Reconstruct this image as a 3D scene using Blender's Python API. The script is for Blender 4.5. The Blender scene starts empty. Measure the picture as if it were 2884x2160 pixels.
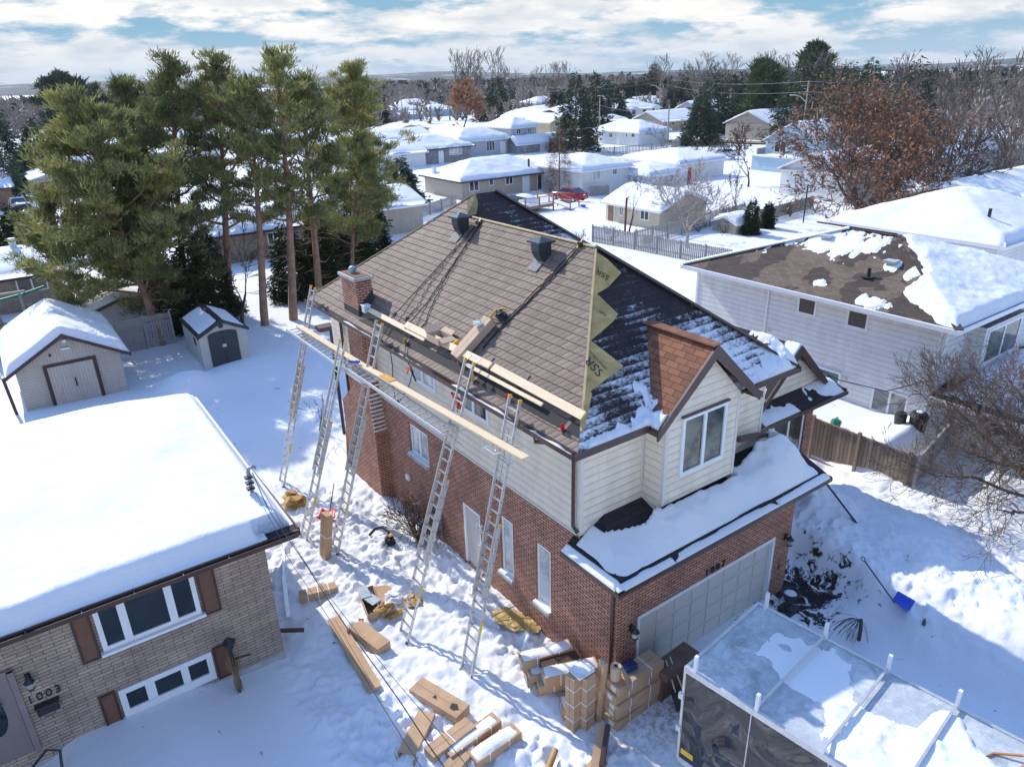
import bpy, math, random
import numpy as np
from mathutils import Vector, Matrix
R = math.radians
scene = bpy.context.scene
COL = scene.collection
# ------------------------------------------------------------------ camera
cam = bpy.data.cameras.new("camera"); camo = bpy.data.objects.new("camera", cam); COL.objects.link(camo)
scene.camera = camo
CP, CR_, CY = 0.403, -0.0276, 0.6135
F = Vector((math.sin(CY)*math.cos(CP), math.cos(CY)*math.cos(CP), -math.sin(CP)))
Rt = Vector((math.cos(CY), -math.sin(CY), 0)); Up = Rt.cross(F)
R2 = Rt*math.cos(CR_)+Up*math.sin(CR_); U2 = Up*math.cos(CR_)-Rt*math.sin(CR_)
camo.matrix_world = Matrix(((R2.x, U2.x, -F.x, -9.017), (R2.y, U2.y, -F.y, -9.0279), (R2.z, U2.z, -F.z, 13.338), (0, 0, 0, 1)))
cam.sensor_width = 36; cam.lens = 36*2043.35/2884; cam.clip_end = 6000; cam.clip_start = 0.5
# ------------------------------------------------------------------ sun + sky
SUN = Vector((-0.16, 1.38, 1.0)).normalized()
EL = math.asin(SUN.z)
sl = bpy.data.lights.new("sun", 'SUN'); so = bpy.data.objects.new("sun", sl); COL.objects.link(so)
sl.energy = 3.0; sl.angle = R(0.5); sl.color = (1.0, 0.93, 0.82)
so.rotation_euler = SUN.to_track_quat('Z', 'Y').to_euler()
W = bpy.data.worlds.new("World"); scene.world = W; W.use_nodes = True
nt = W.node_tree; nt.nodes.clear(); L = nt.links.new
def nn(t, **k):
    n = nt.nodes.new(t)
    for a, b in k.items():
        if a[0] == 'i' and a[1:].isdigit(): n.inputs[int(a[1:])].default_value = b
        else: setattr(n, a, b)
    return n
sky = nn('ShaderNodeTexSky'); sky.sky_type = 'NISHITA'; sky.sun_disc = False
sky.sun_elevation = EL; sky.sun_rotation = math.atan2(SUN.x, SUN.y); sky.altitude = 200; sky.air_density = 1.3; sky.dust_density = 0.6; sky.ozone_density = 2.0
tc = nn('ShaderNodeTexCoord'); sep = nn('ShaderNodeSeparateXYZ'); L(tc.outputs['Generated'], sep.inputs[0])
zz = nn('ShaderNodeMath', operation='MAXIMUM', i1=0.0); L(sep.outputs[2], zz.inputs[0])
za = nn('ShaderNodeMath', operation='ADD', i1=0.20); L(zz.outputs[0], za.inputs[0])
dx = nn('ShaderNodeMath', operation='DIVIDE'); L(sep.outputs[0], dx.inputs[0]); L(za.outputs[0], dx.inputs[1])
dy = nn('ShaderNodeMath', operation='DIVIDE'); L(sep.outputs[1], dy.inputs[0]); L(za.outputs[0], dy.inputs[1])
cmb = nn('ShaderNodeCombineXYZ'); L(dx.outputs[0], cmb.inputs[0]); L(dy.outputs[0], cmb.inputs[1])
n1 = nn('ShaderNodeTexNoise'); n1.inputs['Scale'].default_value = 1.7; n1.inputs['Detail'].default_value = 9; n1.inputs['Roughness'].default_value = 0.60; n1.inputs['Distortion'].default_value = 0.0
mpw = nn('ShaderNodeMapping'); mpw.inputs['Location'].default_value = (3.3, 1.2, 0); L(cmb.outputs[0], mpw.inputs[0]); L(mpw.outputs[0], n1.inputs['Vector'])
cr = nn('ShaderNodeValToRGB'); cr.color_ramp.elements[0].position = 0.42; cr.color_ramp.elements[1].position = 0.52
L(n1.outputs['Fac'], cr.inputs[0])
n2 = nn('ShaderNodeTexNoise'); n2.inputs['Scale'].default_value = 3.2; n2.inputs['Detail'].default_value = 7; n2.inputs['Roughness'].default_value = 0.55
mp2 = nn('ShaderNodeMapping'); mp2.inputs['Location'].default_value = (8.1, 4.4, 2); L(cmb.outputs[0], mp2.inputs[0]); L(mp2.outputs[0], n2.inputs['Vector'])
cr2 = nn('ShaderNodeValToRGB'); e = cr2.color_ramp.elements
e[0].position = 0.30; e[0].color = (0.60, 0.66, 0.72, 1); e[1].position = 0.56; e[1].color = (0.97, 0.94, 0.90, 1)
L(n2.outputs['Fac'], cr2.inputs[0])
bgs = nn('ShaderNodeBackground'); bgs.inputs['Strength'].default_value = 0.15
tint = nn('ShaderNodeMix'); tint.data_type = 'RGBA'; tint.blend_type = 'MULTIPLY'; tint.inputs[0].default_value = 1.0; tint.inputs[7].default_value = (0.60, 0.90, 1.28, 1); L(sky.outputs[0], tint.inputs[6]); L(tint.outputs[2], bgs.inputs[0])
bgc = nn('ShaderNodeBackground'); bgc.inputs['Strength'].default_value = 0.68; L(cr2.outputs[0], bgc.inputs[0])
# horizon: clouds fade to a grey-blue band
bgl = nn('ShaderNodeBackground'); bgl.inputs[0].default_value = (0.27, 0.50, 0.68, 1); bgl.inputs[1].default_value = 0.62
mxs = nn('ShaderNodeMixShader'); L(cr.outputs[0], mxs.inputs[0]); L(bgl.outputs[0], mxs.inputs[1]); L(bgc.outputs[0], mxs.inputs[2])
bgh = nn('ShaderNodeBackground', ); bgh.inputs[0].default_value = (0.58, 0.72, 0.86, 1); bgh.inputs[1].default_value = 0.56
hz = nn('ShaderNodeMapRange'); hz.inputs[1].default_value = 0.0; hz.inputs[2].default_value = 0.06; hz.inputs[3].default_value = 0.7; hz.inputs[4].default_value = 0.0
L(sep.outputs[2], hz.inputs[0])
mxh = nn('ShaderNodeMixShader'); L(hz.outputs[0], mxh.inputs[0]); L(mxs.outputs[0], mxh.inputs[1]); L(bgh.outputs[0], mxh.inputs[2])
# the upper dome (above the picture) is clear deep blue winter sky
hi = nn('ShaderNodeMapRange'); hi.inputs[1].default_value = 0.26; hi.inputs[2].default_value = 0.45; L(sep.outputs[2], hi.inputs[0])
mxu = nn('ShaderNodeMixShader'); fc = nn('ShaderNodeMath', operation='MULTIPLY', i1=0.14); L(cr.outputs[0], fc.inputs[0]); L(fc.outputs[0], mxu.inputs[0]); L(bgs.outputs[0], mxu.inputs[1]); L(bgc.outputs[0], mxu.inputs[2])
mxt = nn('ShaderNodeMixShader'); L(hi.outputs[0], mxt.inputs[0]); L(mxh.outputs[0], mxt.inputs[1]); L(mxu.outputs[0], mxt.inputs[2])
wo = nn('ShaderNodeOutputWorld'); L(mxt.outputs[0], wo.inputs[0])
vs = scene.view_settings; vs.view_transform = 'Standard'; vs.look = 'None'; vs.exposure = 0.72; vs.gamma = 1.0
# ------------------------------------------------------------------ material helpers
def new_mat(name):
    m = bpy.data.materials.new(name); m.use_nodes = True
    t = m.node_tree; p = t.nodes['Principled BSDF']
    return m, t, p
def node(t, ty, **k):
    n = t.nodes.new(ty)
    for a, b in k.items():
        if a in n.inputs.keys(): n.inputs[a].default_value = b
        else: setattr(n, a, b)
    return n
def c4(c): return (c[0], c[1], c[2], 1)
def ramp(t, src, stops):
    r = t.nodes.new('ShaderNodeValToRGB'); el = r.color_ramp.elements
    while len(el) < len(stops): el.new(0.5)
    for i, (p, c) in enumerate(stops): el[i].position = p; el[i].color = c4(c) if not isinstance(c, float) else (c, c, c, 1)
    t.links.new(src, r.inputs[0]); return r.outputs[0]
def mix(t, fac, a, b, mode='MIX'):
    m = t.nodes.new('ShaderNodeMix'); m.data_type = 'RGBA'; m.blend_type = mode
    for s, v in ((0, fac), (6, a), (7, b)):
        if isinstance(v, (int, float)): m.inputs[s].default_value = v
        elif isinstance(v, tuple): m.inputs[s].default_value = c4(v)
        else: t.links.new(v, m.inputs[s])
    return m.outputs[2]
def math_(t, op, a, b=None):
    m = t.nodes.new('ShaderNodeMath'); m.operation = op
    for s, v in ((0, a), (1, b)):
        if v is None: continue
        if isinstance(v, (int, float)): m.inputs[s].default_value = v
        else: t.links.new(v, m.inputs[s])
    return m.outputs[0]
def noise(t, vec, scale, detail=4, rough=0.5, dist=0.0):
    n = t.nodes.new('ShaderNodeTexNoise'); n.inputs['Scale'].default_value = scale; n.inputs['Detail'].default_value = detail
    n.inputs['Roughness'].default_value = rough; n.inputs['Distortion'].default_value = dist
    if vec is not None: t.links.new(vec, n.inputs['Vector'])
    return n.outputs['Fac']
def bump(t, p, h, strength=0.3, dist=0.02, prev=None):
    b = t.nodes.new('ShaderNodeBump'); b.inputs['Strength'].default_value = strength; b.inputs['Distance'].default_value = dist
    t.links.new(h, b.inputs['Height'])
    if prev is not None: t.links.new(prev, b.inputs['Normal'])
    t.links.new(b.outputs[0], p.inputs['Normal']); return b.outputs[0]
def uvn(t): return t.nodes.new('ShaderNodeUVMap').outputs[0] if False else t.nodes.new('ShaderNodeTexCoord').outputs['UV']
def pos(t): return t.nodes.new('ShaderNodeNewGeometry').outputs['Position']
def mapv(t, v, scale=(1, 1, 1), loc=(0, 0, 0), rot=(0, 0, 0)):
    m = t.nodes.new('ShaderNodeMapping'); m.inputs['Scale'].default_value = scale; m.inputs['Location'].default_value = loc; m.inputs['Rotation'].default_value = rot
    t.links.new(v, m.inputs[0]); return m.outputs[0]
def setc(t, p, c):
    if isinstance(c, tuple): p.inputs['Base Color'].default_value = c4(c)
    else: t.links.new(c, p.inputs['Base Color'])
def plain(name, col, rough=0.6, metal=0.0, var=0.15, scale=3.0, bmp=0.0, bs=30, spec=None):
    m, t, p = new_mat(name); P = pos(t)
    n = noise(t, P, scale, 5, 0.6)
    d = tuple(x*(1-var) for x in col); u = tuple(min(1, x*(1+var)) for x in col)
    setc(t, p, ramp(t, n, [(0.3, d), (0.7, u)]))
    p.inputs['Roughness'].default_value = rough; p.inputs['Metallic'].default_value = metal
    if spec is not None: p.inputs['Specular IOR Level'].default_value = spec
    if bmp: bump(t, p, noise(t, P, bs, 4), bmp, 0.01)
    return m
def brick_mat(name, c1, c2, mortar, bw=0.2, bh=0.067, msize=0.009, rough=0.85, blotch=(0.75, 1.15)):
    m, t, p = new_mat(name); U = uvn(t)
    b = node(t, 'ShaderNodeTexBrick'); t.links.new(U, b.inputs['Vector'])
    b.inputs['Scale'].default_value = 1; b.inputs['Brick Width'].default_value = bw; b.inputs['Row Height'].default_value = bh; b.inputs['Mortar Size'].default_value = msize
    b.inputs['Color1'].default_value = c4(c1); b.inputs['Color2'].default_value = c4(c2); b.inputs['Mortar'].default_value = c4(mortar); b.inputs['Bias'].default_value = -0.1; b.inputs['Mortar Smooth'].default_value = 0.1
    n = noise(t, U, 30, 5, 0.7); n3 = noise(t, U, 1.3, 4, 0.6)
    c = mix(t, 1.0, b.outputs['Color'], ramp(t, n, [(0.3, (0.66, 0.62, 0.62)), (0.75, (1.38, 1.38, 1.38))]), 'MULTIPLY')
    c = mix(t, 1.0, c, ramp(t, n3, [(0.3, (blotch[0],)*3), (0.7, (blotch[1],)*3)]), 'MULTIPLY')
    setc(t, p, c); p.inputs['Roughness'].default_value = rough
    h = math_(t, 'SUBTRACT', math_(t, 'MULTIPLY', n, 0.35), b.outputs['Fac']); bump(t, p, h, 0.8, 0.012)
    return m
def siding_mat(name, col, pitch=0.115, vertical=False, dark=0.62, rough=0.5, var=0.05):
    m, t, p = new_mat(name); U = uvn(t)
    s = t.nodes.new('ShaderNodeSeparateXYZ'); t.links.new(U, s.inputs[0])
    v = math_(t, 'FRACT', math_(t, 'DIVIDE', s.outputs[0 if vertical else 1], pitch))
    # lap shade painted into the colour: each board darkens towards its edges
    groove_shade = ramp(t, v, [(0.0, 0.0), (0.10, 0.85), (0.35, 1.0), (0.80, 0.9), (1.0, 0.35)])
    n = noise(t, mapv(t, U, (1.2, 6, 1)), 1.5, 4, 0.6)
    base = ramp(t, n, [(0.3, tuple(x*(1-var) for x in col)), (0.7, tuple(min(1, x*(1+var)) for x in col))])
    c = mix(t, groove_shade, tuple(x*dark for x in col), base)
    stain = noise(t, mapv(t, U, (1.2, 0.35, 1)), 2.2, 6, 0.7)
    c = mix(t, 1.0, c, ramp(t, stain, [(0.35, (0.88, 0.87, 0.85)), (0.65, (1.02, 1.02, 1.02))]), 'MULTIPLY')
    setc(t, p, c); p.inputs['Roughness'].default_value = rough
    h = ramp(t, v, [(0.0, 0.0), (0.06, 1.0), (1.0, 0.1)]) if not vertical else groove_shade
    bump(t, p, h, 0.9, 0.014)
    return m
def shingle_mat(name, c1, c2, gap, bw=0.30, bh=0.14, snow=None, rough=0.9, patch=None):
    m, t, p = new_mat(name); U = uvn(t)
    b = node(t, 'ShaderNodeTexBrick'); t.links.new(U, b.inputs['Vector']); b.inputs['Scale'].default_value = 1
    b.inputs['Brick Width'].default_value = bw; b.inputs['Row Height'].default_value = bh; b.inputs['Mortar Size'].default_value = 0.006; b.inputs['Bias'].default_value = -0.2
    b.inputs['Color1'].default_value = c4(c1); b.inputs['Color2'].default_value = c4(c2); b.inputs['Mortar'].default_value = c4(gap)
    g = noise(t, U, 60, 3, 0.7)
    c = mix(t, 1.0, b.outputs['Color'], ramp(t, g, [(0.3, (0.7,)*3), (0.7, (1.3,)*3)]), 'MULTIPLY')
    if patch:   # random darker patches with hard edges
        pn = noise(t, mapv(t, U, (1, 1, 1)), 0.55, 3, 0.55, 0.2)
        c = mix(t, ramp(t, pn, [(0.49, 0.0), (0.50, 1.0)]), c, mix(t, 1.0, c, patch, 'MULTIPLY'))
    h = math_(t, 'SUBTRACT', math_(t, 'MULTIPLY', g, 0.2), b.outputs['Fac'])
    p.inputs['Roughness'].default_value = rough
    if snow:
        s = t.nodes.new('ShaderNodeSeparateXYZ'); t.links.new(U, s.inputs[0])
        big = noise(t, U, snow[0], 3, 0.55)
        fine = noise(t, mapv(t, U, (1, 1.6, 1)), 9, 8, 0.82, 0.5)
        row = math_(t, 'FRACT', math_(t, 'ADD', math_(t, 'DIVIDE', s.outputs[1], bh*1.45), math_(t, 'MULTIPLY', big, 0.9)))
        rw = ramp(t, row, [(0.0, 0.0), (0.25, 0.35), (0.85, 1.0), (0.95, 0.2), (1.0, 0.0)])
        P = pos(t); sp = t.nodes.new('ShaderNodeSeparateXYZ'); t.links.new(P, sp.inputs[0])
        # more snow lies towards the eave and towards the sheltered right side
        low = math_(t, 'MULTIPLY', math_(t, 'SUBTRACT', snow[1], sp.outputs[2]), snow[2])
        rgt = math_(t, 'MULTIPLY', math_(t, 'SUBTRACT', sp.outputs[0], snow[3]), snow[4])
        q = math_(t, 'ADD', math_(t, 'ADD', math_(t, 'MULTIPLY', big, 0.9), math_(t, 'MULTIPLY', fine, 0.90)), math_(t, 'ADD', math_(t, 'MULTIPLY', rw, 0.17), math_(t, 'ADD', low, rgt)))
        k = ramp(t, q, [(0.0, 0.0), (snow[5]/2, 0.0), (snow[5]/2+0.09, 1.0)]) if False else None
        mr = t.nodes.new('ShaderNodeMapRange'); mr.inputs[1].default_value = snow[5]; mr.inputs[2].default_value = snow[5]+0.16; t.links.new(q, mr.inputs[0])
        k = mr.outputs[0]
        c = mix(t, k, c, (0.82, 0.85, 0.9))
        h = math_(t, 'ADD', h, math_(t, 'MULTIPLY', k, 2.0))
    setc(t, p, c); bump(t, p, h, 0.8, 0.012)
    return m
def snow_mat(name, lump=6.0, strength=0.25, fine=0.25):
    m, t, p = new_mat(name); P = pos(t)
    a = noise(t, P, lump, 7, 0.66); f = noise(t, P, 45, 4, 0.7); w = noise(t, P, 0.5, 3)
    setc(t, p, ramp(t, w, [(0.3, (0.76, 0.775, 0.795)), (0.7, (0.84, 0.845, 0.855))]))
    p.inputs['Roughness'].default_value = 0.75; p.inputs['Specular IOR Level'].default_value = 0.25
    n = bump(t, p, a, strength, 0.06); bump(t, p, f, fine, 0.008, n)
    return m
def glass_mat(name, col=(0.02, 0.03, 0.035), rough=0.04, curtain=None):
    m, t, p = new_mat(name); P = pos(t)
    n = noise(t, P, 1.1, 4, 0.6, 0.8)
    c2 = curtain or tuple(x*2.2 for x in col)
    setc(t, p, ramp(t, n, [(0.42, col), (0.6, c2)]))
    p.inputs['Roughness'].default_value = rough; p.inputs['IOR'].default_value = 1.5; p.inputs['Specular IOR Level'].default_value = 0.9
    p.inputs['Specular IOR Level'].default_value = 0.7
    bump(t, p, noise(t, P, 1.5, 2), 0.04, 0.05)
    return m
def wood_mat(name, c1, c2, rough=0.75, plank=0.14, axis=0, gap=True):
    m, t, p = new_mat(name); U = uvn(t)
    sc = (0.6, 14, 1) if axis == 0 else (14, 0.6, 1)
    g = noise(t, mapv(t, U, sc), 3, 6, 0.65, 0.3)
    kn = noise(t, U, 5, 2, 0.5)
    c = ramp(t, g, [(0.3, c1), (0.7, c2)])
    c = mix(t, ramp(t, kn, [(0.68, 0.0), (0.74, 0.8)]), c, tuple(x*0.5 for x in c1))
    if gap:
        s = t.nodes.new('ShaderNodeSeparateXYZ'); t.links.new(U, s.inputs[0])
        f = math_(t, 'DIVIDE', s.outputs[1 if axis == 0 else 0], plank)
        v = math_(t, 'FRACT', f)
        wn = t.nodes.new('ShaderNodeTexWhiteNoise'); wn.noise_dimensions = '1D'; t.links.new(math_(t, 'FLOOR', f), wn.inputs['W'])
        c = mix(t, 1.0, c, ramp(t, wn.outputs['Value'], [(0.0, (0.72,)*3), (1.0, (1.2,)*3)]), 'MULTIPLY')
        k = ramp(t, v, [(0.0, 0.0), (0.06, 1.0), (0.94, 1.0), (1.0, 0.0)])
        c = mix(t, k, tuple(x*0.25 for x in c1), c); bump(t, p, k, 0.6, 0.01)
    setc(t, p, c); p.inputs['Roughness'].default_value = rough
    return m
def leaf_mat(name, cols, rough=0.6, scale=1.2, trans=0.0):
    m, t, p = new_mat(name); P = pos(t)
    oi = t.nodes.new('ShaderNodeObjectInfo')
    a = noise(t, P, scale, 3, 0.6); f = noise(t, P, 9, 2, 0.6)
    q = math_(t, 'ADD', math_(t, 'MULTIPLY', a, 0.6), math_(t, 'MULTIPLY', f, 0.4))
    q = math_(t, 'ADD', q, math_(t, 'MULTIPLY', math_(t, 'SUBTRACT', oi.outputs['Random'], 0.5), 0.12))
    n = len(cols)
    setc(t, p, ramp(t, q, [(0.34+0.32*i/(n-1), c) for i, c in enumerate(cols)]))
    p.inputs['Roughness'].default_value = rough; p.inputs['Specular IOR Level'].default_value = 0.2
    if trans:
        tr = t.nodes.new('ShaderNodeBsdfTranslucent'); mx = t.nodes.new('ShaderNodeMixShader'); mx.inputs[0].default_value = trans
        t.links.new(p.inputs['Base Color'].links[0].from_socket, tr.inputs[0])
        t.links.new(p.outputs[0], mx.inputs[1]); t.links.new(tr.outputs[0], mx.inputs[2])
        t.links.new(mx.outputs[0], t.nodes['Material Output'].inputs[0])
    return m
# ------------------------------------------------------------------ mesh builder
class MB:
    def __init__(s): s.v = []; s.f = []; s.uv = {}
    def poly(s, pts, uv=None):
        i = len(s.v); s.v += [tuple(p) for p in pts]; s.f.append(tuple(range(i, i+len(pts))))
        if uv is not None: s.uv[len(s.f)-1] = uv
        return s
    def box(s, x0, y0, z0, x1, y1, z1):
        i = len(s.v); s.v += [(x0, y0, z0), (x1, y0, z0), (x1, y1, z0), (x0, y1, z0), (x0, y0, z1), (x1, y0, z1), (x1, y1, z1), (x0, y1, z1)]
        s.f += [tuple(i+k for k in q) for q in ((3, 2, 1, 0), (4, 5, 6, 7), (0, 1, 5, 4), (1, 2, 6, 5), (2, 3, 7, 6), (3, 0, 4, 7))]
        return s
    def obox(s, c, hx, hy, hz, rz=0, M=None):
        """box centred at c with half sizes, turned by rz (or by the 3x3 M)"""
        M = M or Matrix.Rotation(rz, 3, 'Z'); c = Vector(c); i = len(s.v)
        for a, b, d in ((-1, -1, -1), (1, -1, -1), (1, 1, -1), (-1, 1, -1), (-1, -1, 1), (1, -1, 1), (1, 1, 1), (-1, 1, 1)):
            s.v.append(tuple(c+M@Vector((a*hx, b*hy, d*hz))))
        s.f += [tuple(i+k for k in q) for q in ((3, 2, 1, 0), (4, 5, 6, 7), (0, 1, 5, 4), (1, 2, 6, 5), (2, 3, 7, 6), (3, 0, 4, 7))]
        return s
    def bar(s, a, b, w, h=None, up=(0, 0, 1)):
        """rectangular bar from a to b"""
        a = Vector(a); b = Vector(b); h = h or w; d = (b-a); ln = d.length; d = d.normalized(); up = Vector(up)
        if abs(d.dot(up)) > 0.98: up = Vector((0, 1, 0))
        x = d.cross(up).normalized(); z = x.cross(d)
        M = Matrix((x, d, z)).transposed(); return s.obox((a+b)/2, w/2, ln/2, h/2, M=M)
    def tube(s, pts, r, n=8, cap=True):
        pts = [Vector(p) for p in pts]; rs = r if isinstance(r, (list, tuple)) else [r]*len(pts); base = len(s.v)
        prev = None
        for k, p in enumerate(pts):
            d = (pts[min(k+1, len(pts)-1)]-pts[max(k-1, 0)]).normalized()
            up = Vector((0, 0, 1)) if abs(d.z) < 0.95 else Vector((0, 1, 0))
            if prev is not None:
                x = (prev-d*prev.dot(d)).normalized()
            else: x = d.cross(up).normalized()
            prev = x; y = d.cross(x)
            for j in range(n):
                a = 2*math.pi*j/n; s.v.append(tuple(p+(x*math.cos(a)+y*math.sin(a))*rs[k]))
        for k in range(len(pts)-1):
            for j in range(n):
                a = base+k*n+j; b = base+k*n+(j+1) % n; s.f.append((a, b, b+n, a+n))
        if cap: s.f.append(tuple(base+j for j in range(n))[::-1]); s.f.append(tuple(base+(len(pts)-1)*n+j for j in range(n)))
        return s
    def prism(s, pts, d):
        """polygon pts extruded along vector d (closed)"""
        d = Vector(d); n = len(pts); a = [Vector(p) for p in pts]; b = [p+d for p in a]; i = len(s.v)
        s.v += [tuple(p) for p in a+b]; s.f.append(tuple(i+k for k in range(n))[::-1]); s.f.append(tuple(i+n+k for k in range(n)))
        for k in range(n): s.f.append((i+k, i+(k+1) % n, i+n+(k+1) % n, i+n+k))
        return s
    def lathe(s, c, prof, n=16):
        c = Vector(c); i = len(s.v)
        for r, z in prof:
            for j in range(n):
                a = 2*math.pi*j/n; s.v.append((c.x+r*math.cos(a), c.y+r*math.sin(a), c.z+z))
        for k in range(len(prof)-1):
            for j in range(n):
                a = i+k*n+j; b = i+k*n+(j+1) % n; s.f.append((a, b, b+n, a+n))
        s.f.append(tuple(i+j for j in range(n))[::-1]); s.f.append(tuple(i+(len(prof)-1)*n+j for j in range(n)))
        return s
    def build(s, name, mat, parent=None, label=None, smooth=False, bevel=0):
        if not s.v: raise ValueError(name)
        return mesh_obj(name, np.array(s.v, dtype=np.float64), s.f, mat, parent, label, smooth, s.uv, bevel)
ORG = {}
def auto_uv(me, V, over=None):
    nl = len(me.loops); 
    if nl == 0: return
    li = np.empty(nl, np.int32); me.loops.foreach_get('vertex_index', li)
    npoly = len(me.polygons); ls = np.empty(npoly, np.int32); lt = np.empty(npoly, np.int32)
    me.polygons.foreach_get('loop_start', ls); me.polygons.foreach_get('loop_total', lt)
    nr = np.empty(npoly*3, np.float32); me.polygons.foreach_get('normal', nr); nr = nr.reshape(-1, 3).astype(np.float64)
    h = np.hypot(nr[:, 0], nr[:, 1]); flat = h < 0.05
    u = np.stack([-nr[:, 1], nr[:, 0], np.zeros(npoly)], 1)/np.maximum(h, 1e-9)[:, None]; u[flat] = (1, 0, 0)
    u[np.abs(u[:, 0]) > np.abs(u[:, 1])] *= np.sign(u[np.abs(u[:, 0]) > np.abs(u[:, 1])][:, :1]+1e-12)
    w = np.cross(nr, u); sg = np.where(w[:, 2:3] < -1e-6, -1.0, 1.0); w = w*sg; w[flat] = (0, 1, 0)
    pi = np.repeat(np.arange(npoly), lt)
    P = V[li]
    uv = np.stack([(P*u[pi]).sum(1), (P*w[pi]).sum(1)], 1).astype(np.float32)
    if over:
        for k, c in over.items(): uv[ls[k]:ls[k]+lt[k]] = c
    lay = me.uv_layers.new(name='UVMap'); lay.data.foreach_set('uv', uv.ravel())
def mesh_obj(name, V, faces, mat, parent=None, label=None, smooth=False, uv=None, bevel=0, loc=None):
    """V in world coordinates; the object is placed relative to its parent's origin"""
    o0 = Vector(ORG.get(parent.name, (0, 0, 0))) if parent else Vector((0, 0, 0))
    if loc is not None: o0 = Vector(loc)
    V = np.asarray(V, dtype=np.float64); VL = V-np.array(o0)
    me = bpy.data.meshes.new(name)
    if isinstance(faces, np.ndarray):
        n, k = faces.shape; me.vertices.add(len(VL)); me.vertices.foreach_set('co', VL.astype(np.float32).ravel())
        me.loops.add(n*k); me.loops.foreach_set('vertex_index', faces.astype(np.int32).ravel())
        me.polygons.add(n); me.polygons.foreach_set('loop_start', np.arange(0, n*k, k, dtype=np.int32))
        me.update(calc_edges=True)
    else:
        me.from_pydata([tuple(x) for x in VL], [], faces); me.update()
    if uv is not False: auto_uv(me, V, uv)
    me.materials.append(mat)
    if smooth: me.polygons.foreach_set('use_smooth', np.ones(len(me.polygons), bool))
    o = bpy.data.objects.new(name, me); COL.objects.link(o)
    if parent: o.parent = parent; ORG[o.name] = tuple(o0)
    else: ORG[o.name] = tuple(o0); o.location = o0
    if bevel:
        b = o.modifiers.new('bevel', 'BEVEL'); b.width = bevel; b.segments = 2; b.limit_method = 'ANGLE'
    if label: o['label'] = label
    return o
def tag(o, label, cat, group=None, kind=None):
    if label: o['label'] = label
    if cat: o['category'] = cat
    if group: o['group'] = group
    if kind: o['kind'] = kind
    return o
def thing(name, label, cat, loc, group=None):
    o = bpy.data.objects.new(name, None); COL.objects.link(o); o.location = loc; o.empty_display_size = 0.3
    ORG[o.name] = tuple(loc); return tag(o, label, cat, group)
def struct(o): o['kind'] = 'structure'; return o
def dup(src, loc, label, rz=0.0, sc=1.0, group=None, szz=None):
    def cp(o, par):
        c = o.copy(); COL.objects.link(c)
        if par: c.parent = par
        for ch in o.children: cp(ch, c)
        return c
    r = cp(src, None); r.location = loc; r.rotation_euler = (0, 0, rz); r.scale = (sc, sc, szz or sc); r['label'] = label
    if group: r['group'] = group
    return r
# ------------------------------------------------------------------ numpy value noise
_rs = np.random.RandomState(5); _T = _rs.rand(256, 256)
def vn(x, y, s, seed=0):
    x = np.asarray(x)*s+seed*17.3; y = np.asarray(y)*s+seed*9.1
    xi = np.floor(x).astype(int); yi = np.floor(y).astype(int); fx = x-xi; fy = y-yi
    fx = fx*fx*(3-2*fx); fy = fy*fy*(3-2*fy)
    a = _T[xi % 256, yi % 256]; b = _T[(xi+1) % 256, yi % 256]; c = _T[xi % 256, (yi+1) % 256]; d = _T[(xi+1) % 256, (yi+1) % 256]
    return (a*(1-fx)+b*fx)*(1-fy)+(c*(1-fx)+d*fx)*fy-0.5
def fbm(x, y, s, o=4, seed=0, g=0.5):
    r = 0; a = 1
    for i in range(o): r = r+a*vn(x, y, s*2**i, seed+i); a *= g
    return r
def sstep(a, b, x): t = np.clip((np.asarray(x, float)-a)/(b-a), 0, 1); return t*t*(3-2*t)
def bumpf(x, y, cx, cy, rx, ry, h, p=2): return h*np.exp(-(((x-cx)/rx)**2+((y-cy)/ry)**2)**(p/2))
# ================================================================== materials
BRICK = brick_mat("brick_red", (0.60, 0.315, 0.215), (0.43, 0.20, 0.128), (0.06, 0.038, 0.033), 0.21, 0.08, 0.011)
BRICK2 = brick_mat("brick_tan", (0.46, 0.37, 0.285), (0.34, 0.27, 0.21), (0.13, 0.10, 0.085), 0.42, 0.085, 0.008)
BRICK_GREY = brick_mat("brick_grey", (0.36, 0.35, 0.35), (0.22, 0.21, 0.21), (0.3, 0.3, 0.3), 0.25, 0.09)
SIDE_CREAM = siding_mat("siding_cream", (0.84, 0.755, 0.62), 0.20, dark=0.72)
SIDE_WHITE = siding_mat("siding_white", (0.76, 0.77, 0.77), 0.21, dark=0.66)
SIDE_TAN = siding_mat("siding_tan", (0.46, 0.39, 0.31), 0.16, dark=0.75)
SIDE_BLUE = siding_mat("siding_pale_blue", (0.42, 0.56, 0.66), 0.2, dark=0.8)
SIDE_GREY = siding_mat("siding_grey", (0.45, 0.48, 0.53), 0.16, dark=0.85)
SIDE_YEL = siding_mat("siding_yellow", (0.58, 0.47, 0.26), 0.16, dark=0.85)
SIDE_SHED = siding_mat("shed_boards", (0.50, 0.46, 0.41), 0.13, dark=0.7)
SIDE_SHEDV = siding_mat("shed_boards_upright", (0.52, 0.475, 0.43), 0.13, vertical=True, dark=0.7)
WHITE = plain("white_trim", (0.80, 0.81, 0.83), 0.4, var=0.04)
CREAMTRIM = plain("cream_trim", (0.68, 0.64, 0.57), 0.45, var=0.04)
BROWN = plain("brown_fascia", (0.075, 0.042, 0.036), 0.35, var=0.15)
DKBROWN = plain("dark_brown", (0.06, 0.03, 0.025), 0.6)
CONC = plain("concrete", (0.42, 0.42, 0.41), 0.85, var=0.2, scale=6, bmp=0.3)
BLACK = plain("black_plastic", (0.02, 0.02, 0.022), 0.45)
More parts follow.
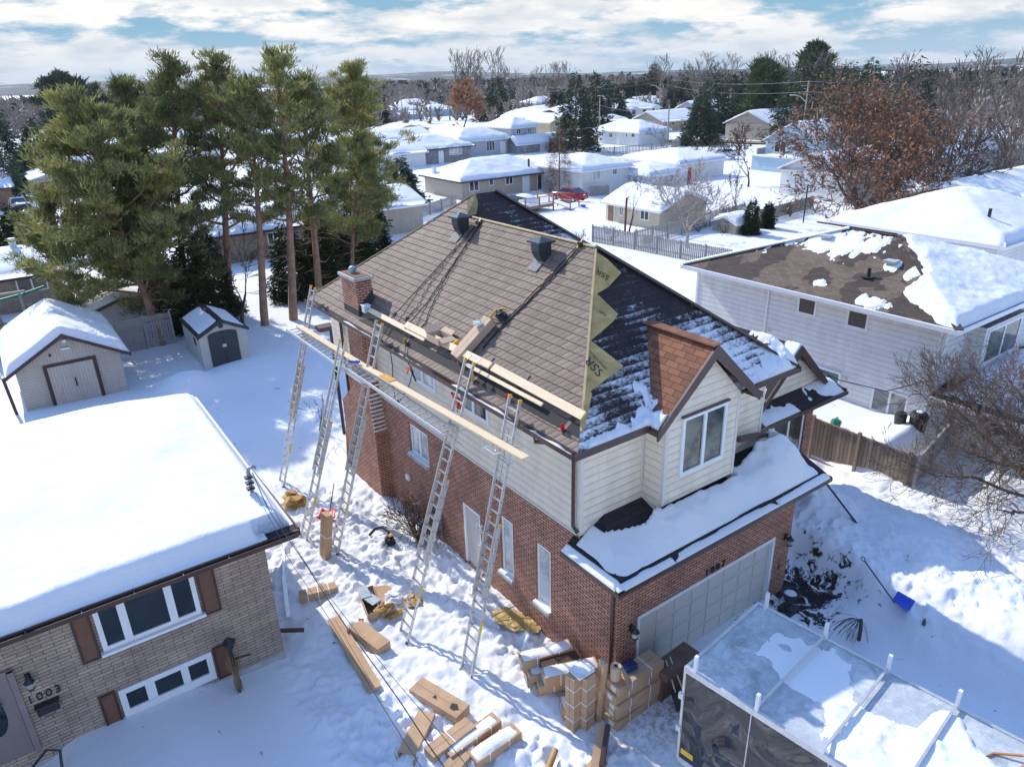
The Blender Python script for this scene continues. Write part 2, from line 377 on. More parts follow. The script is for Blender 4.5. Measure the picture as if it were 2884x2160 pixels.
DKMETAL = plain("dark_slate_metal", (0.032, 0.045, 0.05), 0.4, metal=0.1, var=0.2)
ALU = plain("aluminium", (0.62, 0.62, 0.61), 0.42, metal=0.55, var=0.1, scale=8)
ALUD = plain("aluminium_rung", (0.55, 0.55, 0.55), 0.4, metal=0.6, var=0.1)
YELLOW = plain("yellow_plastic", (0.75, 0.42, 0.03), 0.5)
ORANGE = plain("orange_plastic", (0.8, 0.16, 0.02), 0.45)
RED = plain("red_plastic", (0.62, 0.02, 0.02), 0.4)
BLUE = plain("blue_plastic", (0.02, 0.07, 0.55), 0.4)
NAVY = plain("navy_plastic", (0.012, 0.03, 0.12), 0.4)
LTBLUE = plain("pale_blue_label", (0.22, 0.55, 0.66), 0.5)
GREENP = plain("green_plastic", (0.01, 0.20, 0.11), 0.4)
CARD = plain("cardboard", (0.50, 0.33, 0.20), 0.9, var=0.14, scale=2.2, bmp=0.15, bs=20)
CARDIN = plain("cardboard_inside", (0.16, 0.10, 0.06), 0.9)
CARDLT = plain("cardboard_pale", (0.55, 0.40, 0.28), 0.9, var=0.08)
PAPER = plain("paper_label", (0.75, 0.74, 0.70), 0.7)
STRAP = plain("white_strap", (0.8, 0.8, 0.85), 0.4)
CLEAR = plain("plastic_film", (0.75, 0.75, 0.74), 0.3)
PINE_WOOD = wood_mat("fresh_plank", (0.66, 0.50, 0.31), (0.78, 0.64, 0.43), gap=False)
OLDWOOD = wood_mat("weathered_boards", (0.20, 0.145, 0.105), (0.34, 0.26, 0.20), axis=1, plank=0.14)
GREYWOOD = wood_mat("grey_boards", (0.26, 0.245, 0.23), (0.42, 0.40, 0.37), axis=1, plank=0.12, gap=False)
BRNWOOD = wood_mat("brown_boards", (0.20, 0.10, 0.055), (0.32, 0.18, 0.10), gap=False)
DECKWOOD = wood_mat("deck_wood", (0.26, 0.15, 0.11), (0.38, 0.24, 0.17), gap=False)
GLASS = glass_mat("window_glass", (0.02, 0.03, 0.028), curtain=(0.10, 0.12, 0.10))
GLASSD = glass_mat("dark_glass", (0.004, 0.010, 0.013), curtain=(0.014, 0.024, 0.028), rough=0.08)
GLASSC = glass_mat("curtained_glass", (0.32, 0.34, 0.34), curtain=(0.6, 0.62, 0.62), rough=0.12)
SNOW = snow_mat("snow", 4.5, 0.5, 0.35)
SNOWS = snow_mat("snow_smooth", 3.5, 0.55, 0.6)
DKSHING = shingle_mat("dark_shingle", (0.045, 0.032, 0.03), (0.025, 0.02, 0.022), (0.01, 0.01, 0.012), 0.3, 0.145)
RDSHING = shingle_mat("red_brown_shingle", (0.27, 0.115, 0.06), (0.15, 0.062, 0.036), (0.03, 0.014, 0.01), 0.33, 0.15)
BRSHING = shingle_mat("brown_shingle", (0.185, 0.135, 0.095), (0.115, 0.082, 0.06), (0.04, 0.03, 0.025), 0.3, 0.14, patch=(0.42, 0.42, 0.45))
FRONTSH = shingle_mat("dark_shingle_snow", (0.04, 0.028, 0.03), (0.018, 0.015, 0.02), (0.008, 0.008, 0.012), 0.32, 0.145, snow=(0.75, 7.45, 0.15, 2.2, 0.022, 1.0))
REARSH = shingle_mat("dark_shingle_rear", (0.055, 0.038, 0.038), (0.028, 0.022, 0.024), (0.008, 0.008, 0.012), 0.32, 0.145, snow=(0.9, 8.9, 0.32, 4.2, 0.04, 1.0))
PENTSH = shingle_mat("dark_shingle_pent", (0.035, 0.026, 0.028), (0.02, 0.017, 0.02), (0.006, 0.006, 0.008), 0.32, 0.145)
def felt_mat():
    m, t, p = new_mat("roofing_felt"); P = pos(t)
    n = noise(t, P, 2.5, 5, 0.6, 0.4)
    setc(t, p, ramp(t, n, [(0.3, (0.38, 0.255, 0.075)), (0.7, (0.64, 0.45, 0.165))])); p.inputs['Roughness'].default_value = 0.55
    bump(t, p, noise(t, P, 5, 3, 0.5, 1.0), 0.5, 0.03); return m
FELT = felt_mat()
PAPERB = plain("kraft_paper", (0.42, 0.24, 0.07), 0.7, var=0.2, scale=4, bmp=0.5, bs=10)
INK = plain("black_ink", (0.03, 0.03, 0.035), 0.7)
def tile_mat():
    m, t, p = new_mat("pressed_metal_tile"); U = uvn(t)
    s = t.nodes.new('ShaderNodeSeparateXYZ'); t.links.new(U, s.inputs[0])
    row = math_(t, 'FLOOR', s.outputs[1]); fv = math_(t, 'FRACT', s.outputs[1])
    wn = t.nodes.new('ShaderNodeTexWhiteNoise'); wn.noise_dimensions = '1D'; t.links.new(row, wn.inputs['W'])
    # joints lean a little, as pressed shake tiles do
    u = math_(t, 'ADD', math_(t, 'ADD', s.outputs[0], math_(t, 'MULTIPLY', wn.outputs['Value'], 3.0)), math_(t, 'MULTIPLY', fv, 0.12))
    u4 = math_(t, 'DIVIDE', u, 0.20)
    cell = math_(t, 'FLOOR', u4)
    cv = t.nodes.new('ShaderNodeCombineXYZ'); t.links.new(cell, cv.inputs[0]); t.links.new(row, cv.inputs[1])
    w2 = t.nodes.new('ShaderNodeTexWhiteNoise'); w2.noise_dimensions = '2D'; t.links.new(cv.outputs[0], w2.inputs['Vector'])
    fu = math_(t, 'FRACT', math_(t, 'ADD', u4, math_(t, 'MULTIPLY', w2.outputs['Value'], 0.0)))
    ju = ramp(t, fu, [(0.0, 0.0), (0.13, 0.6), (0.5, 1.0), (0.90, 0.7), (1.0, 0.0)])
    jv = ramp(t, fv, [(0.0, 0.55), (0.05, 1.0), (0.9, 0.8), (1.0, 0.3)])
    P = pos(t); g = noise(t, mapv(t, P, (1, 3.5, 1)), 8, 5, 0.65, 1.2); fine = noise(t, P, 60, 3, 0.7); big = noise(t, P, 0.6, 3)
    base = mix(t, g, (0.115, 0.08, 0.06), (0.285, 0.208, 0.16))
    base = mix(t, 1.0, base, ramp(t, w2.outputs['Value'], [(0.0, (0.82,)*3), (1.0, (1.16,)*3)]), 'MULTIPLY')
    base = mix(t, 1.0, base, ramp(t, big, [(0.3, (0.85,)*3), (0.7, (1.12,)*3)]), 'MULTIPLY')
    base = mix(t, 1.0, base, ramp(t, fine, [(0.3, (0.8,)*3), (0.7, (1.2,)*3)]), 'MULTIPLY')
    k = math_(t, 'MULTIPLY', ju, jv)
    base = mix(t, ramp(t, k, [(0.0, 0.0), (0.3, 1.0)]), (0.035, 0.026, 0.022), base)
    setc(t, p, base); p.inputs['Roughness'].default_value = 0.72
    h = math_(t, 'ADD', math_(t, 'MULTIPLY', k, 1.0), math_(t, 'MULTIPLY', g, 0.9)); bump(t, p, h, 0.75, 0.022)
    return m
TILE = tile_mat()
# ================================================================== ground
def gh(x, y):
    x = np.asarray(x, float); y = np.asarray(y, float)
    d = np.hypot(x-2, y-5)
    h = 0.05*fbm(x, y, 0.35, 3, 2)+0.35*fbm(x, y, 0.05, 3, 3)*sstep(22, 60, d)
    pm = 0.35+0.9*sstep(-0.25, 0.2, fbm(x, y, 0.45, 3, 17)); yard = sstep(-6.3, -5.2, x)*(1-sstep(-0.5, 0.6, x))*(1-sstep(12, 17, y))
    front = sstep(-5.6, -4.6, x)*(1-sstep(-1, 0.5, x))*(1-sstep(-0.5, 2, y))
    tr = np.maximum(yard, front)
    f1 = fbm(x, y, 1.1, 4, 11, 0.62); f2 = fbm(x, y, 3.0, 3, 21, 0.6)
    f3 = fbm(x, y, 2.2, 4, 29, 0.65); h = h+tr*(0.16*f1+pm*(0.15*np.abs(f3)+0.06*np.abs(f2)+0.05*fbm(x, y, 7, 4, 9, 0.65)))
    # footprints trodden between the ladders
    prints = np.clip(vn(x, y*0.8, 3.4, 31)*3-0.55, 0, 0.5)+np.clip(vn(x*0.8, y, 4.1, 37)*3-0.6, 0, 0.5); h = h-tr*pm*0.18*prints
    h = h+bumpf(x, y, -3.4, 25.9, 1.1, 1.4, 0.55)+bumpf(x, y, -2.2, 26.1, 1.2, 0.9, 0.25)-bumpf(x, y, -2.1, 27.3, 0.5, 0.9, 0.3)
    h = h+bumpf(x, y, 0.3, 27.2, 1.6, 0.7, 0.22)+bumpf(x, y, -9.5, 26.3, 2.5, 1.0, 0.2)+bumpf(x, y, -6, 25.6, 4.5, 1.3, 0.22)
    # drift in front of the tan brick bungalow
    h = h+0.34*sstep(-6.4, -8.2, x)*(1-sstep(6.2, 7.5, y))*sstep(-2, 3.0, y)-0.28*sstep(-10.3, -10.9, x)*(1-sstep(6.2, 7.5, y))
    # plough bank on the right of the driveway
    bank = sstep(5.7, 7.9, x+0.12*y+0.5*fbm(x, y, 0.6, 3, 40))*(1-0.55*sstep(9.5, 13, x))*(1-sstep(1.0, 3.5, y))
    path = sstep(0.5, -0.3, y-1.0)*0+1.0
    h = h+1.12*bank*(1+0.28*fbm(x, y, 0.7, 4, 44, 0.6))+0.16*bank*np.abs(fbm(x, y, 2.4, 5, 47, 0.68))
    pit = np.exp(-(((x-6.6)/0.95)**4+((y+0.45)/1.15)**4)); h = h*(1-pit)+pit*0.02*fbm(x, y, 3, 3, 50)
    drive = sstep(-0.9, -0.2, x)*(1-sstep(5.3, 6.2, x+0.12*y))*(1-sstep(0.0, 0.3, y)); h = h*(1-drive*0.9)+drive*0.03*fbm(x, y, 2, 4, 51)
    # snow piled between the side fence and the white house
    h = h+1.12*sstep(13.35, 13.7, x)*(1-sstep(16.9, 17.5, x))*sstep(0.5, 1.6, y)*(1-sstep(6, 10, y))
    h = h+0.25*sstep(8, 9, x)*(1-sstep(13.0, 13.4, x))*sstep(-2, 1, y)*fbm(x, y, 0.8, 3, 61)*2
    # street far behind: cleared, with banks
    sd = np.abs((y-84)-(x-100)*-0.55+0)  # distance-like measure to the cross street
    h = h+0.9*np.exp(-(((x-94)/9)**2+((y-76.5)/2.4)**2))*(1+fbm(x, y, 0.6, 4, 70))+0.7*np.exp(-(((x-104)/12)**2+((y-71)/2.0)**2))*(1+fbm(x, y, 0.5, 4, 71))
    h = h+bumpf(x, y, 45.0, 53.2, 1.5, 1.0, 0.5)*0+bumpf(x, y, 43.3, 51.6, 1.3, 1.1, 0.75)+bumpf(x, y, 66.5, 43.5, 4, 2.2, 0.6)+bumpf(x, y, 60, 52, 7, 3, 0.4)
    return h
def axis_pts(a, b, c, d, fine, g=1.09):
    """fine spacing between b and c, growing outwards to a and d"""
    m = list(np.arange(b, c, fine)); s = fine; x = m[-1]
    while x < d: s = min(s*g, 60); x += s; m.append(x)
    s = fine; x = b; lo = []
    while x > a: s = min(s*g, 60); x -= s; lo.append(x)
    return np.array(lo[::-1]+m)
gx = axis_pts(-900, -7.5, 11.5, 2200, 0.052, 1.06); gy = axis_pts(-60, -4.0, 12.0, 2600, 0.052, 1.06)
GX, GY = np.meshgrid(gx, gy); H = gh(GX, GY)
nx, ny = len(gx), len(gy)
idx = (np.arange(ny-1)[:, None]*nx+np.arange(nx-1)[None, :]).ravel()
gf = np.stack([idx, idx+1, idx+1+nx, idx+nx], 1)
def ground_mat():
    m, t, p = new_mat("ground_snow"); P = pos(t)
    a = noise(t, P, 3.5, 7, 0.68); f = noise(t, P, 35, 4, 0.7); w = noise(t, P, 0.25, 4)
    snow = ramp(t, w, [(0.3, (0.755, 0.77, 0.795)), (0.7, (0.83, 0.835, 0.85))])
    at = t.nodes.new('ShaderNodeAttribute'); at.attribute_name = 'wet'
    at2 = t.nodes.new('ShaderNodeAttribute'); at2.attribute_name = 'sand'
    g = noise(t, mapv(t, P, (1, 1, 1), rot=(0, 0, 0.5)), 2.6, 6, 0.72, 0.6)
    k = math_(t, 'ADD', at.outputs['Fac'], math_(t, 'MULTIPLY', math_(t, 'SUBTRACT', g, 0.5), 2.6))
    km = t.nodes.new('ShaderNodeMapRange'); km.inputs[1].default_value = 0.42; km.inputs[2].default_value = 0.56; t.links.new(k, km.inputs[0])
    c = mix(t, km.outputs[0], snow, (0.035, 0.03, 0.03))
    k2 = math_(t, 'MULTIPLY', at2.outputs['Fac'], ramp(t, noise(t, P, 7, 5, 0.7), [(0.42, 0.0), (0.62, 1.0)]))
    c = mix(t, k2, c, (0.34, 0.25, 0.18))
    setc(t, p, c); p.inputs['Roughness'].default_value = 0.8; p.inputs['Specular IOR Level'].default_value = 0.2
    n = bump(t, p, a, 0.5, 0.05); bump(t, p, f, 0.3, 0.01, n); return m
ground = mesh_obj('ground_snow', np.stack([GX.ravel(), GY.ravel(), H.ravel()], 1), gf, ground_mat(), smooth=True, uv=False)
struct(ground)
wet = np.exp(-(((GX-6.5)/1.1)**2+((GY+0.4)/1.2)**2))*0.88
wet = np.maximum(wet, 0.45*np.exp(-(((GX-4.6)/0.9)**2+((GY+0.25)/0.35)**2)))
sand = np.exp(-(((GX-0.7)/1.5)**2+((GY+1.1)/0.8)**2))*0.9
for nm, ar in (('wet', wet), ('sand', sand)):
    at = ground.data.attributes.new(nm, 'FLOAT', 'POINT'); at.data.foreach_set('value', ar.ravel().astype(np.float32))
def gz(x, y): return float(gh(np.array([x]), np.array([y]))[0])
# ================================================================== snow blankets
def snow_blanket(fn, x0, x1, y0, y1, th, name, parent, n=None, step=None, mat=None, label=None, under=None):
    """a lump of snow over fn(x,y); th(x,y) is its thickness, cells without snow are left out"""
    step = step or max((x1-x0), (y1-y0))/60
    xs = np.linspace(x0, x1, max(3, int((x1-x0)/step)+1)); ys = np.linspace(y0, y1, max(3, int((y1-y0)/step)+1))
    X, Y = np.meshgrid(xs, ys); T = th(X, Y); Z = fn(X, Y)+np.maximum(T, -0.01)
    nx = len(xs); ny = len(ys)
    id_ = (np.arange(ny-1)[:, None]*nx+np.arange(nx-1)[None, :]).ravel()
    q = np.stack([id_, id_+1, id_+1+nx, id_+nx], 1); tt = T.ravel(); keep = (tt[q] > 0).any(1); q = q[keep]
    if len(q) == 0: return None
    used = np.unique(q); rm = -np.ones(nx*ny, int); rm[used] = np.arange(len(used)); q = rm[q]
    V = np.stack([X.ravel(), Y.ravel(), Z.ravel()], 1)[used]
    # skirt down to the roof at open edges
    e = np.concatenate([q[:, [0, 1]], q[:, [1, 2]], q[:, [2, 3]], q[:, [3, 0]]]); key = np.sort(e, 1); _, inv, cnt = np.unique(key[:, 0]*10**7+key[:, 1], return_inverse=True, return_counts=True)
    be = e[cnt[inv] == 1]
    bot = V.copy(); bot[:, 2] = fn(V[:, 0], V[:, 1])-(under or 0.005)
    nV = len(V); sk = np.stack([be[:, 1], be[:, 0], be[:, 0]+nV, be[:, 1]+nV], 1)
    return mesh_obj(name, np.concatenate([V, bot]), np.concatenate([q, sk]), mat or SNOW, parent, label, smooth=True, uv=False)
def window(parent, face, at, u0, u1, z0, z1, glass=None, bars=1, trim=WHITE, w=0.07, depth=0.05, sill=False, name='window', hbars=0, proud=0.03, label=None):
    """face '-x','-y','+x'; at = wall plane; u along the wall"""
    def q(mb, ua, ub, za, zb, d0, d1):
        if face == '-x': mb.box(at-d1, ua, za, at-d0, ub, zb)
        elif face == '+x': mb.box(at+d0, ua, za, at+d1, ub, zb)
        elif face == '-y': mb.box(ua, at-d1, za, ub, at-d0, zb)
        else: mb.box(ua, at+d0, za, ub, at+d1, zb)
        return mb
    f = MB()
    q(f, u0, u1, z0, z0+w, -0.02, proud); q(f, u0, u1, z1-w, z1, -0.02, proud)
    q(f, u0, u0+w, z0+w, z1-w, -0.02, proud-0.002); q(f, u1-w, u1, z0+w, z1-w, -0.02, proud-0.002)
    for b in range(bars):
        c = u0+(u1-u0)*(b+1)/(bars+1); q(f, c-w*0.55, c+w*0.55, z0+w, z1-w, -0.02, proud-0.004)
    for b in range(hbars):
        c = z0+(z1-z0)*(b+1)/(hbars+1); q(f, u0+w, u1-w, c-w*0.3, c+w*0.3, -0.02, proud-0.006)
    fo = f.build(name, trim, parent, label)
    q(MB(), u0+w*0.5, u1-w*0.5, z0+w*0.5, z1-w*0.5, -0.03, 0.008).build('pane', glass or GLASS, fo)
    if sill:
        s = MB(); q(s, u0-0.06, u1+0.06, z0-0.10, z0-0.02, -0.02, 0.16); s.build('sill', CONC, fo)
        s = MB(); q(s, u0-0.03, u1+0.03, z0-0.018, z0+0.02, 0.032, 0.14); s.build('sill_snow', SNOW, fo)
    return fo
# ================================================================== main house
E_, P_, O_ = 6.33, 0.8144, 0.63
HOUSE = thing('brick_house', 'brick and cream siding house 1007 in the middle, half re-roofed with brown metal tiles', 'house', (3, 5, 0))
def LS(x, o=0): return E_+P_*(x+O_)+o
def FSZ(y, o=0): return E_+P_*(y-0.66)+o
# walls ---------------------------------------------------------------
w = MB()
# left wall with openings cut as strips: (y0,y1,z0,z1) openings recessed 0.1
def wall_with_holes(mb, plane, u0, u1, z0, z1, holes, axis='x', depth=0.11, sgn=1):
    us = sorted({u0, u1, *[h[0] for h in holes], *[h[1] for h in holes]}); zs = sorted({z0, z1, *[h[2] for h in holes], *[h[3] for h in holes]})
    P = (lambda d, u, z: (plane+d, u, z)) if axis == 'x' else (lambda d, u, z: (u, plane+d, z))
    for i in range(len(us)-1):
        for j in range(len(zs)-1):
            uc = (us[i]+us[i+1])/2; zc = (zs[j]+zs[j+1])/2
            if any(h[0] < uc < h[1] and h[2] < zc < h[3] for h in holes): continue
            a = [P(0, us[i], zs[j]), P(0, us[i+1], zs[j]), P(0, us[i+1], zs[j+1]), P(0, us[i], zs[j+1])]
            mb.poly(a[::-1] if axis == 'x' else a)
    for h in holes:
        a, b, c, d = h[:4]; e = depth
        mb.poly([P(0, a, c), P(0, a, d), P(e, a, d), P(e, a, c)]); mb.poly([P(0, b, d), P(0, b, c), P(e, b, c), P(e, b, d)])
        mb.poly([P(0, a, d), P(0, b, d), P(e, b, d), P(e, a, d)]); mb.poly([P(0, b, c), P(0, a, c), P(e, a, c), P(e, b, c)])
lowholes = [(8.25, 9.42, 2.45, 3.5), (5.5, 6.4, 0.1, 2.12), (3.93, 4.5, 0.9, 2.68), (2.36, 2.95, 0.88, 2.70)]
wall_with_holes(w, 0, 1.29, 14.07, -0.3, 3.76, lowholes); w.poly([(0, 0, -0.3), (0, 0, 3.36), (0, 1.29, 3.36), (0, 1.29, -0.3)])
wall_with_holes(w, 0, 0, 6.33, -0.3, 3.40, [(0.62, 5.62, -0.3, 2.02)], 'y', 0.14)
w.poly([(6.33, 0, -0.3), (6.33, 0, 3.4), (6.33, 1.29, 4.0), (6.33, 3, 4.0), (6.33, 3, -0.3)][::-1])
w.poly([(0, 14.07, -0.3), (0, 14.07, 3.76), (8.2, 14.07, 3.76), (8.2, 14.07, -0.3)])
BW = w.build('brick_wall', BRICK, HOUSE)
w = MB()
wall_with_holes(w, -0.012, 1.29, 14.85, 3.76, 6.25, [(7.45, 8.98, 5.14, 5.82), (4.8, 6.22, 5.16, 5.80)], depth=0.06)
w.poly([(-0.012, 14.85, 3.76), (-0.012, 14.07, 3.76), (-0.012, 14.07, 3.76+1e-3), (-0.012, 14.85, 3.77)]) if False else None
w.poly([(-0.012, 1.29, 3.76), (1.91, 1.29, 3.76), (1.91, 1.29, 6.25), (-0.012, 1.29, 6.25)])
w.poly([(4.40, 1.29, 3.76), (6.3, 1.29, 3.76), (6.3, 1.29, 6.25), (4.40, 1.29, 6.25)])
w.poly([(6.3, 1.29, 3.7), (6.3, 7.1, 3.7), (6.3, 7.1, 6.3), (6.3, 1.29, 6.3)])
w.poly([(6.3, 7.1, 3.0), (8.2, 7.1, 3.0), (8.2, 7.1, 6.3), (6.3, 7.1, 6.3)]); w.poly([(8.2, 7.1, 0), (8.2, 14.85, 0), (8.2, 14.85, 6.3), (8.2, 7.1, 6.3)])
w.poly([(8.2, 14.85, 3.7), (-0.012, 14.85, 3.7), (-0.012, 14.85, 6.3), (8.2, 14.85, 6.3)]); w.poly([(-0.012, 14.07, 3.76), (-0.012, 14.85, 3.76), (8.2, 14.85, 3.76), (8.2, 14.07, 3.76)])
w.build('upper_siding', SIDE_CREAM, HOUSE)
w = MB()   # bump-out bay under the gable
w.poly([(1.91, 0.65, 4.1), (4.40, 0.65, 4.1), (4.40, 0.65, 6.3), (3.155, 0.65, 7.56), (1.91, 0.65, 6.3)])
w.poly([(1.91, 1.30, 3.9), (1.91, 0.65, 3.9), (1.91, 0.65, 6.3), (1.91, 1.30, 6.3)]); w.poly([(4.40, 0.65, 3.9), (4.40, 1.30, 3.9), (4.40, 1.30, 6.3), (4.40, 0.65, 6.3)])
w.build('bay_siding', SIDE_CREAM, HOUSE)
t_ = MB()  # corner posts
for x, y in ((-0.02, 1.28), ): t_.box(x-0.012, y-0.012, 3.99, x+0.09, y+0.09, 6.25)
t_.build('corner_trim', CREAMTRIM, HOUSE)
for q_ in ((1.90, 0.636, 4.1, 1.99, 0.72, 6.3), (4.32, 0.636, 4.1, 4.41, 0.72, 6.3), (6.22, 1.278, 3.9, 6.312, 1.38, 6.25), (1.84, 1.268, 4.3, 1.898, 1.30, 6.0), (-0.03, 1.4, 3.73, 0.0, 14.07, 3.775)): MB().box(*q_).build('corner_trim', CREAMTRIM, HOUSE)
# windows of the left wall
window(HOUSE, '-x', -0.012, 7.46, 8.97, 5.15, 5.81, GLASSC, 1, w=0.10)
window(HOUSE, '-x', -0.012, 4.81, 6.21, 5.17, 5.79, GLASS, 1, w=0.10)
window(HOUSE, '-x', 0.07, 8.26, 9.41, 2.47, 3.49, GLASSC, 1, w=0.09, sill=False)
window(HOUSE, '-x', 0.07, 3.94, 4.49, 0.91, 2.67, GLASSC, 0, w=0.08); window(HOUSE, '-x', 0.07, 2.37, 2.94, 0.89, 2.69, GLASSC, 0, w=0.08)
for a, b, z in ((8.2, 9.47, 2.45), (3.88, 4.55, 0.9), (2.31, 3.0, 0.88)):
    s = MB().box(-0.12, a, z-0.09, 0.055, b, z-0.012).build('sill', CONC, HOUSE)
    MB().box(-0.10, a+0.02, z-0.009, 0.04, b-0.02, z+0.03).build('sill_snow', SNOW, s)
d = MB().box(0.05, 5.52, 0.05, 0.09, 6.39, 2.11).build('side_door', plain("door_beige", (0.6, 0.56, 0.5), 0.5, var=0.03), HOUSE)
fr = MB(); fr.box(0.0, 6.30, 0.05, 0.045, 6.395, 2.11); fr.box(0.0, 5.505, 0.05, 0.045, 5.57, 2.11); fr.box(0.0, 5.57, 2.03, 0.045, 6.30, 2.115); fr.build('door_frame', WHITE, d)
MB().lathe((0.02, 5.64, 1.0), [(0.03, 0), (0.03, 0.05)], 8).build('handle', ALU, d)
# front bay window
bw = window(HOUSE, '-y', 0.65, 2.40, 3.92, 4.72, 6.22, GLASS, 1, w=0.09, proud=0.05)
MB().box(2.36, 0.575, 6.22, 3.96, 0.645, 6.26).build('drip_cap', BROWN, bw)
# garage door
gd = MB(); gd.box(0.70, 0.10, -0.05, 5.54, 0.14, 1.95)
G = gd.build('garage_door', plain("garage_door_paint", (0.56, 0.53, 0.47), 0.5, var=0.03), HOUSE)
pn = MB()
for r in range(4):
    for c in range(8):
        x0 = 0.76+c*0.60; z0 = 0.03+r*0.48
        pn.box(x0, 0.088, z0, x0+0.50, 0.0985, z0+0.40)
pn.build('raised_panels', plain("panel_paint", (0.58, 0.55, 0.49), 0.5, var=0.03), G)
fr = MB(); fr.box(0.62, -0.015, -0.1, 0.70, 0.12, 1.95); fr.box(5.54, -0.015, -0.1, 5.63, 0.12, 1.95); fr.box(0.62, -0.015, 1.95, 5.63, 0.12, 2.03); fr.build('garage_door_frame', WHITE, G)
# chimney ------------------------------------------------------------
ch = MB()
ya, yb = 11.09, 13.62; yu0, yu1 = 11.30, 12.40
ch.poly([(-0.42, ya, -0.3), (-0.42, ya, 2.55), (-0.42, yu0, 3.9), (-0.42, yu0, 7.66), (-0.42, yu1, 7.66), (-0.42, yu1, 3.9), (-0.42, yb, 2.9), (-0.42, yb, -0.3)])
ch.poly([(0, ya, -0.3), (0, ya, 2.55), (-0.42, ya, 2.55), (-0.42, ya, -0.3)]); ch.poly([(0, ya, 2.55), (0, yu0, 3.9), (-0.42, yu0, 3.9), (-0.42, ya, 2.55)])
ch.poly([(0.10, yu0, 3.9), (0.10, yu0, 7.66), (-0.42, yu0, 7.66), (-0.42, yu0, 3.9)]); ch.poly([(0, yb, -0.3), (-0.42, yb, -0.3), (-0.42, yb, 2.9), (0, yb, 2.9)])
ch.poly([(0, yb, 2.9), (-0.42, yb, 2.9), (-0.42, yu1, 3.9), (0, yu1, 3.9)]); ch.poly([(-0.42, yu1, 3.9), (-0.42, yu1, 7.66), (0.10, yu1, 7.66), (0.10, yu1, 3.9)]); ch.poly([(0.1, yu0, 6), (0.1, yu1, 6), (0.1, yu1, 7.66), (0.1, yu0, 7.66)])
CH = ch.build('chimney', BRICK, HOUSE)
MB().box(-0.50, yu0-0.07, 7.65, 0.16, yu1+0.07, 7.75).build('chimney_cap', CONC, CH, bevel=0.012)
MB().box(-0.43, yu0, 7.752, 0.09, yu1, 7.765).build('cap_stain', plain("rust_brown", (0.2, 0.11, 0.06), 0.9, var=0.5, scale=6), CH)
MB().lathe((-0.2, 11.95, 7.765), [(0.09, 0), (0.09, 0.10), (0.13, 0.10), (0.13, 0.13), (0.10, 0.19), (0.02, 0.22)], 14).build('flue_cap', plain("flue_blue", (0.18, 0.33, 0.42), 0.4, metal=0.4), CH)
fl = MB(); fl.poly([(-0.43, yu0-0.012, 6.3), (0.115, yu0-0.012, 6.3), (0.115, yu0-0.012, 7.35), (-0.43, yu0-0.012, 6.80)]); fl.poly([(-0.432, yu0-0.02, 6.35), (-0.432, yu1, 6.35), (-0.432, yu1, 6.72), (-0.432, yu0-0.02, 6.72)][::-1])
fl.build('flashing', plain("flashing_dark", (0.045, 0.042, 0.04), 0.7), CH)
for k in range(9):
    pass
sn = MB()
for k in range(10):
    f = (k+0.5)/10; y = ya+(yu0-ya)*f; z = 2.55+(3.9-2.55)*f; sn.box(-0.435, y-0.03, z-0.01, 0.0, y+0.0, z+0.035)
sn.build('corbel_snow', SNOW, CH)
# roof: left slope in courses of pressed tiles ------------------------
rf = MB(); NC = 22; xr = 3.04; cw = (xr+O_)/NC
def ybounds(x):
    f = 0.66+(x+O_) if x <= xr+1e-6 else 10.13+(x-xr)
    return f, 15.14-(x+O_)
i = 0; x = -O_
nrow = int(round((3.71+O_)/cw))
for i in range(nrow):
    xa = -O_+i*cw; xb = min(-O_+(i+1)*cw, 3.71)
    segs = []
    fa, ba = ybounds(xa+ (1e-4 if xa >= xr-1e-6 and i >= NC else 0)); fb, bb = ybounds(xb if i < NC else xb+1e-5)
    if i == NC-1: fb = ybounds(xb-1e-5)[0]
    lift = 0.026; za = LS(xa)+lift; zb = LS(xb)+0.004
    N = 24
    for s in range(N):
        f0, f1 = s/N, (s+1)/N
        p = [(xa, fa+(ba-fa)*f0, za), (xa, fa+(ba-fa)*f1, za), (xb, fb+(bb-fb)*f1, zb), (xb, fb+(bb-fb)*f0, zb)]
        rf.poly(p[::-1], [(p[k][1], i+(0.0 if k < 2 else 0.9999)) for k in (3, 2, 1, 0)])
        q = [(xa, fa+(ba-fa)*f0, LS(xa)-0.0), (xa, fa+(ba-fa)*f1, LS(xa)-0.0), p[1], p[0]]
        rf.poly(q[::-1], [(c[1], i+0.97) for c in q[::-1]])
TR = rf.build('tiled_roof_slope', TILE, HOUSE)
# black starter band near the eave
bd = MB(); bd.poly([(-0.42, 0.86, LS(-0.42, 0.042)), (-0.24, 1.06, LS(-0.24, 0.046)), (-0.33, 10.6, LS(-0.33, 0.046)), (-0.50, 11.28, LS(-0.50, 0.042))]); bd.build('underlay_strip', plain("black_felt", (0.02, 0.02, 0.022), 0.85, var=0.3, scale=20), HOUSE)
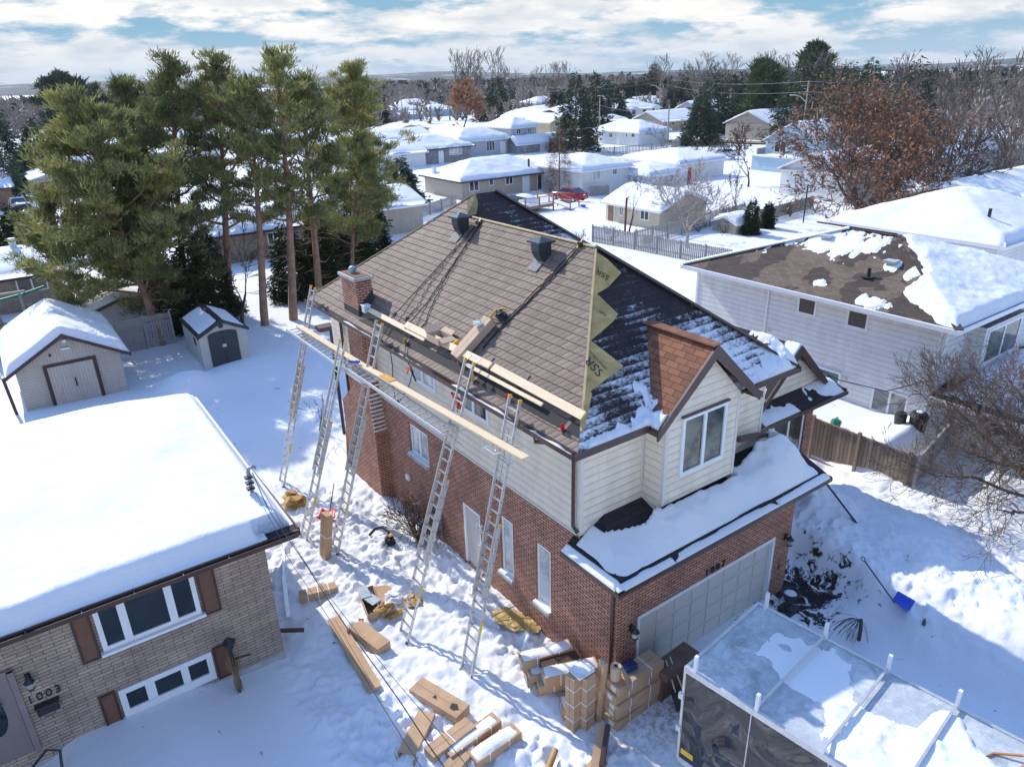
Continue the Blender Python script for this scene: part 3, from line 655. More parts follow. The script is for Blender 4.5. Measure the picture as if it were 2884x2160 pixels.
# front slope
hp = MB(); hp.poly([(-O_, 0.66, E_), (6.71, 0.66, E_), (xr, 4.33, 9.32)]); hp.build('front_roof_slope', FRONTSH, HOUSE)
hp = MB(); hp.poly([(3.04, 10.13, 9.32), (3.71, 10.8, 9.87), (4.52, 10.8, 9.87), (9.0, 6.32, 6.22), (6.7, 6.32, 6.22)]); hp.build('rear_front_slope', REARSH, HOUSE)
hp = MB()
hp.poly([(6.71, 0.66, E_), (6.71, 8.0, E_), (3.04, 11.0, 9.32), (3.04, 4.33, 9.32)]); hp.poly([(4.52, 10.8, 9.87), (9.0, 6.32, 6.22), (9.0, 15.2, 6.22)])
hp.poly([(-O_, 15.14, E_), (3.71, 10.8, 9.87), (4.52, 10.8, 9.87), (9.0, 15.2, 6.22)][::-1]); hp.build('far_roof_slopes', DKSHING, HOUSE)
# ridge and hip caps
cp = MB()
def cap(mb, a, b, w=0.13, t=0.03):
    mb.bar(a, b, w*2, t)
cap(cp, (6.71, 0.66, E_+0.03), (xr, 4.33, 9.36)); cap(cp, (4.52, 10.8, 9.9), (9.0, 6.32, 6.26)); cp.build('hip_caps', DKSHING, HOUSE)
cp = MB(); cap(cp, (xr, 4.33, 9.34), (xr, 10.13, 9.34), 0.05, 0.03); cap(cp, (-O_, 15.14, E_+0.03), (3.71, 10.8, 9.90), 0.035, 0.03)
cp.bar((-0.30, 0.96, 6.62), (3.03, 4.30, 9.36), 0.05, 0.05); cp.build('exposed_battens', plain("batten_felt", (0.55, 0.42, 0.22), 0.8), HOUSE)
# eaves: soffit, fascia, gutter
so_ = MB(); so_.poly([(-O_+.02, 0.66, 6.20), (-O_+.02, 15.14, 6.20), (0, 15.14, 6.20), (0, 0.66, 6.20)]); so_.poly([(-O_, 0.68, 6.20), (6.69, 0.68, 6.20), (6.69, 1.29, 6.20), (-O_, 1.29, 6.20)])
so_.poly([(6.2, 0.68, 6.21), (6.69, 0.68, 6.21), (6.69, 6.4, 6.21), (6.2, 6.4, 6.21)]); so_.build('soffit', CREAMTRIM, HOUSE)
fa = MB(); fa.box(-O_-0.02, 0.66, 6.19, -O_+0.02, 15.14, 6.345)
fa.box(-O_-0.12, 0.62, 6.205, 1.32, 0.66, 6.35); fa.box(4.95, 0.62, 6.205, 6.75, 0.66, 6.35); fa.box(6.71, 0.62, 6.205, 6.75, 6.4, 6.34); fa.build('fascia', BROWN, HOUSE)
gt = MB(); gt.box(-O_-0.14, 0.66, 6.22, -O_-0.125, 15.12, 6.33); gt.box(-O_-0.125, 0.66, 6.22, -O_-0.02, 15.12, 6.235); gt.build('gutter', BROWN, HOUSE)
dp = MB(); dp.tube([(-O_-0.07, 2.0, 6.24), (-O_-0.07, 2.0, 6.08), (-0.12, 1.55, 6.0), (-0.10, 1.42, 5.9), (-0.10, 1.42, 4.0), (-0.06, 1.30, 3.86)], 0.045, 6); dp.build('downspout', BROWN, HOUSE)
dp = MB(); dp.tube([(-0.06, 0.12, 3.2), (-0.06, 0.12, 0.1)], 0.045, 6); dp.build('downspout', BROWN, HOUSE)
dp = MB(); dp.tube([(-0.50, 13.8, 6.2), (-0.1, 13.75, 5.9), (-0.1, 13.75, 4.0), (-0.1, 13.75, 0.1)], 0.05, 6); dp.build('downspout', BROWN, HOUSE)
rs = np.random.RandomState(3)
snow_blanket(lambda X, Y: X*0+6.235, -0.755, -0.655, 0.8, 15.0, lambda X, Y: 0.13*(fbm(X*0, Y, 1.3, 3, 5)+0.15)+0.02, 'gutter_snow', HOUSE, step=0.05)
# dormer gable over the bay
dg = MB(); yf = 0.40; pk = 7.84; hw = 1.68; cxg = 3.08; ze_ = 6.28; sl_ = (pk-ze_)/hw
yb_pk = 0.66+(pk-E_)/P_
dg.poly([(cxg-hw, yf, ze_), (cxg, yf, pk), (cxg, yb_pk, pk), (cxg-hw, 0.66+(ze_+0.05-E_)/P_+0.3, ze_)][::-1])
dgo = dg.build('dormer_roof', RDSHING, HOUSE)
dg = MB(); dg.poly([(cxg+hw, yf, ze_), (cxg, yf, pk), (cxg, yb_pk, pk), (cxg+hw, 0.9, ze_)]); dg.build('dormer_far_slope', RDSHING, dgo)
dg = MB(); dg.bar((cxg, yf-0.02, pk+0.01), (cxg, yb_pk, pk+0.01), 0.30, 0.03); dg.build('ridge_cap', RDSHING, dgo)
fb_ = MB(); T_ = 0.22
fb_.prism([(cxg-hw-0.04, yf-0.03, ze_+0.0), (cxg, yf-0.03, pk+0.03), (cxg, yf-0.03, pk-T_*1.35), (cxg-hw-0.04, yf-0.03, ze_-T_)], (0, 0.05, 0))
fb_.prism([(cxg+hw+0.04, yf-0.03, ze_-T_), (cxg, yf-0.03, pk-T_*1.35-0.003), (cxg, yf-0.031, pk+0.028), (cxg+hw+0.04, yf-0.03, ze_+0.0)], (0, 0.05, 0))
fb_.box(cxg+hw-0.02, yf-0.02, ze_-0.16, cxg+hw+0.14, 0.85, ze_-0.02); fb_.box(cxg-hw-0.05, yf, ze_-0.12, cxg-hw+0.02, 0.7, ze_-0.01); fb_.build('barge_board', BROWN, dgo)
sf = MB(); sf.poly([(cxg-hw, yf, ze_-0.05), (cxg, yf, pk-0.1), (cxg, 0.66, pk-0.1), (cxg-hw, 0.66, ze_-0.05)]); sf.poly([(cxg+hw, yf, ze_-0.05), (cxg, yf, pk-0.1), (cxg, 0.66, pk-0.1), (cxg+hw, 0.66, ze_-0.05)][::-1]); sf.build('gable_soffit', CREAMTRIM, dgo)
# garage roof --------------------------------------------------------
def GZ(x, y):
    return np.minimum(3.44+0.36*(np.asarray(y)+0.40), 3.44+0.55*(np.asarray(x)+0.40))
gr = MB(); o = 0.40
ytop = 1.29; zt = 3.44+0.36*(ytop+o); xk = -o+(zt-3.44)/0.55
gr.poly([(-o, -o, 3.44), (6.33+0.85, -o, 3.44), (6.33+0.85, ytop, zt), (xk, ytop, zt)]); gr.poly([(-o, -o, 3.44), (xk, ytop, zt), (-0.02, 1.50, 3.66), (-o, 1.47, 3.44)])
gr.poly([(xk, ytop, zt), (0.0, 1.29, 3.66), (-0.02, 1.5, 3.66)]) if False else None
GR = gr.build('garage_roof', PENTSH, HOUSE)
fa = MB(); fa.box(-o-0.03, -o-0.03, 3.33, 7.2, -o, 3.435); fa.box(-o-0.03, -o, 3.33, -o, 1.47, 3.435); fa.box(7.18, -o, 3.33, 7.21, 1.29, 3.46); fa.build('garage_fascia', BROWN, GR)
fa = MB(); fa.poly([(-o, -o, 3.335), (7.18, -o, 3.335), (7.18, 0, 3.335), (-o, 0, 3.335)]); fa.poly([(-o, 0, 3.335), (0, 0, 3.335), (0, 1.47, 3.335), (-o, 1.47, 3.335)]); fa.poly([(6.33, 0, 3.335), (7.18, 0, 3.335), (7.18, 1.29, 3.335), (6.33, 1.29, 3.335)]); fa.build('garage_soffit', CREAMTRIM, GR)
def gth(X, Y):
    n = fbm(X, Y, 0.8, 4, 81)
    ex = np.minimum(X+0.36+0.10*n, 7.0-X+0.3*n); fr_ = Y+0.27+0.30*np.maximum(fbm(X, X*0, 0.7, 3, 83), -0.2)-0.05
    bare = sstep(0.5, 1.4, X)*(1-sstep(1.4, 1.75, X))*sstep(0.45, 1.0, Y)  # bare shingles under the left wall
    t = 0.34*sstep(0, 0.7, ex)*sstep(-0.05, 0.55, fr_)*(1+0.35*n)
    t = t*(0.35+0.65*sstep(0.3, 2.2, X))
    notch = ((X > 0.35) & (X < 1.95) & (Y > 0.55+0.35*np.abs(X-1.3)))
    t = np.where(notch, -1, t); t = t+0.25*bumpf(X, Y, 6.2, 0.75, 0.9, 0.7, 1.0)+0.06*fbm(X, Y, 5, 3, 82)*sstep(0.05, 0.3, t)
    t = np.where(X > 6.95+0.12*fbm(X, Y, 3, 2, 90)*4, -1, t)
    t = np.where((X > 4.5) & (Y > 0.95+0.2*fbm(X, Y, 2, 2, 91)*2) & (X < 6.6), -1, t)
    t = np.where((X > 1.8) & (X < 4.5) & (Y > 0.6), -1, t)
    return t-0.015
snow_blanket(GZ, -0.36, 7.15, -0.16, 1.27, gth, 'garage_roof_snow', GR, step=0.05, mat=SNOWS)
def gth2(X, Y):
    n = fbm(X, Y, 1.5, 3, 84); return 0.05*(1-sstep(-0.29, -0.22, Y+0.05*n))+0.0*X-0.004-0.2*((X > 1.3)*(X < 5.0)*(n > 0.28))
snow_blanket(GZ, -0.41, 7.1, -0.41, -0.20, gth2, 'garage_edge_snow', GR, step=0.03)
snow_blanket(GZ, -0.41, -0.24, -0.41, 1.45, lambda X, Y: 0.045+0.03*fbm(X, Y, 2, 2, 8), 'garage_side_snow', GR, step=0.03)
# snow on the front slope and dormer
def FZ(X, Y): return FSZ(Y)+0*X
def fth(X, Y):
    n = fbm(X, Y, 1.6, 4, 92, 0.6)
    e = 0.09*(1-sstep(0.7, 1.15, Y+0.7*n))*(1+1.6*sstep(0.8, 1.5, X)*(1-sstep(1.5, 2.0, X)))
    e = e*(X > -0.35+(Y-0.66))*(X < 6.71-(Y-0.66))
    v = 0.13*np.exp(-((X-1.55-0.6*(Y-1))/0.20)**2)*(1-sstep(1.1, 1.6, Y+n))*(Y > 0.66)+0.05*np.exp(-((X-1.62-0.95*(Y-1))/0.035)**2)*(Y < 2.35)*(Y > 1)
    r = 0.22*np.exp(-((X-6.35)/0.5)**2-((Y-0.85)/0.35)**2)*(1+2*n)
    return np.maximum(np.maximum(e, v), r)*(X < np.where(Y < 3, 99, 0))-0.03+0.03*n
snow_blanket(FZ, -0.6, 1.9, 0.67, 2.6, fth, 'eave_snow', HOUSE, step=0.045); snow_blanket(FZ, 4.6, 6.7, 0.67, 2.0, fth, 'eave_snow', HOUSE, step=0.045)
def DZ(X, Y): return ze_+sl_*(X-(cxg-hw))
snow_blanket(DZ, cxg-hw+0.02, cxg-0.7, yf+0.05, 1.5, lambda X, Y: 0.12*sstep(0.1, 0.45, 0.62-(X-1.4)+0.7*fbm(X, Y, 2.5, 4, 95))*(Y < 0.75+(X-1.4)*1.0+0.3)-0.03+0.02*fbm(X, Y, 8, 2, 3), 'dormer_snow', dgo, step=0.03)
# entry wing ---------------------------------------------------------
ew = MB()
wall_with_holes(ew, 2.6, 6.33, 11.0, -0.3, 3.9, [(8.2, 10.64, 1.7, 3.34)], 'y', 0.1); ew.poly([(11.0, 2.6, -0.3), (11.0, 12, -0.3), (11.0, 12, 3.9), (11.0, 2.6, 3.9)])
EW = ew.build('entry_brick_wall', BRICK, HOUSE)
window(HOUSE, '-y', 2.68, 8.22, 10.62, 1.72, 3.32, GLASS, 2, w=0.09, sill=False)
MB().box(8.15, 2.42, 1.60, 10.70, 2.66, 1.695).build('sill', CONC, HOUSE)
yg = 2.3; px_, pz = 9.38, 5.80; hw2 = 1.77; sl2 = 0.93
eg = MB(); eg.poly([(6.33, 2.58, 3.85), (11.0, 2.58, 3.85), (11.0, 2.58, 4.25), (9.38, 2.58, 5.62), (7.6, 2.58, 3.95), (6.33, 2.58, 3.95)]); eg.build('entry_gable_siding', SIDE_CREAM, HOUSE)
er = MB(); er.poly([(px_-2.6, yg, pz-2.6*sl2), (px_, yg, pz), (px_, 9.5, pz), (px_-2.6, 9.5, pz-2.6*sl2)][::-1]); ERo = er.build('entry_roof', DKSHING, HOUSE, 'dark roof of the entry wing dusted with snow')
er = MB(); er.poly([(px_+1.8, yg, pz-1.8*sl2), (px_, yg, pz), (px_, 9.5, pz), (px_+1.8, 9.5, pz-1.8*sl2)]); er.build('entry_far_slope', RDSHING, ERo)
def EZ(X, Y): return pz-sl2*(px_-X)
snow_blanket(EZ, px_-2.55, px_, yg+0.03, 9.2, lambda X, Y: 0.10*sstep(-0.05, 0.2, fbm(X, Y, 1.8, 4, 97)+0.30*sstep(8.3, 7.2, X)-0.02)-0.03, 'entry_roof_snow', ERo, step=0.06)
fb_ = MB()
fb_.prism([(px_-2.0, yg-0.03, pz-2.0*sl2), (px_, yg-0.03, pz+0.02), (px_, yg-0.03, pz-0.26), (px_-2.0, yg-0.03, pz-2.0*sl2-0.2)], (0, 0.05, 0))
fb_.prism([(px_+1.85, yg-0.03, pz-1.85*sl2-0.2), (px_, yg-0.03, pz-0.263), (px_, yg-0.031, pz+0.02), (px_+1.85, yg-0.03, pz-1.85*sl2)], (0, 0.05, 0)); fb_.build('entry_barge_board', BROWN, ERo)
pr = MB(); pr.poly([(6.34, 1.95, 3.86), (11.6, 1.95, 3.86), (11.6, 2.6, 4.22), (6.34, 2.6, 4.22)]); PR = pr.build('entry_pent_roof', PENTSH, HOUSE)
pr = MB(); pr.box(6.34, 1.90, 3.76, 11.65, 1.95, 3.87); pr.box(11.6, 1.95, 3.76, 11.64, 3.2, 3.95); pr.build('pent_gutter', BROWN, PR)
MB().poly([(6.34, 1.95, 3.78), (11.6, 1.95, 3.78), (11.6, 2.6, 3.78), (6.34, 2.6, 3.78)]).build('pent_soffit', CREAMTRIM, PR)
snow_blanket(lambda X, Y: 3.86+0.554*(Y-1.95)+0*X, 7.4, 11.5, 1.97, 2.57, lambda X, Y: 0.13*(fbm(X, Y, 1.6, 4, 99)+0.02)+0.22*bumpf(X, Y, 11.1, 2.25, 0.35, 0.3, 1)-0.005, 'pent_snow', PR, step=0.035)
# pent strip where garage roof meets the right end of the wall
MB().bar((4.46, 0.66, 5.0), (6.6, 1.33, 4.2), 0.2, 0.1).build('roof_flashing', DKBROWN, HOUSE)
# house number, lamps, bell, eye bolt, cables ------------------------
def text(name, body, size, parent, mat, M, label=None, ext=0.006, font_sp=1.0, align='CENTER'):
    cu = bpy.data.curves.new(name, 'FONT'); cu.body = body; cu.size = size; cu.extrude = ext; cu.space_character = font_sp; cu.align_x = align; cu.resolution_u = 3
    o = bpy.data.objects.new(name, cu); COL.objects.link(o); bpy.context.view_layer.update()
    me = bpy.data.meshes.new_from_object(o.evaluated_get(bpy.context.evaluated_depsgraph_get())); COL.objects.unlink(o); bpy.data.objects.remove(o)
    V = np.array([tuple(M@v.co) for v in me.vertices]); F_ = [tuple(p.vertices) for p in me.polygons]
    return mesh_obj(name, V, F_, mat, parent, label, uv=False)
MX = lambda x, y, z: Matrix.Translation((x, y, z))@Matrix.Rotation(R(90), 4, 'X')
for i_, c_ in enumerate('1007'): text('digit', c_, 0.27, HOUSE, BLACK, MX(2.92+0.2*i_, -0.02, 2.09), ext=0.012)
def wall_lamp(x, y, z, parent):
    a = MB().box(x-0.05, y-0.03, z-0.02, x+0.05, y, z+0.16); a.tube([(x, y-0.02, z+0.12), (x, y-0.13, z+0.2), (x, y-0.16, z+0.12)], 0.012, 5)
    o = a.build('wall_lamp', BLACK, parent)
    MB().lathe((x, y-0.16, z-0.16), [(0.04, 0), (0.075, 0.02), (0.09, 0.2), (0.11, 0.2), (0.03, 0.3), (0.01, 0.34)], 6).build('lantern', BLACK, o)
    MB().lathe((x, y-0.16, z-0.13), [(0.078, 0.03), (0.093, 0.16)], 6).build('lamp_glass', glass_mat("lamp_glass", (0.3, 0.33, 0.3)), o)
    return o
wall_lamp(0.40, 0.0, 1.80, HOUSE); wall_lamp(6.08, 0.0, 1.80, HOUSE)
MB().box(5.95, -0.02, 0.86, 6.0, 0, 1.0).build('door_bell', BLACK, HOUSE)
vb = MB().box(-0.1, 9.60, 1.32, -0.003, 9.80, 1.52); vb.build('dryer_vent', WHITE, HOUSE, bevel=0.02)
fl = MB(); fl.tube([(0, 5.30, 1.86), (-0.08, 5.30, 1.92)], 0.03, 6); fl.lathe((-0.16, 5.20, 1.80), [(0.03, 0.12), (0.06, 0.06), (0.075, 0)], 10); fl.lathe((-0.16, 5.42, 1.82), [(0.03, 0.12), (0.06, 0.06), (0.075, 0)], 10); fl.bar((-0.16, 5.20, 1.92), (-0.16, 5.42, 1.94), 0.04); fl.build('floodlight', ALU, HOUSE)
rg = MB(); rg.tube([(-0.03, 9.93+0.05*math.cos(a), 3.97+0.09*math.sin(a)) for a in np.linspace(0, 6.28, 13)], 0.012, 5, cap=False); rg.build('cable_ring', BLACK, HOUSE)
mt = MB().box(-0.20, 7.70, 0.45, -0.01, 7.95, 0.95); mt.tube([(-0.1, 7.6, 0.2), (-0.1, 7.6, 0.95)], 0.03, 6); mt.build('gas_meter', plain("meter_grey", (0.2, 0.22, 0.22), 0.5), HOUSE)
# box vents on the roof
def vent(x, y):
    o = thing('roof_vent', '', 'roof vent', (x, y, LS(x)), 'box vents on the tiled roof slope')
    b = MB(); c = x-0.08
    # throat: flat front, curved on the downhill side
    prof = [(x+0.12, LS(x+0.12)), (x+0.12, LS(x)+0.42), (x-0.30, LS(x)+0.42), (x-0.29, LS(x)+0.22), (x-0.22, LS(x)+0.04), (x-0.10, LS(x-0.1)-0.02)]
    b.prism([(a, y-0.16, z) for a, z in prof], (0, 0.32, 0)); b.build('throat', DKMETAL, o)
    z = LS(x)+0.42; h = 0.27; xm = x-0.09
    c_ = MB().box(xm-h, y-h, z, xm+h, y+h, z+0.05)
    ap = (xm, y, z+0.16)
    for p, q in (((-1, -1), (1, -1)), ((1, -1), (1, 1)), ((1, 1), (-1, 1)), ((-1, 1), (-1, -1))): c_.poly([(xm+p[0]*h, y+p[1]*h, z+0.051), (xm+q[0]*h, y+q[1]*h, z+0.051), ap])
    c_.build('cap', DKMETAL, o)
    MB().poly([(x-0.40, y-0.16, LS(x-0.40, 0.05)), (x-0.10, y-0.16, LS(x-0.1, 0.05)), (x-0.10, y+0.26, LS(x-0.1, 0.05)), (x-0.40, y+0.26, LS(x-0.40, 0.05))][::-1]).build('base_flashing', plain('flashing_tile', (0.22, 0.21, 0.2), 0.8, var=0.3, scale=12), o)
    return o
v1 = vent(2.62, 9.85); v1['label'] = 'dark square roof vent high on the tiled slope, nearer the peak with gold felt'
v2 = vent(2.52, 5.75); v2['label'] = 'dark square roof vent at the right of the tiled slope, behind the tool bag'
# felt flaps on the front slope
FLP = [[(2.91, 4.22), (3.0, 4.16), (3.06, 3.91), (3.19, 3.55), (2.63, 3.39), (2.19, 3.31), (1.99, 3.3)],
       [(2.07, 3.39), (2.19, 3.31), (2.33, 2.72), (2.06, 2.6), (1.23, 2.43), (1.2, 2.45)],
       [(1.2, 2.45), (1.25, 2.42), (1.59, 1.73), (1.08, 1.62), (0.39, 1.53), (0.29, 1.55)],
       [(0.38, 1.6), (0.47, 1.5), (0.16, 1.25), (-0.26, 0.94), (-0.32, 0.98), (0.05, 1.34)]]
for k, fl in enumerate(FLP):
    b = MB(); o_ = 0.035+0.004*k
    tip = 2 if k < 3 else 99
    b.prism([(x, y, FSZ(y, o_+(0.10 if i in (2, 3) and k < 3 else 0.0))) for i, (x, y) in enumerate(fl)], (0, 0, 0.006)) if k == 3 else None
    if k < 3:
        c0 = np.mean(np.array(fl), 0)
        for i in range(len(fl)):
            a, c = fl[i], fl[(i+1) % len(fl)]
            la = 0.09 if i in (2, 3) else 0.0; lc = 0.09 if (i+1) % len(fl) in (2, 3) else 0.0
            b.poly([(a[0], a[1], FSZ(a[1], o_+la)), (c[0], c[1], FSZ(c[1], o_+lc)), (c0[0], c0[1], FSZ(c0[1], o_+0.045))])
    b.build('felt_underlay', FELT, HOUSE)
def on_front(x, y, ang, o_=0.10):
    ex = Vector((1, 0, 0)); ey = Vector((0, 1, P_)).normalized(); n = ex.cross(ey)
    M = Matrix((ex, ey, n)).transposed().to_4x4(); return Matrix.Translation((x, y, FSZ(y, o_)))@M@Matrix.Rotation(ang, 4, 'Z')
text('felt_print', 'SSR', 0.33, HOUSE, INK, on_front(0.98, 1.92, R(103), 0.105), ext=0.001)
text('felt_print', 'ROOFING SUPPLIES', 0.075, HOUSE, INK, on_front(1.10, 1.96, R(103), 0.11), ext=0.001)
text('felt_print', 'SSR', 0.24, HOUSE, INK, on_front(2.72, 3.66, R(123), 0.10), ext=0.001)
text('felt_print', 'SUPPLIES', 0.09, HOUSE, INK, on_front(2.02, 2.80, R(118), 0.10), ext=0.001)
bf = MB(); BFP = [(3.25, 10.56), (3.71, 10.76), (3.59, 10.45), (3.3, 10.13), (3.02, 10.11), (2.96, 10.13)]
RSZ = lambda y, o=0: 9.32+P_*(y-10.13)+o
c0 = np.mean(np.array(BFP), 0)
for i in range(len(BFP)):
    a, c = BFP[i], BFP[(i+1) % len(BFP)]; bf.poly([(a[0], a[1], RSZ(a[1], 0.05)), (c[0], c[1], RSZ(c[1], 0.05)), (c0[0], c0[1], RSZ(c0[1], 0.14))])
bf.build('felt_underlay', plain("bronze_felt", (0.36, 0.25, 0.09), 0.35, metal=0.3, var=0.3, scale=6), HOUSE)
# ================================================================== ladders
def ladder(foot, top, label, base_frac=0.62, fly_from=0.36, group='extension ladders against the left wall'):
    foot = Vector(foot); top = Vector(top); foot.z = gz(foot.x, foot.y)-0.05
    d = top-foot; Ln = d.length; d.normalize(); side = Vector((0, 1, 0)); nrm = side.cross(d).normalized()  # towards the wall/up
    if nrm.z < 0: nrm = -nrm
    o = thing('extension_ladder', label, 'ladder', foot, group)
    P = lambda s, u, n: foot+d*s+side*u+nrm*n
    MM = Matrix((side, d, nrm)).transposed()
    def rail(s0, s1, u, n, name='rail'):
        b = MB(); b.obox(P((s0+s1)/2, u, n), 0.014, (s1-s0)/2, 0.036, M=MM)
        # rung ends show as dark dots on the rail
        ro = b.build(name, ALU, o)
        q = MB(); s = math.ceil(s0/0.305)*0.305+0.1
        while s < s1-0.05: q.obox(P(s, u-math.copysign(0.014, -1)*0-0.0, n+0.0), 0.0165, 0.013, 0.013, M=MM); s += 0.305
        q.build('rung_ends', BLACK, ro)
        return ro
    rungs = []
    def sec(s0, s1, hw, n):
        r1 = rail(s0, s1, -hw, n); r2 = rail(s0, s1, hw, n)
        s = math.ceil(s0/0.305)*0.305+0.1
        while s < s1-0.05:
            b = MB(); b.obox(P(s, 0, n), hw-0.016, 0.017, 0.015, M=MM); b.build('rung', ALUD, o); s += 0.305
    sec(0.0, Ln*base_frac, 0.215, 0.0); sec(Ln*fly_from, Ln, 0.19, 0.075)
    for u in (-0.19, 0.19): MB().obox(P(Ln+0.015, u, 0.075), 0.02, 0.03, 0.042, M=MM).build('end_cap', YELLOW, o)
    for u in (-0.215, 0.215): MB().obox(P(Ln*base_frac+0.015, u, 0.0), 0.02, 0.025, 0.04, M=MM).build('end_cap', YELLOW, o); 
    for u in (-0.215, 0.215): MB().obox(P(0.0, u, 0.0), 0.03, 0.03, 0.055, M=MM).build('foot', DKMETAL, o)
    MB().obox(P(1.45, -0.232, 0.0), 0.0025, 0.17, 0.03, M=MM).build('warning_sticker', plain("sticker_yellow", (0.8, 0.62, 0.02), 0.5), o)
    MB().tube([P(Ln*fly_from+0.3, 0.03, 0.03), P(Ln*0.9, 0.03, 0.05)], 0.006, 4).build('hoist_rope', DKMETAL, o)
    return o
ladder((-2.82, 14.34, 0), (-0.62, 14.3, 6.85), 'farthest aluminium ladder, leaning on the rear end of the gutter')
ladder((-3.49, 10.45, 0), (-1.33, 10.45, 6.14), 'aluminium ladder nearest the snowy bungalow roof, its top above the walkway left of the chimney')
ladder((-2.92, 9.3, 0), (-0.62, 9.3, 6.86), 'aluminium ladder right of the chimney with a tall carton leaning at its foot')
l4 = ladder((-2.95, 4.8, 0), (-0.44, 4.8, 7.0), 'aluminium ladder with joined rail tops, beside the bare shrub and the open cartons', 0.60, 0.30)
ladder((-2.37, 2.68, 0), (-0.64, 2.68, 6.83), 'ladder nearest the garage, in front of the two tall ground floor windows', 0.58, 0.30)
MB().tube([(-0.46, 4.62, 7.02), (-0.30, 4.62, 7.10), (-0.30, 4.98, 7.10), (-0.46, 4.98, 7.02)], 0.02, 6).build('grab_hoop', ALU, l4)
# ladder jacks carrying the walkways
def jack(x, y, z, label):
    o = thing('ladder_jack', label, 'bracket', (x, y, z), 'ladder jacks under the walkway')
    b = MB(); b.bar((x+0.25, y-0.2, z), (x-0.55, y-0.2, z+0.02), 0.035); b.bar((x+0.25, y+0.2, z), (x-0.55, y+0.2, z+0.02), 0.035); b.bar((x-0.5, y-0.22, z+0.02), (x-0.5, y+0.22, z+0.02), 0.03); b.build('arm', ALU, o)
    b = MB(); b.bar((x-0.35, y, z), (x+0.1, y, z-0.5), 0.03); b.build('brace', ALU, o)
for x, y, z, lb in ((-0.98, 9.3, 5.28, 'ladder jack on the ladder right of the chimney'), (-0.95, 4.8, 5.40, 'ladder jack on the hooped ladder above the bare shrub'), (-0.92, 2.68, 5.78, 'ladder jack on the ladder nearest the garage, under the plank end'), (-0.96, 14.3, 5.30, 'ladder jack on the farthest ladder')): jack(x, y, z, lb)
def stage(a, b, label, wd=0.36):
    a = Vector(a); b = Vector(b); o = thing('ladder_walkway', label, 'walkway', a, 'aluminium ladder sections laid flat as walkways')
    d = (b-a); Ln = d.length; d.normalize(); s = Vector((1, 0, 0)); s = (s-d*s.dot(d)).normalized(); up = s.cross(d)
    for k in (-1, 1):
        m = MB(); m.bar(a+s*k*wd/2, b+s*k*wd/2, 0.035, 0.085, up=up); m.build('rail', ALU, o)
    q = 0.15; 
    while q < Ln: m = MB(); m.bar(a+d*q-s*wd/2, a+d*q+s*wd/2, 0.03, 0.03); m.build('rung', ALUD, o); q += 0.305
stage((-1.40, 15.0, 5.40), (-1.36, 9.0, 5.36), 'narrow aluminium walkway across the two rear ladders')
stage((-1.36, 10.6, 5.47), (-1.36, 4.55, 5.50), 'narrow aluminium walkway running on from the chimney to the middle ladder')
def plank(a, b, w, label, mat=PINE_WOOD, group='wooden planks along the eave', t=0.04, up=(0, 0, 1), name='plank'):
    m = MB(); m.bar(a, b, w, t, up=up); o = m.build(name, mat); o2 = tag(o, label, 'plank', group); return o
plank((-1.27, 14.6, 5.58), (-1.15, 8.8, 5.60), 0.20, 'pale plank on the rear walkway beside the chimney')
plank((-1.20, 9.3, 5.64), (-1.13, 1.75, 5.94), 0.21, 'longest pale plank, lying on the front walkway and ending before the siding near the garage')
plank((-1.17, 8.4, 5.70), (-1.16, 7.75, 5.725), 0.22, 'short orange stained board on the joint of the walkway planks', plain("stained_board", (0.62, 0.30, 0.06), 0.7, var=0.3, scale=8), t=0.03)
# planks on the roof held off by brackets
NS = (-P_, 0, 1)
def rp(y0, y1, x0, x1, w, o, label):
    x0 += 0.09; x1 += 0.09; o += 0.07; return plank((x0, y0, LS(x0, o)), (x1, y1, LS(x1, o)), w, label, up=NS)
rp(11.15, 7.4, -0.36, -0.36, 0.15, 0.14, 'foothold plank on the roof starting at the chimney flashing')
rp(8.6, 4.4, -0.30, -0.27, 0.19, 0.19, 'foothold plank on the roof under the small open carton')
rp(5.2, 2.2, -0.42, -0.42, 0.09, 0.13, 'thin plank along the roof edge above the hooped ladder top')
rp(4.3, 1.0, -0.26, -0.30, 0.20, 0.18, 'foothold plank at the right end of the roof edge near the gold felt')
def rbracket(y, label):
    o = thing('roof_bracket', label, 'bracket', (-0.3, y, LS(-0.3)), 'roof brackets holding the foothold planks')
    b = MB(); b.poly([(-0.5, y-0.05, LS(-0.5, .05)), (0.15, y-0.05, LS(0.15, .05)), (0.15, y+0.05, LS(.15, .05)), (-0.5, y+0.05, LS(-0.5, .05))]); b.build('strap_plate', DKBROWN, o)
    MB().bar((-0.45, y, LS(-0.45, .04)), (-0.48, y, LS(-0.48, .24)), 0.09, 0.012).build('upstand', RED if y < 3.5 else YELLOW, o)
for y, lb in ((8.2, 'yellow tipped roof bracket by the first plank joint'), (4.75, 'yellow tipped roof bracket beside the hooped ladder'), (3.3, 'red roof bracket midway along the right plank'), (1.35, 'red roof bracket at the right end by the gold felt')): rbracket(y, lb)
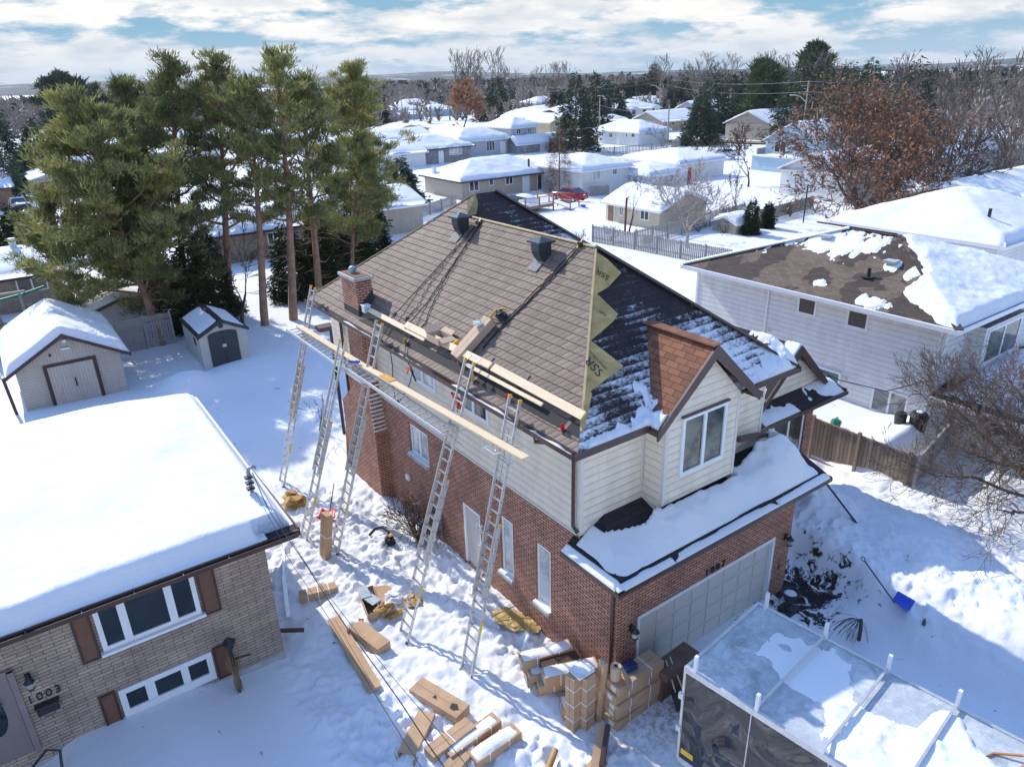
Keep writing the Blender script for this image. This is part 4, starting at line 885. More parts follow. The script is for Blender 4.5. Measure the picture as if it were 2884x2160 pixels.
# things on the roof
def carton(c, L_, w, h, rz, label, straps=2, group='long cartons of roof tiles', M=None, snow=0, name='carton', mat=None, open_end=False, lab=None, open_top=False):
    """closed cardboard carton, its base centre at c, long along local x"""
    c = Vector(c); M = M or Matrix.Rotation(rz, 3, 'Z'); up = M@Vector((0, 0, 1))
    o = thing(name, label, 'carton', c, group)
    b = MB(); cc = c+up*h/2
    if open_end or open_top:
        t = 0.012
        for sy in (-1, 1): b.obox(cc+M@Vector((0, sy*(w/2-t/2), 0)), L_/2, t/2, h/2, M=M)
        b.obox(cc+M@Vector((0, 0, -h/2+t/2)), L_/2-0.002, w/2-t, t/2, M=M)
        if not open_top: b.obox(cc+M@Vector((0, 0, h/2-t/2)), L_/2-0.002, w/2-t, t/2, M=M)
        b.obox(cc+M@Vector((-L_/2+t/2, 0, 0)), t/2, w/2-t, h/2-t, M=M)
        if open_top: b.obox(cc+M@Vector((L_/2-t/2, 0, 0)), t/2, w/2-t, h/2-t, M=M)
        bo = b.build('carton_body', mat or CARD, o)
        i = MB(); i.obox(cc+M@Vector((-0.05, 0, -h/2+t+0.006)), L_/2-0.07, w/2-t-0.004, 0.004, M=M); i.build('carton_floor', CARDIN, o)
        if open_end:
            f = MB()
            for sy, an in ((-1, 0.7), (1, -0.5)):
                f.obox(c+M@Vector((L_/2+0.05, sy*(w/2+0.03), h/2)), 0.07, 0.004, h/2*0.9, M=M@Matrix.Rotation(an, 3, 'Z'))
            f.build('flap', CARD, o)
    else:
        b.obox(cc, L_/2, w/2, h/2, M=M); bo = b.build('carton_body', mat or CARD, o, bevel=0.006)
        s_ = MB(); s_.obox(cc+M@Vector((0, 0, h/2+0.0005)), L_/2-0.01, 0.004, 0.0012, M=M); s_.build('seam', CARDIN, o)
    for k in range(straps):
        f = (k+0.5)/straps-0.5; f *= 0.86 if straps > 1 else 0
        s_ = MB(); p = cc+M@Vector((f*L_*1.0, 0, 0)); s_.obox(p, 0.011, w/2+0.004, h/2+0.004, M=M); s_.build('strap', STRAP, o)
    if lab: s_ = MB(); s_.obox(cc+M@Vector((lab*(L_/2+0.002), -w*0.1, 0)), 0.002, w*0.16, h*0.3, M=M); s_.build('label', LTBLUE if snow >= 0 else PAPER, o)
    if snow and snow > 0:
        n = 14; m_ = 6; Vs = []; fs = []
        for i in range(n+1):
            for j in range(m_+1):
                u = -0.5+i/n; v_ = -0.5+j/m_; P = cc+M@Vector((u*L_*0.98, v_*w*0.96, h/2))
                e = min(1, (0.5-abs(u))*8)*min(1, (0.5-abs(v_))*4)
                tt = snow*(e**0.5)*(0.5+0.9*float(fbm(P.x, P.y, 2.5, 3, 7))*1.4+0.5)*(0.75)-0.012+0.0
                Vs.append(tuple(P+up*tt))
        for i in range(n):
            for j in range(m_):
                a = i*(m_+1)+j; fs.append((a, a+m_+1, a+m_+2, a+1))
        mesh_obj('carton_snow', np.array(Vs), fs, SNOW, o, smooth=True, uv=False)
    return o
def slopeM(ang):
    ex = Vector((1, 0, P_)).normalized(); ey = Vector((0, 1, 0)); n = ex.cross(ey); return Matrix((ex, ey, n)).transposed()@Matrix.Rotation(ang, 3, 'Z')
carton((0.26, 5.70, LS(0.26, 0.06)), 1.30, 0.36, 0.22, 0, 'long tile carton lying on the brown tiled roof slope', 0, 'cartons on the roof', M=slopeM(R(-4)), mat=CARDLT)
SC = carton((-0.14, 6.85, LS(-0.14, 0.16)), 0.42, 0.62, 0.20, 0, 'small opened carton beside the long one on the roof planks', 0, 'cartons on the roof', M=Matrix.Rotation(R(0), 3, 'Z'), mat=CARDLT, open_top=True)
f = MB(); f.poly([(-0.35, 6.56, LS(-0.14, .36)), (0.07, 6.56, LS(-.14, .36)), (0.09, 6.32, LS(-.14, .30)), (-0.36, 6.32, LS(-.14, .30))]); f.poly([(-0.35, 7.14, LS(-0.14, .36)), (0.07, 7.14, LS(-.14, .36)), (0.07, 7.35, LS(-.14, .48)), (-0.35, 7.35, LS(-.14, .48))]); f.poly([(0.07, 6.56, LS(-.14, .36)), (0.07, 7.14, LS(-.14, .36)), (0.20, 7.1, LS(-.14, .44)), (0.20, 6.6, LS(-.14, .44))]); f.build('flap', CARDLT, SC)
bg = MB()
rsb = np.random.RandomState(12)
def crumple(c, r, n, seed, flat=0.6):
    """crumpled sheet or bag: noisy dented ellipsoid"""
    rs = np.random.RandomState(seed); m = MB(); N = 12; K = 8; base = len(m.v)
    for k in range(K+1):
        for j in range(N):
            ph = math.pi*k/K; th = 2*math.pi*j/N; q = 1+0.35*(rs.rand()-0.5)*2
            m.v.append((c[0]+r[0]*math.sin(ph)*math.cos(th)*q, c[1]+r[1]*math.sin(ph)*math.sin(th)*q, c[2]+r[2]*math.cos(ph)*q))
    for k in range(K):
        for j in range(N):
            a = k*N+j; b = k*N+(j+1) % N; m.f.append((a, a+N, b+N, b))
    return m
tag(crumple((0.36, 5.72, LS(0.36, 0.44)), (0.13, 0.14, 0.07), 0, 3).build('plastic_bag', CLEAR), 'crumpled clear plastic bag on top of the long roof carton', 'bag')
tb = thing('tool_pouch', 'black and yellow tool pouch at the upper end of the long roof carton', 'tool bag', (0.90, 5.52, LS(0.9, 0.1)))
crumple((0.92, 5.50, LS(0.92, 0.14)), (0.14, 0.17, 0.12), 0, 5).build('pouch', BLACK, tb); MB().tube([(0.75, 5.75, LS(.75, .16)), (0.86, 5.68, LS(.86, .26)), (1.02, 5.52, LS(1.02, .2)), (1.08, 5.45, LS(1.08, .12))], 0.03, 6).build('strap', YELLOW, tb); crumple((0.74, 5.74, LS(0.74, 0.13)), (0.08, 0.1, 0.05), 0, 6).build('tool_grip', YELLOW, tb)
tb = thing('cordless_tool', 'yellow and black cordless tool at the lower end of the long roof carton', 'tool', (-0.1, 6.22, LS(-0.1, 0.16)))
MB().bar((-0.2, 6.28, LS(-.2, .2)), (0.02, 6.12, LS(.02, .22)), 0.07, 0.09).build('tool_body', YELLOW, tb); MB().bar((-0.2, 6.2, LS(-.2, .14)), (-0.12, 6.4, LS(-.12, .18)), 0.08, 0.06).build('battery', BLACK, tb)
tb = thing('pail', 'white square pail with a pale blue label by the chimney flashing', 'pail', (-0.32, 10.95, LS(-0.36, 0.18)))
zb_ = LS(-0.32, 0.17)
MB().prism([(-0.42, 10.86, zb_), (-0.22, 10.86, zb_), (-0.22, 11.06, zb_), (-0.42, 11.06, zb_)], (0, 0, 0.20)).build('pail_body', plain("pail_white", (0.62, 0.70, 0.74), 0.4, var=0.03), tb)
MB().box(-0.44, 10.84, zb_+0.20, -0.20, 11.08, zb_+0.225).build('lid', WHITE, tb); MB().box(-0.40, 10.853, zb_+0.03, -0.24, 10.859, zb_+0.14).build('label', LTBLUE, tb)
tb = thing('sealant_gun', 'orange sealant gun hanging at the eave in front of the left upper window', 'tool', (-0.70, 7.6, 6.0))
MB().bar((-0.72, 7.52, 6.03), (-0.70, 7.30, 5.75), 0.035).build('cartridge', BLACK, tb); MB().bar((-0.73, 7.80, 5.98), (-0.72, 7.50, 6.05), 0.05).bar((-0.73, 7.62, 6.0), (-0.73, 7.72, 5.86), 0.035).build('handle', ORANGE, tb)
tb = thing('drill', 'red power tool hooked on the gutter in front of the right upper window', 'tool', (-0.78, 5.0, 6.1))
MB().bar((-0.8, 5.15, 6.12), (-0.8, 4.88, 6.02), 0.09).build('tool_body', RED, tb); MB().bar((-0.8, 4.98, 6.05), (-0.8, 4.93, 5.88), 0.06).bar((-0.8, 4.98, 5.86), (-0.8, 4.80, 5.90), 0.08).build('handle', RED, tb); MB().bar((-0.8, 5.24, 6.14), (-0.8, 5.15, 6.12), 0.05).build('chuck', BLACK, tb)
tb = thing('caulk_tube', 'dark blue tool lying across the rear walkway plank', 'tool', (-1.35, 9.9, 5.66)); MB().bar((-1.42, 10.05, 5.68), (-1.25, 9.75, 5.70), 0.11, 0.06).build('tool_body', BLUE, tb); MB().bar((-1.40, 10.0, 5.72), (-1.3, 9.82, 5.74), 0.06, 0.02).build('blade', ALU, tb)
# safety ropes and cables
def rope(pts, r, label, cat='rope', n=5, mat=BLACK, wob=0.0, seed=0):
    rs = np.random.RandomState(seed); P = [Vector(p) for p in pts]; Q = []
    for a, b in zip(P[:-1], P[1:]):
        k = max(2, int((b-a).length/0.12))
        for i in range(k): Q.append(a.lerp(b, i/k)+Vector((rs.uniform(-1, 1), rs.uniform(-1, 1), 0.3*rs.rand()))*wob)
    Q.append(P[-1]); o = MB().tube(Q, r, n).build('rope' if cat == 'rope' else 'cable', mat); return tag(o, label, cat, 'black cables and safety ropes on the roof')
def sp(x, y, o=0.05): return (x, y, LS(x, o))
rope([sp(2.98, 9.40), sp(1.9, 9.52), sp(0.8, 9.62), sp(-0.21, 9.50, .2), (-0.72, 9.24, 6.38), (-0.30, 9.6, 5.9), (-0.14, 9.85, 5.2), (-0.13, 10.0, 4.6), (-0.12, 9.93, 4.05)], 0.016, 'left black cable running from the ridge over the plank to the ring on the wall', 'cable', wob=0.012, seed=1)
rope([sp(2.98, 9.34), sp(1.6, 8.98), sp(0.5, 8.72), sp(-0.27, 8.53, .24), (-0.54, 8.07, 6.5), (-0.76, 7.75, 6.36), (-0.25, 8.3, 5.6), (-0.14, 8.9, 4.9), (-0.12, 9.6, 4.2)], 0.016, 'second black cable from the ridge, crossing the roof plank left of the small carton', 'cable', wob=0.012, seed=2)
rope([sp(3.0, 9.37, .08), sp(1.9, 9.45, .07), sp(1.0, 9.3), sp(0.35, 9.0), sp(0.1, 9.05)], 0.014, 'thin safety rope beside the left cable ending in a loop on the tiles', wob=0.02, seed=3)
rope([sp(2.9, 9.3, .08), sp(1.4, 8.85, .07), sp(0.6, 8.45), sp(0.05, 8.05)], 0.014, 'thin safety rope ending on the tiles between the cables and the small carton', wob=0.02, seed=4)
rope([sp(3.05, 4.80, .08), sp(2.4, 4.85), sp(1.5, 5.05), sp(0.7, 5.25), sp(0.2, 5.30)], 0.022, 'thick black rope from the right end of the ridge to the long carton', wob=0.012, seed=5)
rope([sp(3.02, 4.86, .09), sp(2.2, 5.0), sp(1.3, 5.16), sp(0.62, 5.33)], 0.015, 'thin black rope twisted round the thick one at the right end of the ridge', wob=0.03, seed=6)
def anchor(x, y, o, label):
    t = thing('rope_anchor', label, 'anchor', (x, y, LS(x)), 'rope anchors on the ridge'); crumple((x, y, LS(x, o)), (0.07, 0.09, 0.05), 0, int(y*7)).build('knot', BLACK, t); MB().bar(sp(x-0.1, y-0.02, o), sp(x+0.14, y+0.02, o), 0.04, 0.02).build('anchor_plate', YELLOW, t)
anchor(2.85, 9.37, 0.1, 'rope anchor on the ridge near the gold felt at the peak'); anchor(2.95, 4.84, 0.1, 'rope anchor at the right end of the ridge')
for x, y, lb in ((0.05, 9.05, 'loose clip at the end of the left thin rope'), (0.0, 7.95, 'loose clip left of the small carton'), (0.02, 9.75, 'loose clip near the chimney end of the roof')):
    t = thing('rope_clip', lb, 'clip', (x, y, LS(x, .04)), 'loose clips on the tiles'); MB().bar(sp(x-0.06, y-0.06), sp(x+0.06, y+0.06), 0.025).build('jaw', BLACK, t); MB().bar(sp(x-0.05, y+0.06), sp(x+0.05, y-0.06), 0.03).build('lever', BLACK, t)
# ================================================================== cartons on the ground
GC = 'cardboard cartons lying in the trampled snow'
def cg(x, y, L_, w, h, deg, label, **k): return carton((x, y, gz(x, y)-0.02), L_, w, h, R(deg), label, group=k.pop('group', GC), **k)
cg(-4.08, 7.76, 1.02, 0.30, 0.24, -14, 'sealed carton with two white straps, alone between the downpipe and the open cartons', straps=3)
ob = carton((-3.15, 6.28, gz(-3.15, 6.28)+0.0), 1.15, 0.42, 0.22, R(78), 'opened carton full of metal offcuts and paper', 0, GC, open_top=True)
b = MB(); b.obox((-3.18, 6.6, 0.26+gz(-3.15, 6.3)), 0.14, 0.25, 0.01, R(-10)); b.obox((-3.12, 6.2, 0.24+gz(-3.15, 6.3)), 0.15, 0.2, 0.012, R(12)); b.build('metal_offcuts', plain("offcut_grey", (0.35, 0.4, 0.45), 0.4, metal=0.3), ob)
b = MB(); b.poly([(-2.92, 6.05, 0.22), (-2.40, 6.2, 0.10), (-2.32, 6.72, 0.12), (-2.86, 6.82, 0.24)]); b.build('flap', CARD, ob)
tag(crumple((-2.62, 6.12, 0.12), (0.30, 0.26, 0.12), 0, 21).build('plastic_wrap', CLEAR), 'crumpled clear plastic wrap beside the carton of offcuts', 'plastic wrap')
tag(crumple((-3.0, 5.78, 0.22), (0.28, 0.17, 0.10), 0, 23).build('kraft_paper', PAPERB), 'crumpled brown paper at the near end of the carton of offcuts', 'paper')
tag(crumple((-2.75, 5.60, 0.06), (0.28, 0.11, 0.06), 0, 24).build('kraft_paper', PAPERB), 'torn brown paper strip on the snow right of the carton of offcuts', 'paper')
tag(crumple((-2.15, 5.75, 0.10), (0.22, 0.25, 0.10), 0, 26).build('kraft_paper', PAPERB), 'folded gold brown paper lying behind the hooped ladder foot', 'paper')
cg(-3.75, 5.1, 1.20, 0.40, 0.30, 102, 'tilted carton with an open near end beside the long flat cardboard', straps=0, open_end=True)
b = MB(); b.obox((-4.28, 4.95, 0.12), 0.17, 1.45, 0.035, R(-4)); fo = b.build('flattened_carton', CARD); tag(fo, 'long narrow flattened carton at the edge of the house shadow', 'carton', GC)
b = MB(); b.obox((-4.28, 4.95, 0.158), 0.006, 1.4, 0.002, R(-4)); b.build('crease', CARDIN, fo)
cf = cg(-3.33, 2.32, 1.45, 0.46, 0.24, -72, 'big flattened carton with a torn dark hole', straps=0)
b = MB(); P0 = Vector((-3.3, 1.9, gz(-3.33, 2.32)+0.224)); b.poly([P0+Vector(q) for q in ((0, 0, 0), (0.12, 0.08, 0), (0.2, -0.02, 0), (0.14, -0.18, 0), (0.03, -0.12, 0))]); b.poly([P0+Vector(q) for q in ((-0.16, 0.5, 0), (-0.05, 0.52, 0), (-0.1, 0.38, 0))]); b.build('torn_hole', BLACK, cf)
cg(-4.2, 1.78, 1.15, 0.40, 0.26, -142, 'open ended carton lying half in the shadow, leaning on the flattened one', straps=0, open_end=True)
cg(-3.28, 0.98, 1.38, 0.34, 0.26, 5, 'strapped carton on top of the near pile', straps=3, group='near pile of strapped cartons', snow=0.03)
cg(-3.72, 1.16, 1.15, 0.36, 0.17, 7, 'carton half covered by the strapped one, at the left of the near pile', straps=1, group='near pile of strapped cartons')
cg(-3.0, 0.52, 1.20, 0.36, 0.24, 3, 'snow dusted carton with a ragged dark end, lowest in the near pile', straps=2, group='near pile of strapped cartons', snow=0.05)
cg(-3.95, 0.62, 0.7, 0.36, 0.12, 20, 'flat carton piece at the bottom left edge of the near pile', straps=0, group='near pile of strapped cartons')
b = MB(); b.tube([(-2.45, -0.62, 0.12), (-2.05, -0.36, 0.14)], 0.07, 12); tag(b.build('paper_roll', PAPERB), 'short gold brown roll at the bottom edge of the yard', 'roll')
tr = thing('torn_carton', 'upended torn carton with dark tiles at the bottom edge near the trailer', 'carton', (-1.35, -0.95, 0))
b = MB(); b.obox((-1.32, -0.95, 0.22), 0.48, 0.13, 0.10, M=Matrix.Rotation(R(38), 3, 'Z')@Matrix.Rotation(R(-22), 3, 'Y')); b.build('carton_body', CARD, tr); b = MB(); b.obox((-1.25, -1.02, 0.30), 0.42, 0.05, 0.12, M=Matrix.Rotation(R(38), 3, 'Z')@Matrix.Rotation(R(-22), 3, 'Y')); b.build('tile_stack', DKBROWN, tr); b = MB(); b.obox((-1.62, -1.15, 0.10), 0.22, 0.16, 0.03, R(15)); b.build('flap', CARD, tr)
# tall carton leaning at the third ladder
M_ = Matrix.Rotation(R(8), 3, 'Z')@Matrix.Rotation(R(-80), 3, 'Y')
carton((-3.02, 9.28, 0.70), 1.45, 0.34, 0.22, 0, 'tall carton standing on end at the foot of the ladder right of the chimney', 1, GC, M=M_)
# big stack at the garage corner
GS = 'stacked cartons at the corner of the garage'
z = gz(0.3, -0.6)
cs = [(0.10, -0.45, 1.42, 3), (0.14, -0.43, 1.40, -1), (0.12, -0.46, 1.42, 1), (0.10, -0.42, 1.40, -1), (0.14, -0.45, 1.38, 0)]
nm = ['lowest', 'second from the bottom', 'middle', 'fourth from the bottom', 'topmost']
for k, (x, y, l_, a) in enumerate(cs):
    carton((x, y, z+k*0.235), l_, 0.46, 0.225, R(a), nm[k]+' carton of the stack of five in front of the garage wall', 2, GS, lab=-1, snow=-1)
z5 = z+5*0.235
ro = thing('tar_paper_roll', 'beige roll standing on the stack of five cartons, its end unrolled', 'roll', (-0.40, -0.42, z5)); MB().lathe((-0.40, -0.40, z5), [(0.12, 0), (0.12, 0.36)], 18).build('roll', CARDLT, ro); MB().lathe((-0.40, -0.40, z5+0.361), [(0.045, 0), (0.045, 0.003)], 12).build('core_hole', BLACK, ro)
b = MB(); b.poly([(-0.36, -0.52, z5+0.34), (-0.28, -0.46, z5+0.34), (-0.1, -0.62, z5-0.08), (-0.34, -0.76, z5-0.12)]); b.build('loose_end', CARDLT, ro)
tag(crumple((0.02, -0.36, z5+0.05), (0.22, 0.14, 0.06), 0, 41).build('plastic_bag', NAVY), 'dark blue crumpled plastic on the stack of five cartons', 'bag')
carton((1.28, -0.62, 0.72), 1.15, 0.46, 0.2, R(3), 'dark carton lying across the pile in front of the garage door', 0, GS, mat=plain("wet_cardboard", (0.17, 0.105, 0.075), 0.85)); 
carton((1.2, -0.50, 0.0), 0.9, 0.42, 0.70, R(3), 'dark wet carton under the one in front of the garage door', 0, GS, mat=plain("wet_cardboard2", (0.15, 0.09, 0.065), 0.85))
# upright pair
def upright(x, y, w, d, h, rz, label, **k):
    M = Matrix.Rotation(R(rz), 3, 'Z')@Matrix.Rotation(R(-90), 3, 'Y'); return carton((x, y, h/2+gz(x, y)-0.02), h, w, d, 0, label, M=M, group=GS, **k)
o = upright(-0.86, -0.10, 0.30, 0.30, 1.50, 8, 'right one of the two upright cartons strapped together', straps=3); 
o = upright(-1.14, 0.02, 0.26, 0.24, 1.52, 8, 'left one of the two upright cartons strapped together', straps=3)
snow_blanket(lambda X, Y: X*0+1.49, -1.28, -0.84, -0.22, 0.14, lambda X, Y: 0.05+0.1*fbm(X, Y, 6, 2, 4), 'snow_cap', o, step=0.04)
M_ = Matrix.Rotation(R(0), 3, 'Z')@Matrix.Rotation(R(-84), 3, 'Y'); carton((-0.60, -0.18, 0.78), 1.6, 0.22, 0.10, 0, 'thin upright carton leaning between the strapped pair and the stack of five', 0, GS, M=M_, lab=1)
# left stack, cartons running towards the wall
for k, (x, y, zz_, l_, a, h, sn_, lb) in enumerate([
    (-0.82, 1.02, 0.02, 1.25, -22, 0.22, 0, 'bottom carton of the snowy stack, nearest the wall corner'),
    (-0.86, 1.32, 0.03, 1.20, -20, 0.22, 0, 'bottom carton at the back of the snowy stack'),
    (-0.84, 0.86, 0.25, 1.20, -24, 0.22, 0, 'middle carton of the snowy stack with a blue label at its end'),
    (-0.84, 1.24, 0.26, 1.22, -20, 0.22, 0.02, 'middle carton at the back of the snowy stack'),
    (-0.74, 0.72, 0.50, 1.30, -22, 0.30, 0.07, 'top carton of the snowy stack, nearest the upright pair'),
    (-0.84, 1.50, 0.48, 1.28, -17, 0.30, 0.06, 'top carton of the snowy stack with a torn open side')]):
    carton((x, y, zz_+gz(x, y)), l_, 0.36, h, R(a), lb, 2, GS, lab=-1, snow=sn_)
carton((-1.10, 0.36, gz(-1.1, .36)), 0.42, 0.34, 0.30, R(60), 'small carton on the snow in front of the upright pair', 1, GS, snow=0.03)
b = MB(); b.obox((-0.72, 1.12, 0.62), 0.46, 0.16, 0.10, R(-19)); tag(b.build('tile_bundle', DKBROWN), 'dark brown tiles showing in the gap between the snowy top cartons', 'tiles')
# kraft felt pieces by the wall, stick, brown bag
tag(crumple((-0.42, 3.55, 0.10), (0.36, 0.50, 0.05), 0, 51).build('felt_offcut', FELT), 'gold felt offcut lying against the wall under the tall window', 'felt')
tag(crumple((-0.15, 3.02, 0.10), (0.22, 0.30, 0.05), 0, 52).build('felt_offcut', FELT), 'smaller felt offcut by the wall next to the snowy cartons', 'felt')
tag(MB().tube([(-0.85, 3.78, 0.22), (0.0, 3.55, 0.42)], 0.014, 6).build('stick', BRNWOOD), 'thin brown stick leaning on the wall over the gold felt', 'stick')
tag(crumple((-2.93, 12.75, 0.16), (0.36, 0.48, 0.22), 0, 53).build('kraft_sheet', PAPERB), 'crumpled brown sheet on the snow between the two rear ladders', 'paper')
b = thing('lumber_pile', 'boards leaning on the far end of the brick wall', 'boards', (-0.2, 14.0, 0)); MB().bar((-0.35, 13.9, 0.0), (-0.2, 13.9, 1.7), 0.25, 0.03).build('board', FELT, b)
# shovels ------------------------------------------------------------
def shovel(sx, sy, hz, hx, hy, hh, mat, label, w=0.26, grip=True):
    z0 = gz(sx, sy); o = thing('snow_shovel', label, 'shovel', (sx, sy, z0)); a = Vector((sx, sy, z0+0.06)); h = Vector((hx, hy, gz(hx, hy)+hh)); d = (h-a).normalized(); s = d.cross(Vector((0, 0, 1))).normalized()
    dh = Vector((d.x, d.y, 0)).normalized(); m = MB()
    pts = []
    for i in range(6):
        for j in range(7):
            f = i/5; g = j/6-0.5; p = a+dh*(0.05-0.42*f)+s*g*2*w*(0.75+0.25*f)+Vector((0, 0, 0.12*(g*2)**2+0.02+0.10*(1-f))); pts.append(p)
    i0 = len(m.v); m.v += [tuple(p) for p in pts]
    for i in range(5):
        for j in range(6): k = i0+i*7+j; m.f.append((k, k+7, k+8, k+1))
    so2 = m.build('scoop', mat, o, smooth=True); md = so2.modifiers.new('s', 'SOLIDIFY'); md.thickness = 0.012
    MB().tube([a, h], 0.017, 6).build('shaft', BLACK if mat is not RED else DKMETAL, o)
    if grip: MB().tube([h, h+d*0.09+s*0.07, h+d*0.15+s*0.05, h+d*0.15-s*0.05, h+d*0.09-s*0.07, h], 0.013, 6, cap=False).build('grip', BLACK, o)
    return o
shovel(7.35, -2.50, 0, 7.28, -1.62, 0.95, BLUE, 'blue snow shovel stuck in the plough bank on the right', 0.27)
shovel(-2.30, 11.2, 0, -1.75, 11.9, 0.75, RED, 'red snow pusher lying behind the tall leaning carton', 0.30, grip=False)
t = thing('tool_belt', 'black tool belt with a yellow buckle dropped on the snow near the bare shrub', 'tool belt', (-1.3, 9.0, gz(-1.3, 9)))
crumple((-1.30, 8.78, gz(-1.3, 8.8)+0.12), (0.17, 0.20, 0.14), 0, 61).build('pouch', BLACK, t); MB().tube([(-1.25, 8.92, .22), (-1.28, 9.3, .22), (-1.5, 9.42, .18), (-1.75, 9.30, .12)], 0.05, 6).build('belt', DKMETAL, t); MB().box(-1.36, 8.70, .20, -1.22, 8.76, .26).build('buckle', YELLOW, t); MB().bar((-1.38, 8.72, .1), (-1.62, 8.6, .05), .025).build('hammer_handle', BLACK, t)
# two shovels behind the stack
t = thing('garden_rake', 'dark wide pusher with two pale wooden handles leaning behind the stack of five', 'shovel', (1.05, -1.0, 0.0))
MB().bar((0.98, -0.60, 1.02), (0.92, -0.98, 0.42), 0.025).bar((1.10, -0.60, 1.06), (1.12, -1.02, 0.42), 0.025).build('handle', PINE_WOOD, t); MB().obox((1.12, -1.05, 0.26), 0.30, 0.02, 0.24, M=Matrix.Rotation(R(-30), 3, 'X')).build('blade', BLACK, t)
# downpipe and pipe on the snow beside the bungalow
b = MB(); b.bar((-4.15, 10.35, 0.12), (-4.75, 8.6, 0.10), 0.07, 0.05); b.bar((-4.62, 9.0, 0.1), (-5.15, 7.1, 0.16), 0.11, 0.06); tag(b.build('aluminium_channel', ALU), 'two overlapping grey metal channels lying beside the bungalow wall', 'metal channel')
tag(MB().bar((-5.60, 6.50, 0.40), (-5.02, 6.30, 0.25), 0.09, 0.07).build('downpipe_end', DKBROWN), 'dark downpipe outlet sticking out at the corner of the tan brick bungalow', 'pipe')
# urn, weeping tree stump, bottle
u = thing('urn', 'black cast urn planter in the dark slush right of the garage', 'urn', (5.70, -0.62, gz(5.7, -.62)))
MB().box(5.50, -0.82, -0.02, 5.90, -0.42, 0.12).build('plinth', BLACK, u); MB().lathe((5.70, -0.62, 0.12), [(0.14, 0), (0.07, 0.08), (0.06, 0.16), (0.16, 0.26), (0.20, 0.40), (0.25, 0.46), (0.25, 0.50), (0.20, 0.50), (0.17, 0.42)], 20).build('bowl', BLACK, u); MB().lathe((5.70, -0.62, 0.56), [(0.17, 0), (0.12, 0.03), (0.02, 0.045)], 14).build('snow', SNOW, u)
u = thing('bottle', 'small clear bottle standing on the plough bank', 'bottle', (7.25, -3.3, gz(7.25, -3.3))); MB().lathe((7.25, -3.3, gz(7.25, -3.3)), [(0.045, 0), (0.045, 0.13), (0.015, 0.18), (0.015, 0.22)], 10).build('glass_body', GLASS, u); MB().lathe((7.25, -3.3, gz(7.25, -3.3)+0.22), [(0.018, 0), (0.018, 0.02)], 8).build('bottle_cap', WHITE, u)
tag(MB().bar((8.30, 0.45, 2.6), (9.35, -0.2, gz(9.35, -.2)), 0.10, 0.05).build('leaning_board', BLACK), 'dark board leaning from the garage eave down onto the snowbank', 'board')
# ================================================================== trailer
tz = 2.9; FL = Vector((-0.41, -2.22, 0)); ta = R(6.8); TX = Vector((math.cos(ta), math.sin(ta), 0)); ta2 = R(-82.2); TY = Vector((math.sin(R(7.4)), -math.cos(R(7.4)), 0))
TW, TL = 2.63, 7.4
TRL = thing('enclosed_trailer', 'long enclosed work trailer with polished dark sides parked before the garage', 'trailer', tuple(FL))
def tp(u, v_, z): return FL+TX*u+TY*v_+Vector((0, 0, z))
def tprism(mb, u0, u1, v0, v1, z0, z1): return mb.prism([tp(u0, v0, z0), tp(u1, v0, z0), tp(u1, v1, z0), tp(u0, v1, z0)][::-1], (0, 0, z1-z0))
def side_mat():
    m, t, p = new_mat("trailer_side"); P = pos(t); setc(t, p, (0.018, 0.018, 0.02)); p.inputs['Roughness'].default_value = 0.12; p.inputs['Specular IOR Level'].default_value = 0.75
    bump(t, p, noise(t, mapv(t, P, (1, 1, 0.8)), 0.9, 1, 0.4, 1.0), 1.0, 0.5); return m
def top_mat():
    m, t, p = new_mat("trailer_roof"); P = pos(t); a = noise(t, P, 0.9, 6, 0.65, 0.6); g = noise(t, P, 5, 6, 0.7)
    c = mix(t, ramp(t, g, [(0.35, 0.0), (0.65, 1.0)]), (0.36, 0.40, 0.43), (0.48, 0.52, 0.55))
    c = mix(t, ramp(t, a, [(0.55, 0.0), (0.62, 0.8)]), c, (0.28, 0.31, 0.31)); a2 = noise(t, P, 2.2, 8, 0.75, 0.8); c = mix(t, ramp(t, a2, [(0.50, 0.0), (0.60, 0.6)]), c, (0.66, 0.69, 0.72))
    setc(t, p, c); p.inputs['Roughness'].default_value = 0.6; bump(t, p, g, 0.2, 0.01); return m
tprism(MB(), 0.02, TW-0.02, 0.02, TL, 0.55, tz-0.02).build('trailer_box', side_mat(), TRL)
tprism(MB(), 0.03, TW-0.03, 0.03, TL, tz-0.018, tz).build('trailer_roof', top_mat(), TRL)
m = MB(); tprism(m, 0.0, 0.06, 0.0, TL, tz-0.10, tz+0.03); tprism(m, TW-0.06, TW, 0.0, TL, tz-0.10, tz+0.03); tprism(m, 0.06, TW-0.06, 0.0, 0.07, tz-0.10, tz+0.03); m.build('roof_rail', ALU, TRL)
m = MB(); tprism(m, 0.0, 0.05, 0, TL, 0.46, 0.60); tprism(m, -0.002, 0.03, 0.0, 0.05, 0.55, tz-0.1); tprism(m, 0, TW, 0, 0.04, 0.46, 0.58); m.build('trim', ALU, TRL)
for v_ in (1.4, 2.8, 4.2, 5.6): m = MB(); tprism(m, 0.012, 0.019, v_, v_+0.02, 0.6, tz-0.1); m.build('panel_seam', ALUD, TRL)
for z_ in (2.2, 1.35): m = MB(); tprism(m, -0.04, 0.02, -0.05, 0.06, z_-0.07, z_+0.07); m.build('door_hinge', ALU, TRL)
m = MB(); tprism(m, 0.005, 0.012, 0.2, 0.5, 0.50, 0.56); m.build('reflector', RED, TRL); m = MB(); tprism(m, 0.010, 0.017, 0.08, 0.36, 0.72, 0.86); m.build('decal', YELLOW, TRL)
